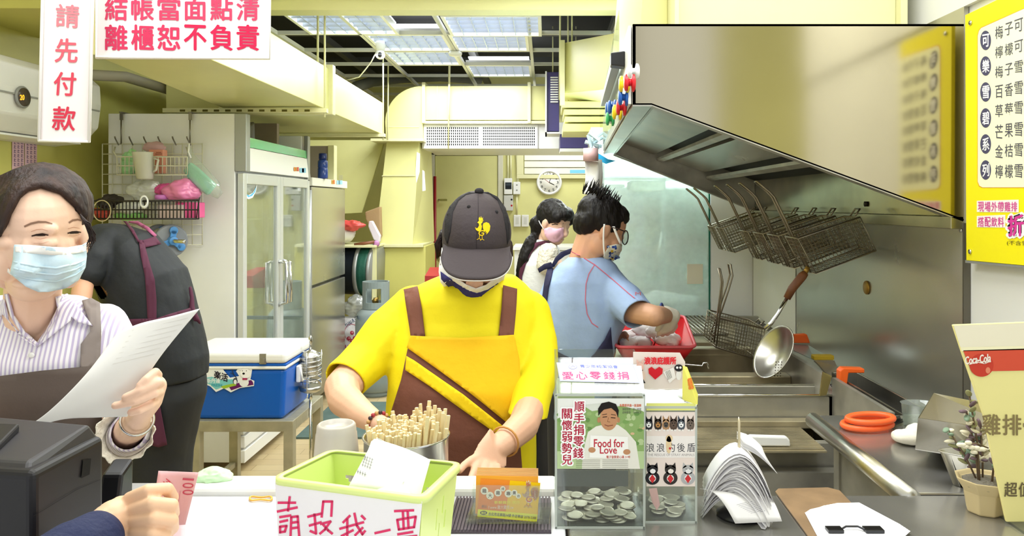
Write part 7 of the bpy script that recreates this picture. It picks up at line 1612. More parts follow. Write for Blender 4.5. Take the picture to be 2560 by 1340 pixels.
# front plane (slightly sloping)
fp0 = inn(c1, .957, RZ-.003); fp1 = inn(c4, .957, RZ-.003); fp2 = inn(c1, .86, 1.004); fn = (fp1-fp0).cross(fp2-fp0).normalized(); 
if fn.y > 0: fn = -fn
sgp = Print(fp0+fn*.0018, fn, base=.0)
corners = [(688, 1206), (1056, 1254), (1040, 1420), (700, 1420)]
sheet_ = one('paper_sign', mat('sign_paper', '#f1eeee', .55, var=.03), lambda b: b.slab([sgp.to3(*q) for q in corners], fn*.0006), t)
pr = Print(fp0+fn*.0026, fn, base=.0003)
RD = '#e23a6a'
def strokes(x0, y0, S, ls, w_=6):
    for l in ls: pr.line([(x0+a*S, y0+b_*S) for a, b_ in l], w_, RD, 0)
strokes(692, 1243, 1, [[(4, 14), (46, 14)], [(32, 0), (28, 34)], [(2, 36), (50, 26)], [(8, 50), (34, 46)], [(8, 62), (26, 58)], [(8, 74), (24, 72), (20, 86), (8, 88), (8, 74)], [(36, 50), (34, 100)], [(36, 50), (52, 48), (56, 100)], [(38, 64), (52, 62)], [(38, 78), (52, 76)]])
strokes(768, 1250, 1, [[(2, 42), (36, 34)], [(18, 36), (22, 84), (8, 78)], [(6, 64), (34, 56)], [(36, 42), (40, 4), (62, 4), (60, 40)], [(34, 60), (58, 54), (44, 74), (32, 84)], [(40, 62), (52, 76), (62, 84)]])
strokes(848, 1284, 1, [[(2, 38), (60, 22)], [(26, 6), (10, 22)], [(20, 14), (20, 54)], [(6, 56), (34, 42)], [(38, 0), (44, 30), (58, 52), (64, 44)], [(56, 6), (64, 14)], [(58, 36), (40, 54)]])
strokes(938, 1325, 1, [[(0, 8), (36, 0)]])
strokes(983, 1274, 1, [[(4, 4), (50, 2)], [(10, 26), (56, 18), (52, 44), (14, 50), (10, 26)], [(24, 6), (26, 48)], [(36, 6), (38, 46)], [(12, 62), (48, 56)], [(4, 72), (58, 66)], [(30, 72), (30, 96)]])
pr.build('handwriting', t)
# slips in the basket
for pts_, dd_, lab in (([(935, 1097), (1076, 1150), (1048, 1252), (868, 1222)], (1.10, 1.075, 1.04, 1.06), 'white order slip sticking up out of the lime basket, in front'), ([(928, 1103), (950, 1098), (1060, 1150), (900, 1180)], (1.115, 1.115, 1.10, 1.10), 'white order slip just behind the front one in the lime basket')):
    t = thing('order_slip', lab, 'paper slip', P(970, 1240, 1.06))
    q = [P(x, y, d_) for (x, y), d_ in zip(pts_, dd_)]
    s_ = one('slip', mat('white_paper', '#f1f1ee', .6), lambda b: b.sheet(lambda u, v: (q[0]*(1-u)+q[1]*u)*(1-v)+(q[3]*(1-u)+q[2]*u)*v+V(0, .008*math.sin(u*3.1), 0), 8, 8), t, solid=.0004)
    if 'in front' in lab:
        pr = Print(bvh=bvh_of([s_]), base=.0010)
        random.seed(8)
        for r_ in range(4):
            for k in range(4): x, y = 911+k*6-r_*2, 1140+r_*7+k*2.5; pr.line([(x, y), (x+4, y+1.5)], .9, '#8d8d8d').line([(x+2, y-2), (x+1, y+4)], .9, '#8d8d8d')
        for k in range(4): x, y = 893+k*6, 1178+k*2.5; pr.line([(x, y), (x+4, y+1)], 1, '#7a7a7a').line([(x+2, y-4), (x+1, y+5)], 1, '#7a7a7a')
        pr.build('print', t)
tag(one('folded_slip', mat('grey_white_paper', '#e3e6e0', .6), lambda b: b.sheet(lambda u, v: (P(905, 1235, 1.02)*(1-u)+P(1040, 1262, 1.0)*u)*(1-v)+P(1010, 1203, 1.03)*v, 4, 4), solid=.0005), 'folded grey slip lying low in the front of the lime basket', 'paper slip')
# ribbed mat
t = thing('ribbed_mat', 'dark purple-brown ribbed rubber mat under the card holder', 'mat', PZ(1260, 1330, 1.0))
RM = mat('aubergine_rubber', '#4a3f4a', .5)
m0, m1 = -.152, .008
one('base', RM, lambda b: b.box((m0, 1.152, 1.0005), (m1, 1.285, 1.003)), t)
src_n = 30
for k in range(src_n): 
    x = m0+(m1-m0)*(k+.5)/src_n; one('rib', RM, lambda b: b.box((x-.0016, 1.152, 1.003), (x+.0016, 1.285, 1.0062)), t)
# business card holder
t = thing('card_holder', 'clear acrylic holder full of orange business cards', 'card holder', (-.06, 1.2, 1.007))
AC = glass('clear_acrylic', '#f3f6f3', .10, .05, haze=.03)
dk = 1.195
def kp(x, y, d_=1.185): return P(x, y, d_)
zb_ = 1.007
cx0, cx1 = P(1188, 0, 1.185).x, P(1345, 0, 1.185).x
one('tray', AC, lambda b: (b.hexa([(cx0-.014, 1.17, zb_), (cx1+.018, 1.17, zb_), (cx1+.022, 1.235, zb_), (cx0-.008, 1.235, zb_), (cx0-.014, 1.17, zb_+.008), (cx1+.018, 1.17, zb_+.008), (cx1+.022, 1.235, zb_+.008), (cx0-.008, 1.235, zb_+.008)])), t, bevel=.001)
one('front_pane', AC, lambda b: b.hexa([(cx0-.003, 1.182, zb_+.008), (cx1+.003, 1.178, zb_+.008), (cx1+.003, 1.180, zb_+.008), (cx0-.003, 1.184, zb_+.008), (cx0-.003, 1.192, zb_+.052), (cx1+.003, 1.188, zb_+.052), (cx1+.003, 1.190, zb_+.052), (cx0-.003, 1.194, zb_+.052)]), t)
one('side_pane', AC, lambda b: (b.box((cx0-.005, 1.184, zb_+.008), (cx0-.003, 1.225, zb_+.05)), b.box((cx1+.003, 1.184, zb_+.008), (cx1+.005, 1.225, zb_+.05))), t)
CARDC = mat('card_edge', '#f3c07a', .5)
for k in range(7):
    y_ = 1.188+k*.0042; up = .0007*k
    c_ = tag(one('business_card', CARDC if k else mat('card_orange', '#f2a21a', .45), lambda b: b.hexa([(cx0, y_, zb_+.009), (cx1, y_-.004, zb_+.009), (cx1, y_-.0035, zb_+.009), (cx0, y_+.0005, zb_+.009), (cx0, y_+.012, zb_+.064+up), (cx1, y_+.008, zb_+.064+up), (cx1, y_+.0085, zb_+.064+up), (cx0, y_+.0125, zb_+.064+up)])), 'front orange business card with a red rooster in the acrylic holder' if k == 0 else 'pale-edged business card stacked behind the front card', 'business card', None if k == 0 else 'business cards behind the front one')
    if k == 0: card = c_
kn_ = V(cx1-cx0, -.004, 0).cross(V(0, .012, .055)).normalized(); kn_ = kn_ if kn_.y < 0 else -kn_; pr = Print((cx0, 1.188, zb_+.009), kn_, base=.0006, off=.0002)
pr.poly([(1202, 1196), (1275, 1201), (1262, 1298), (1192, 1290)], '#ee8a2c', 0); pr.poly([(1275, 1201), (1351, 1207), (1341, 1305), (1262, 1298)], '#f6c400', 0)
pr.poly([(1195, 1273), (1344, 1286), (1342, 1304), (1193, 1291)], '#f4f000', 1)
for (x, y, r_, ch) in ((1211, 1227, 9.5, '雞'), (1225, 1239, 9.5, '大'), (1245, 1232, 9, '雞'), (1257, 1222, 6.5, '排'), (1271, 1234, 9.5, '專'), (1286, 1232, 7.5, '賣'), (1296, 1240, 6.5, '店')):
    pr.ell(x, y, r_, r_, '#fdf6ea', 2); pr.text(ch, (x-r_*.55, y-r_*.55, x+r_*.55, y+r_*.55), '#54423a', 3, .01)
pr.text('新鮮雞排 現炸', (1236, 1252, 1300, 1260), '#f6ea20', 2, .01); pr.text('網站', (1204, 1262, 1217, 1270), '#8a6a58', 2); pr.text('f www.雞大雞排.tw', (1221, 1263, 1284, 1273), '#f6e4d0', 2)
pr.ell(1209, 1282, 9, 5, '#4a4638', 2); pr.text('總店', (1203, 1279, 1215, 1285), '#f4f000', 3, .01); pr.text('台北市北寧路34號 外送專線 2578-5388', ((1222, 1280), (1341, 1291), (1340, 1299), (1221, 1288)), '#5a5420', 3, .01)
rooster(pr, 1321, 1238, .80, '#fbe3cc'); rooster(pr, 1321, 1238, .70, '#e2383c'); pr.build('card_print', card)
# ================================================================ donation boxes
def dbox(name, label, x0, x1, y0, y1, zf, zbk, lid_y, sheet_mat):
    t = thing(name, label, 'donation box', ((x0+x1)/2, (y0+y1)/2, 1.0)); th_ = .003
    one('front_pane', sheet_mat, lambda b: b.box((x0, y0, 1.003), (x1, y0+th_, zf)), t)
    one('back_pane', sheet_mat, lambda b: b.box((x0, y1-th_, 1.003), (x1, y1, zbk)), t)
    for x in (x0, x1-th_): one('side_pane', sheet_mat, lambda b: b.slab([(x, y0+th_, 1.003), (x, y1-th_, 1.003), (x, y1-th_, zbk), (x, lid_y, zbk), (x, y0+th_, zf)], (th_, 0, 0)), t)
    one('base_pane', sheet_mat, lambda b: b.box((x0, y0, 1.0), (x1, y1, 1.003)), t)
    one('sloping_lid', sheet_mat, lambda b: b.hexa([(x0, y0, zf), (x1, y0, zf), (x1, lid_y, zbk), (x0, lid_y, zbk), (x0, y0, zf+.003), (x1, y0, zf+.003), (x1, lid_y, zbk+.003), (x0, lid_y, zbk+.003)]), t)
    one('polished_edges', mat('acrylic_edge', '#cfd6cf', .15, alpha=.75), lambda b: (b.box((x0-.0005, y0-.0008, 1.0), (x0+.0028, y0, zf)), b.box((x1-.0028, y0-.0008, 1.0), (x1+.0005, y0, zf)), b.box((x0, y0-.0008, 1.0), (x1, y0, 1.0035)), b.box((x0, y0-.0008, zf-.002), (x1, y0, zf+.002))), t)
    return t
bx0, bx1 = P(1388, 0, 1.17).x, P(1612, 0, 1.17).x; zf = CZ-477*1.17/F
d1 = dbox('donation_box', 'clear acrylic donation box with a photo poster and many coins', bx0, bx1, 1.17, 1.31, zf, CZ-388*1.225/F, 1.225, AC)
one('poster_backing', mat('poster_card', '#f1efe9', .5), lambda b: b.box(P(1393, 1172, 1.1688), P(1610, 996, 1.1696)), d1)
pr = Print((0, 1.1686, 0), (0, -1, 0), base=.0002, off=.00012)
pr.rect(1393, 996, 1610, 1172, '#dfe3da')
pr.poly([(1393, 1172), (1393, 1050), (1420, 1032), (1440, 1040), (1460, 1015), (1480, 1028), (1530, 1020), (1570, 1010), (1610, 1030), (1610, 1172)], '#8fae6c', 1)
random.seed(12)
for k in range(70): pr.ell(random.uniform(1396, 1606), random.uniform(1032, 1110), random.uniform(4, 9), random.uniform(3, 7), random.choice(['#6c9450', '#9cba78', '#b8cc98', '#7ea45e', '#d8b890']), 1.1+k*.025, 8)
pr.rect(1393, 1128, 1610, 1172, '#b9cf9c', 2.9)
pr.poly([(1395, 996), (1610, 996), (1610, 1028), (1560, 1016), (1500, 1008), (1460, 1012), (1430, 1030), (1395, 1046)], '#eceeea', 3)
pr.poly([(1455, 1160), (1462, 1110), (1470, 1080), (1490, 1066), (1515, 1060), (1545, 1062), (1565, 1076), (1590, 1105), (1600, 1172), (1455, 1172)], '#eceadf', 3)
pr.poly([(1508, 1045), (1534, 1045), (1536, 1066), (1522, 1076), (1506, 1066)], '#b5835c', 4)
pr.ell(1522, 1045, 22, 31, '#c4906a', 5, 28).poly([(1496, 1040), (1495, 1022), (1504, 1008), (1522, 1004), (1540, 1010), (1547, 1026), (1545, 1044), (1540, 1030), (1528, 1020), (1510, 1024), (1500, 1034)], '#1f1a18', 6)
pr.ell(1497, 1050, 4, 7, '#bb8760', 4).ell(1546, 1050, 4, 7, '#bb8760', 4)
pr.line([(1507, 1043), (1517, 1042)], 2, '#33221a', 6).line([(1528, 1044), (1538, 1045)], 2, '#33221a', 6).line([(1506, 1037), (1517, 1035)], 1.5, '#33221a', 6).line([(1528, 1036), (1539, 1038)], 1.5, '#33221a', 6).line([(1521, 1044), (1519, 1054), (1525, 1055)], 1.2, '#8f5f40', 6).line([(1512, 1062), (1520, 1065), (1532, 1063)], 1.8, '#8a4538', 6)
pr.poly([(1476, 1088), (1570, 1092), (1572, 1148), (1474, 1144)], '#fbfaf6', 6); pr.ell(1480, 1125, 9, 7, '#c4906a', 7).ell(1567, 1130, 9, 7, '#c4906a', 7)
pr.text('Food for', (1485, 1098, 1560, 1118), '#c43a4a', 7, .015); pr.text('Love', (1500, 1116, 1542, 1134), '#c43a4a', 7, .015)
for col_, s_, xs, y0_, dy in ((0, '順手捐零錢', 1436, 1004, 29), (1, '關懷弱勢兒', 1405, 1022, 28.6)):
    for k, ch in enumerate(s_):
        q = (xs+(0 if col_ else -k*.8)-0, y0_+k*dy, xs+25-(0 if col_ else k*.8), y0_+k*dy+25)
        pr.text(ch, (q[0]-1.5, q[1]-1.5, q[2]+1.5, q[3]+1.5), '#ffffff', 7, .07); pr.text(ch, q, '#b3163c', 8, .012)
pr.text('免費提供過一面溫飽', (1549, 1010, 1603, 1017), '#d86a3a', 7, .01); pr.text('捐贈發票．愛心無礙', (1556, 1020, 1603, 1026), '#6a6a60', 7); pr.text('品味教育．多元學習', (1556, 1028, 1603, 1034), '#6a6a60', 7)
pr.text('電子發票愛心碼 3199', (1516, 1139, 1575, 1146), '#c8503a', 7, .01)
for k in range(5):
    pr.line([(1440, 1150+k*4.5), (1500, 1150.5+k*4.5)], .8, '#7c7c70', 7).line([(1506, 1150+k*4.5), (1570, 1150.5+k*4.5)], .8, '#7c7c70', 7)
pr.build('poster', d1)
# label on the lid
y0_, z0_ = 1.172, zf+.004; y1_, z1_ = 1.225, CZ-388*1.225/F+.004; nl = V(0, -(z1_-z0_), (y1_-y0_)).normalized()
pr = Print((0, y0_, z0_), nl, base=.0012, off=.0003)
pr.poly([(1391, 906), (1583, 910), (1600, 958), (1400, 953)], '#b9bbd0').poly([(1394, 908), (1581, 912), (1597, 956), (1403, 951)], '#f6eef6', 1)
pr.ell(1432, 917, 11, 6, '#9aa2d4', 2).ell(1432, 917, 9.5, 5, '#f6eef6', 3); pr.line([(1426, 919), (1432, 914), (1438, 918)], 1.2, '#9aa2d4', 4)
pr.text('青少年純潔協會', ((1449, 911), (1544, 913), (1546, 921), (1451, 919)), '#7a88cc', 2, .01); pr.text('關懷兒童青少年基金會', ((1449, 922), (1544, 924), (1545, 928), (1450, 926)), '#d0a0b8', 2)
for k, ch in enumerate('愛心零錢捐'): x = 1404+k*34.5; pr.text(ch, ((x, 929), (x+28, 929.6), (x+31, 948.6), (x+3, 948)), '#e0568c', 2, .01)
pr.build('lid_label', d1)
one('grey_panel', mat('grey_film', '#5c5f61', .5), lambda b: b.box(P(1392, 1216, 1.20), P(1570, 1176, 1.201)), d1)
one('green_paper', mat('pale_green_paper', '#e1efb8', .6), lambda b: (b.slab([(bx0+.004, 1.18, 1.10), (bx0+.004, 1.30, 1.08), (bx0+.004, 1.30, 1.20), (bx0+.004, 1.185, 1.195)], (.0006, 0, 0)), b.box((bx0+.004, 1.24, 1.17), (bx0+.065, 1.241, 1.215))), d1)
COIN = mat('nickel_coin', '#b9b4a8', .3, .75, var=.15, vs=40)
src = one('coin', COIN, lambda b: b.lathe((0, 0, 0), [(.0125, 0), (.0130, .0003), (.0130, .0015), (.0125, .0018), (.011, .0016), (.0105, .0018)], 26, smooth=False))
src2 = src
random.seed(17)
def scatter(n, X0_, X1_, Y0_, Y1_, base, grp, lab, first):
    pl = []
    for i in range(n):
        best = None
        for tr in range(30):
            x, y = random.uniform(X0_, X1_), random.uniform(Y0_, Y1_); h = base
            for (px, py, pz) in pl:
                if (px-x)**2+(py-y)**2 < .024**2: h = max(h, pz+.0020)
            if best is None or h < best[2]: best = (x, y, h)
        x, y, h = best; pl.append((x, y, h)); o = src if first and i == 0 else src.copy()
        if not (first and i == 0): C.objects.link(o)
        s_ = random.choice((1, 1, .85, .92)); o.scale = (s_, s_, 1); o.location = (x, y, h); o.rotation_euler = (random.uniform(-.10, .10), random.uniform(-.10, .10), random.random()*6)
        tag(o, lab, 'coin', grp)
scatter(64, bx0+.018, bx1-.018, 1.190, 1.29, 1.0045, 'coins in the poster donation box', 'silver coin lying in the heap at the bottom of the poster donation box', True)
for x, y, a, lab in ((1553, 1238, 1.35, 'silver coin standing upright behind the pile in the poster box'), (1597, 1240, 1.45, 'silver coin leaning on the right pane of the poster box')):
    o = src.copy(); C.objects.link(o); o.location = P(x, y, 1.285 if x < 1560 else 1.26); o.rotation_euler = (a if x < 1560 else .2, .25 if x < 1560 else 1.45, 0); o.scale = (1.1, 1.1, 1); tag(o, lab, 'coin')
ex0, ex1 = bx1+.001, P(1742, 0, 1.19).x
zf2 = CZ-(1018-510)*1.19/F
d2 = dbox('donation_box', 'smaller acrylic donation box with dog and cat drawings', ex0, ex1, 1.19, 1.30, zf2, CZ-(975-510)*1.215/F, 1.215, AC)
pr = Print((0, 1.1898, 0), (0, -1, 0), base=.0004, off=.00012)
pr.rect(1616, 1030, 1740, 1216, '#f2e3db')
pr.rect(1616, 1008, 1740, 1026, '#eef08c')
for i, (x, c_, e_) in enumerate(((1622, '#33333a', '#ffffff'), (1645, '#3d332c', '#c08a50'), (1665, '#b8906a', '#54504c'), (1684, '#5c4a40', '#6b584c'), (1703, '#5a6068', '#ffffff'), (1726, '#6f6258', '#7a6c62'))):
    pr.ell(x, 1062, 10, 15, c_, 1).poly([(x-9, 1056), (x-8, 1038), (x-1, 1050)], c_, 1).poly([(x+9, 1056), (x+8, 1038), (x+1, 1050)], c_, 1).ell(x, 1062, 6, 7, e_, 2)
    pr.ell(x-3, 1058, 1.3, 1.6, '#15151a', 3).ell(x+3, 1058, 1.3, 1.6, '#15151a', 3).ell(x, 1064, 2, 1.5, '#15151a', 3).ell(x-4, 1076, 3.6, 2.6, '#f4eee8', 3).ell(x+4, 1076, 3.6, 2.6, '#f4eee8', 3)
pr.rect(1616, 1090, 1740, 1144, '#f8f2ee', 1)
for k, ch in enumerate('浪浪的後盾'): x = 1616+k*25.5; pr.text(ch, (x, 1108, x+20, 1130), '#45454c', 2)
pr.text('THE RESCUE OF STRAY ANIMALS', (1619, 1134, 1736, 1140), '#a9a4a4', 2); pr.ell(1672, 1112, 7, 22, '#ecd2a8', 3).ell(1673, 1096, 9, 9, '#ecd2a8', 3).ell(1671, 1095, 1, 1.2, '#4a3a30', 4).ell(1675, 1121, 3, 3, '#d04048', 4)
for x, c_, c2_ in ((1631, '#2c2a2e', '#ffffff'), (1676, '#3a3634', '#f6efe6'), (1720, '#b9b9bb', '#f2f2f2')):
    pr.ell(x, 1195, 18, 17, c_, 2).ell(x, 1174, 14, 12, c_, 2).poly([(x-14, 1172), (x-12, 1156), (x-3, 1166)], c_, 2).poly([(x+14, 1172), (x+12, 1156), (x+3, 1166)], c_, 2)
    pr.ell(x+1, 1178, 7, 6, c2_, 3).ell(x, 1196, 9, 9, c2_, 3).poly([(x, 1186), (x+8, 1197), (x, 1208), (x-8, 1197)], '#d6383c', 4).line([(x-6, 1172), (x-2, 1173)], 1, '#15151a', 4).line([(x+3, 1173), (x+7, 1172)], 1, '#15151a', 4)
pr.build('drawings', d2)
pr = Print((0, 1.213, 0), (0, -1, 0), base=.0012, off=.00015)
one('header_card', mat('header_card', '#f4e6dc', .5), lambda b: b.slab([P(x, y, 1.214) for x, y in ((1583, 880), (1700, 882), (1713, 905), (1708, 978), (1590, 978), (1583, 905))], (0, .001, 0)), d2)
for k, ch in enumerate('浪浪庇護所'): x = 1611+k*16; pr.text(ch, (x, 893, x+15, 911), '#e8323c', 1, .03)
pr.poly([(1638, 949), (1622, 934), (1621, 922), (1629, 917), (1638, 924), (1648, 917), (1657, 922), (1656, 934)], '#d8202c', 1)
pr.poly([(1658, 930), (1684, 918), (1690, 944), (1674, 958)], '#f7f2ec', 1); 
for k in range(6): pr.line([(1664+k*2, 929-k*.9+0), (1670+k*2, 950-k*1.2)], .8, '#6c6660', 2)
pr.ell(1697, 920, 11, 9, '#2c2a2e', 2).ell(1697, 936, 7, 12, '#f4f2ee', 1).ell(1693, 919, 3, 3, '#ffffff', 3).ell(1701, 919, 3, 3, '#ffffff', 3).ell(1693, 919, 1.3, 1.3, '#111', 4) if False else pr.ell(1697, 920, 11, 9, '#2c2a2e', 2).ell(1697, 938, 7, 12, '#f4f2ee', 1).ell(1693, 919, 3, 3, '#ffffff', 3).ell(1701, 919, 3, 3, '#ffffff', 3)
pr.ell(1600, 918, 10, 12, '#f1c3b2', 1).poly([(1592, 910), (1591, 898), (1599, 906)], '#f1c3b2', 1).poly([(1608, 910), (1609, 898), (1601, 906)], '#f1c3b2', 1).ell(1602, 940, 12, 16, '#f6d8c8', 1).poly([(1598, 958), (1606, 944), (1614, 958)], '#2c2a2e', 2)
pr.build('header_print', d2)
tp = one('yellow_tag', mat('pale_yellow_card', '#f6ef70', .5), lambda b: b.slab([P(1707, 914, 1.20), P(1718, 918, 1.20), P(1745, 986, 1.185), P(1744, 1012, 1.185), P(1706, 1000, 1.20)], (0, .0008, 0)), d2)
pr = Print(bvh=bvh_of([tp]), base=.0008); pr.text('感恩', ((1718, 946), (1728, 944), (1734, 972), (1722, 974)), '#f08a3a', 1, .02); pr.build('tag_print', tp)
scatter(12, ex0+.016, ex1-.016, 1.210, 1.285, 1.0045, 'coins in the smaller donation box', 'silver coin at the bottom of the smaller donation box', False)
tag(one('red_note', mat('faded_red_note', '#d9a4a4', .6), lambda b: b.slab([P(1622, 1222, 1.23), P(1642, 1220, 1.24), P(1650, 1262, 1.22), P(1642, 1276, 1.215), P(1630, 1255, 1.22)], (0, .0006, 0))), 'crumpled reddish banknote inside the smaller donation box', 'banknote')
# ================================================================ receipt spike
sx = P(1836, 0, 1.25).x
t = thing('receipt_spike', 'steel spindle standing behind the curled stack of receipts', 'spindle', (sx, 1.25, 1.0))
one('base', DARKP, lambda b: b.lathe((sx, 1.22, 1.0), [(.035, 0), (.036, .004), (.02, .012), (.006, .014)], 28), t)
one('needle', mat('needle_tan', '#d6c9a8', .35, .5), lambda b: b.tube([(sx, 1.22, 1.01), (sx+.0, 1.22, 1.15), (sx, 1.222, CZ-(1042-510)*1.222/F)], [.0022, .0022, .0006], 8), t)
RC = [mat('receipt_white', '#f3f1ef', .6), mat('receipt_grey', '#e2e0e2', .6)]
random.seed(31)
nR = 24
for i in range(nR):
    k = i/(nR-1); h = 1.018+.072*k; w_ = .055+.010*random.random(); ang = -.55+.25*random.random()+.3*k
    reach = .060+.012*random.random()
    def sheet_f(u, v, h=h, w_=w_, ang=ang, k=k):
        s_ = (v-.5)*2; x = s_*.060*(1-.15*abs(s_)); z = h+.020-(.052+.02*k)*abs(s_)**1.7*(1 if s_ > 0 else .82); yy = (u-.5)*w_
        z = max(z, 1.0015+.0005*i)
        return V(sx-.004+x*math.cos(ang)-yy*math.sin(ang), 1.215+x*math.sin(ang)+yy*math.cos(ang), z)
    tag(one('receipt', RC[i % 2], lambda b: b.sheet(sheet_f, 4, 14), solid=.0004), 'curled white receipt in the stack on the spindle', 'receipt', 'receipts on the spindle')
for pts_, lab in (([(1752, 1222, 1.20), (1800, 1215, 1.17), (1858, 1232, 1.15), (1918, 1256, 1.14), (1953, 1304, 1.15), (1838, 1312, 1.14)], 'large receipt with a printed table lying lowest in front of the spindle'),):
    t = thing('receipt', lab, 'receipt', P(1850, 1300, 1.14))
    def fs_(u, v): 
        a = Vector(P(1750, 1222, 1.20)).lerp(P(1916, 1240, 1.19), u); b_ = Vector(P(1838, 1310, 1.165)).lerp(P(1955, 1304, 1.168), u); q = a.lerp(b_, v); q.z += .016*math.sin(v*3.1)*(1-u*.4); q.z = max(q.z, 1.002); return q
    s_ = one('slip', RC[0], lambda b: b.sheet(fs_, 10, 10), t, solid=.0004)
    pr = Print(bvh=bvh_of([s_]), base=.0006)
    for r_ in range(8): pr.line([(1842+r_*5, 1262-0*r_+r_*3), (1866+r_*5, 1256+r_*3)], 1, '#b9b6bc'); pr.line([(1872+r_*4, 1256+r_*3.4), (1884+r_*4, 1253+r_*3.4)], 1.2, '#a9a6b0')
    pr.build('print', t)
for k in range(5):
    t_ = k/4
    tag(one('receipt', RC[k % 2], lambda b: b.sheet(lambda u, v: (P(1842, 1095-4*k, 1.235).lerp(P(1905, 1130-3*k, 1.225), v)).lerp(P(1858, 1120-3*k, 1.22).lerp(P(1944-6*k, 1186-7*k, 1.20), v), u)+V(0, 0, .006*math.sin(v*3)), 4, 8), solid=.0004), 'receipt fanned out to the right at the top of the spindle stack', 'receipt', 'receipts fanned out to the right')
# clipboard
t = thing('clipboard', 'brown hardboard clipboard lying on the steel counter', 'clipboard', PZ(2050, 1300, 1.0))
HB = mat('hardboard', '#8a6f50', .55, var=.25, vs=18)
cbq = [PZ(x, y, 1.001) for x, y in ((1938, 1232), (1945, 1225), (2070, 1222), (2100, 1230), (2132, 1264), (2200, 1345), (2230, 1400), (2060, 1400), (2010, 1330))]
one('board', HB, lambda b: b.slab(cbq, (0, 0, .003)), t, bevel=.001)
for i in range(5):
    pq = [PZ(x, y, 1.0048+.0005*i) for x, y in ((2012+i*3, 1282-i*2), (2060+i*8, 1264-i*1.5), (2148, 1258-i*.3), (2276-i*6, 1328-i*4), (2200, 1400), (2075, 1400))]
    o = one('paper_sheet', mat('bright_paper', '#f7f7f9', .6), lambda b: b.slab(pq, (0, 0, .0003)), None); tag(o, ('top' if i == 4 else 'lowest' if i == 0 else 'white')+' order sheet clipped on the brown clipboard' if i in (0, 4) else 'white order sheet in the middle of the clipboard pad', 'paper', None if i in (0, 4) else 'sheets on the clipboard')
one('clip', mat('chrome_clip', '#3a3a3c', .25, .8), lambda b: (b.box(PZ(2072, 1334, 1.0075), PZ(2100, 1322, 1.0075)+V(0, 0, .005)), b.box(PZ(2166, 1334, 1.0075), PZ(2200, 1322, 1.0075)+V(0, 0, .005)), b.tube([PZ(2098, 1326, 1.010), PZ(2115, 1316, 1.012), PZ(2145, 1316, 1.012), PZ(2166, 1326, 1.010)], .0018, 6)), t, bevel=.001)
# ================================================================ things on the side table
def Z(x, y, z=1.0): return PZ(x, y, z)
t = thing('scissors', 'orange handled kitchen scissors lying on the steel side table', 'scissors', Z(2170, 1065))
SO = mat('coral_orange_plastic', '#ff6a30', .4)
def lp(cx, cy, rx, ry, z, n=22): return [PZ(cx+rx*math.cos(a), cy+ry*math.sin(a), z) for a in [2*math.pi*k/n for k in range(n)]]
one('handle', SO, lambda b: b.tube(lp(2168, 1060, 62, 13, 1.010), .0065, 10, closed=True), t)
one('handle', SO, lambda b: b.tube(lp(2176, 1046, 58, 11, 1.024), .0065, 10, closed=True), t)
one('blade', mat('dark_blade', '#3a3a3c', .3, .8), lambda b: (b.slab([Z(2222, 1070, 1.006), Z(2222, 1058, 1.006), Z(2256, 1050, 1.006), Z(2258, 1056, 1.006)], (0, 0, .003)), b.slab([Z(2228, 1055, 1.011), Z(2228, 1047, 1.011), Z(2250, 1042, 1.011), Z(2252, 1048, 1.011)], (0, 0, .003)), b.lathe(Z(2234, 1056, 1.014), [(.004, 0), (.003, .002)], 10)), t)
gl = Blob(); g0 = Z(2262, 1098, 1.012); g1 = Z(2290, 1088, 1.012)
gl.ball(Z(2275, 1092, 1.017), (.035, .022, .016)); gl.ball(Z(2250, 1090, 1.014), (.018, .02, .013)); gl.ball(Z(2288, 1080, 1.02), (.02, .02, .018))
o = gl.build('knit_glove', GLV, None, .003, 2, .0015, 60); tag(o, 'cream knitted work glove in front of the clear container', 'glove')
tag(one('glove_hem', mat('blue_cuff', '#46589c', .8), lambda b: b.tube([Z(2240, 1100, 1.006), Z(2236, 1090, 1.012), Z(2240, 1080, 1.02)], .0025, 6), o), None)
t = thing('clear_container', 'small clear plastic container behind the steel pan', 'container', Z(2290, 1078))
def ctn(b): b.lathe(Z(2300, 1066), [(.028, 0), (.030, .002), (.034, .052), (.036, .053), (.033, .052), (.028, .003)], 28, capb=False, squash=(1.2, .9))
one('wall', glass('clear_tub', '#e9efeb', .08, .05, haze=.12), ctn, t)
# deep square steel pan resting on a lower tray
pz = 1.062
t = thing('steel_tray', 'rounded stainless steel tray under the deep square pan', 'tray', Z(2400, 1200))
tq = [(2330, 1128), (2450, 1112), (2560, 1140), (2450, 1152)]
R4 = [PZ(x, y, pz-.004) for x, y in tq]; ctr = sum(R4, V(0, 0, 0))/4
def tr4(b):
    up = rnd(R4, .03); dn = rnd([ctr+(p-ctr)*.72+V(0, 0, 1.001-pz+.004) for p in R4], .03); n = len(up); lip = rnd([ctr+(p-ctr)*1.05+V(0, 0, .002) for p in R4], .03)
    b.add(lip+up+dn, [(i, (i+1) % n, (i+1) % n+n, i+n) for i in range(n)]+[(i+n, (i+1) % n+n, (i+1) % n+2*n, i+2*n) for i in range(n)]+[tuple(range(2*n, 3*n))], True)
one('tray', STEEL, tr4, t, solid=.0012)
t = thing('square_pan', 'deep square stainless steel pan tilted on the tray by the plant', 'pan', V(ctr.x, ctr.y, pz))
a_, b_, c_, d_ = P(2288, 1122, 1.44), P(2560, 1165, 1.34), P(2640, 1110, 1.55), P(2350, 1082, 1.66)
A_, B_, C_, D_ = P(2295, 1045, 1.43), P(2575, 1085, 1.33), P(2640, 1045, 1.56), P(2334, 982, 1.66)
PANM = mat('pan_satin_steel', '#d6d1c2', .2, 1, var=.12, vs=6)
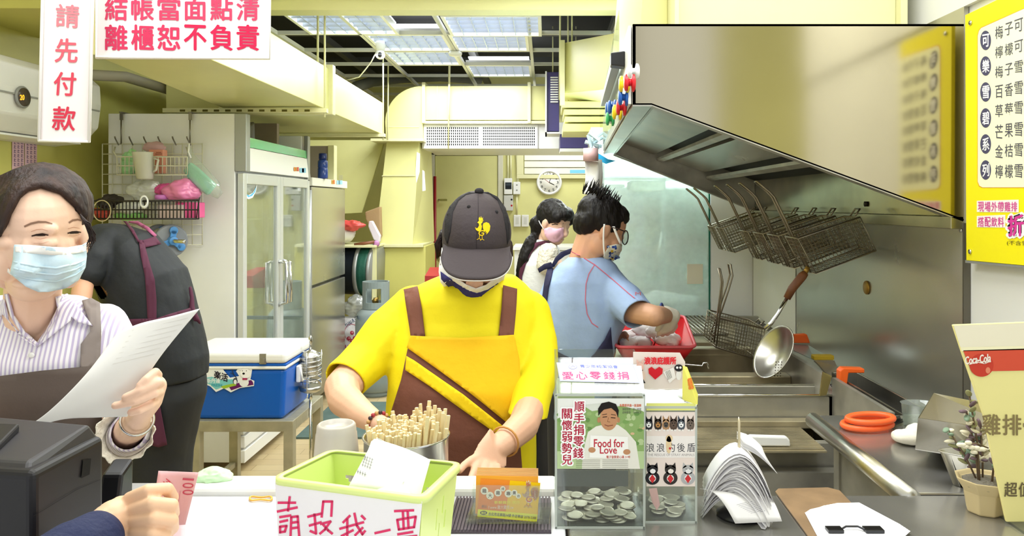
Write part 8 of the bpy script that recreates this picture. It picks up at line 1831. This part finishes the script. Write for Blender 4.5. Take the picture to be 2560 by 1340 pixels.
for q in ((a_, b_, B_, A_), (b_, c_, C_, B_), (c_, d_, D_, C_), (d_, a_, A_, D_), (a_, b_, c_, d_)):
    one('pan_wall' if q[2] is not c_ else 'pan_bottom', PANM, lambda b: b.add(q, [(0, 1, 2, 3)]), t, solid=.0015)
# potted plant
pb = V(P(2462, 0, 1.235).x, 1.235, 1.0)
t = thing('potted_plant', 'small dried succulent with mauve and cream leaves in a beige eight-sided pot', 'potted plant', pb)
one('pot', mat('beige_ceramic', '#cdb98a', .4, var=.06), lambda b: b.lathe(pb, [(.026, 0), (.028, .003), (.033, .035), (.044, .052), (.046, .056), (.042, .056), (.036, .05)], 8, smooth=False), t, bevel=.0015)
one('soil', mat('grey_soil', '#8a8478', .9, bump=1, bs=150), lambda b: b.lathe(pb, [(.037, .045), (.036, .050), (.001, .053)], 16), t)
random.seed(41)
LC = [mat('mauve_leaf', '#6f5a62', .6), mat('cream_leaf', '#e4dcc0', .6), mat('olive_leaf', '#8b8a5c', .6), mat('dusty_green_leaf', '#7d957c', .6)]
for i in range(7):
    a = random.random()*6.28; h = .06+.09*random.random(); tip = pb+V(.03*math.cos(a)-(.03 if i == 0 else 0), .025*math.sin(a), .05+h)
    st_ = one('stem', mat('brown_stem', '#6e5a44', .8), lambda b: b.tube([pb+V(.01*math.cos(a), .01*math.sin(a), .045), (pb+tip)/2+V(0, 0, .02), tip], .0015, 6), t)
    for k in range(12):
        f = .35+.65*k/11; q = (pb+V(.01*math.cos(a), .01*math.sin(a), .045)).lerp(tip, f); dr2 = V(random.uniform(-1, 1), random.uniform(-1, 1), random.uniform(-.3, .8)).normalized()
        rot = dr2.to_track_quat('X', 'Z').to_matrix(); one('leaf', random.choice(LC), lambda b: b.ball(q+dr2*.007, (.009, .005, .0028), 8, 6, rot), t)
for k in range(9):
    q = P(2400+k*7, 1112-8*math.sin(k*.8)+(k % 3)*6, 1.19); one('leaf', LC[1], lambda b: b.ball(q, (.006, .004, .0035), 8, 6), t)
one('stem', mat('brown_stem', '#6e5a44', .8), lambda b: b.tube([P(2400, 1115, 1.19), P(2440, 1108, 1.195), P(2470, 1120, 1.22)], .0012, 6), t)
# drink shaped standee
t = thing('drink_standee', 'tall yellow drink-cup shaped sign with a red soft drink band at the right edge', 'standee', V(P(2560, 0, 1.19).x, 1.19, 1.0))
SY_ = mat('standee_cream', '#efe5a4', .4, alpha=.96); dS = 1.185
one('board', mat('standee_yellow', '#f0e69a', .45), lambda b: b.slab([P(x, y, dS) for x, y in ((2382, 812), (2700, 800), (2620, 1306), (2517, 1306), (2513, 1290), (2460, 1040), (2408, 890))], (0, .006, 0)), t, bevel=.002)
one('foot', AC, lambda b: b.box((P(2525, 0, dS).x, 1.15, 1.0), (P(2700, 0, dS).x, 1.23, 1.004)), t)
pr = Print((0, dS, 0), (0, -1, 0), base=.0008, off=.0002)
pr.poly([(2384, 814), (2700, 802), (2690, 862), (2401, 868)], '#efe8cf').poly([(2401, 868), (2690, 862), (2688, 872), (2404, 878)], '#f6f0c8', 1)
pr.poly([(2408, 876), (2688, 868), (2676, 924), (2478, 928), (2424, 916)], '#d8543c', 1)
pr.ell(2454, 913, 30, 29, '#c9402f', 2, 30).ell(2470, 926, 6, 8, '#e48a6a', 3)
pr.text('Coca-Cola', ((2413, 892), (2477, 884), (2477, 905), (2413, 911)), '#f7ece0', 4, .025)
pr.line([(2424, 911), (2442, 905), (2462, 909), (2476, 903)], 2, '#f7ece0', 4)
for k, ch in enumerate('雞排+'): x = 2455+k*52; pr.text(ch, (x, 1036+k*1, x+46, 1088), '#8a7a52', 2, .01)
for k, ch in enumerate('超值組'): x = 2511+k*36; pr.text(ch, (x, 1206, x+32, 1242), '#6b5f44', 2, .01)
pr.build('print', t)
# ================================================================ red tray of floured chicken
t = thing('red_tray', 'red plastic tray of floured pieces on the edge of the fryer', 'tray', (.42, 2.83, .93))
RP = mat('red_plastic', '#d8262c', .4, var=.1)
tx0, tx1, ty0, ty1 = P(1550, 0, 2.74).x, P(1718, 0, 2.74).x, 2.70, 2.98
def trw(b):
    up = [V(tx0-.02, ty0-.02, .995), V(tx1+.02, ty0-.02, .995), V(tx1+.04, ty1+.04, 1.055), V(tx0-.02, ty1+.04, 1.055)]; dn = [V(tx0+.02, ty0+.02, .932), V(tx1-.02, ty0+.02, .932), V(tx1-.02, ty1-.02, .932), V(tx0+.02, ty1-.02, .932)]
    u, d_ = rnd(up, .03), rnd(dn, .03); n = len(u); b.add(u+d_, [(i, (i+1) % n, (i+1) % n+n, i+n) for i in range(n)]+[tuple(range(n, 2*n))], True)
    return u
one('basin', RP, trw, t, solid=.003)
one('rim', mat('pink_red_rim', '#e8606a', .4), lambda b: b.tube(rnd([V(tx0-.02, ty0-.02, .995), V(tx1+.02, ty0-.02, .995), V(tx1+.04, ty1+.04, 1.055), V(tx0-.02, ty1+.04, 1.055)], .03), .006, 8, closed=True), t)
random.seed(51)
CKN = mat('floured_chicken', '#fdf9f8', .9, var=.03, vs=20, bump=.08, bs=70, dirt='#f2e9e6')
for i in range(22):
    x = tx0+.03+(tx1-tx0-.06)*random.random(); y = ty0+.04+(ty1-ty0-.08)*random.random()
    lumpy('floured_piece', V(x, y, .96+.05*random.random()*(1-abs((x-(tx0+tx1)/2)/.15))+.02), (.034, .028, .022), CKN, 'white floured chicken piece heaped in the red tray', 'chicken piece', i*3., .35, 30, 20, 'floured chicken pieces in the red tray')
tag(one('tongs', CHROME, lambda b: (b.tube([P(1645, 835, 2.76), P(1634, 865, 2.80)], .003, 6), b.tube([P(1652, 835, 2.76), P(1655, 868, 2.80)], .003, 6))), 'thin steel tongs held in the gloved hand over the red tray', 'tongs')
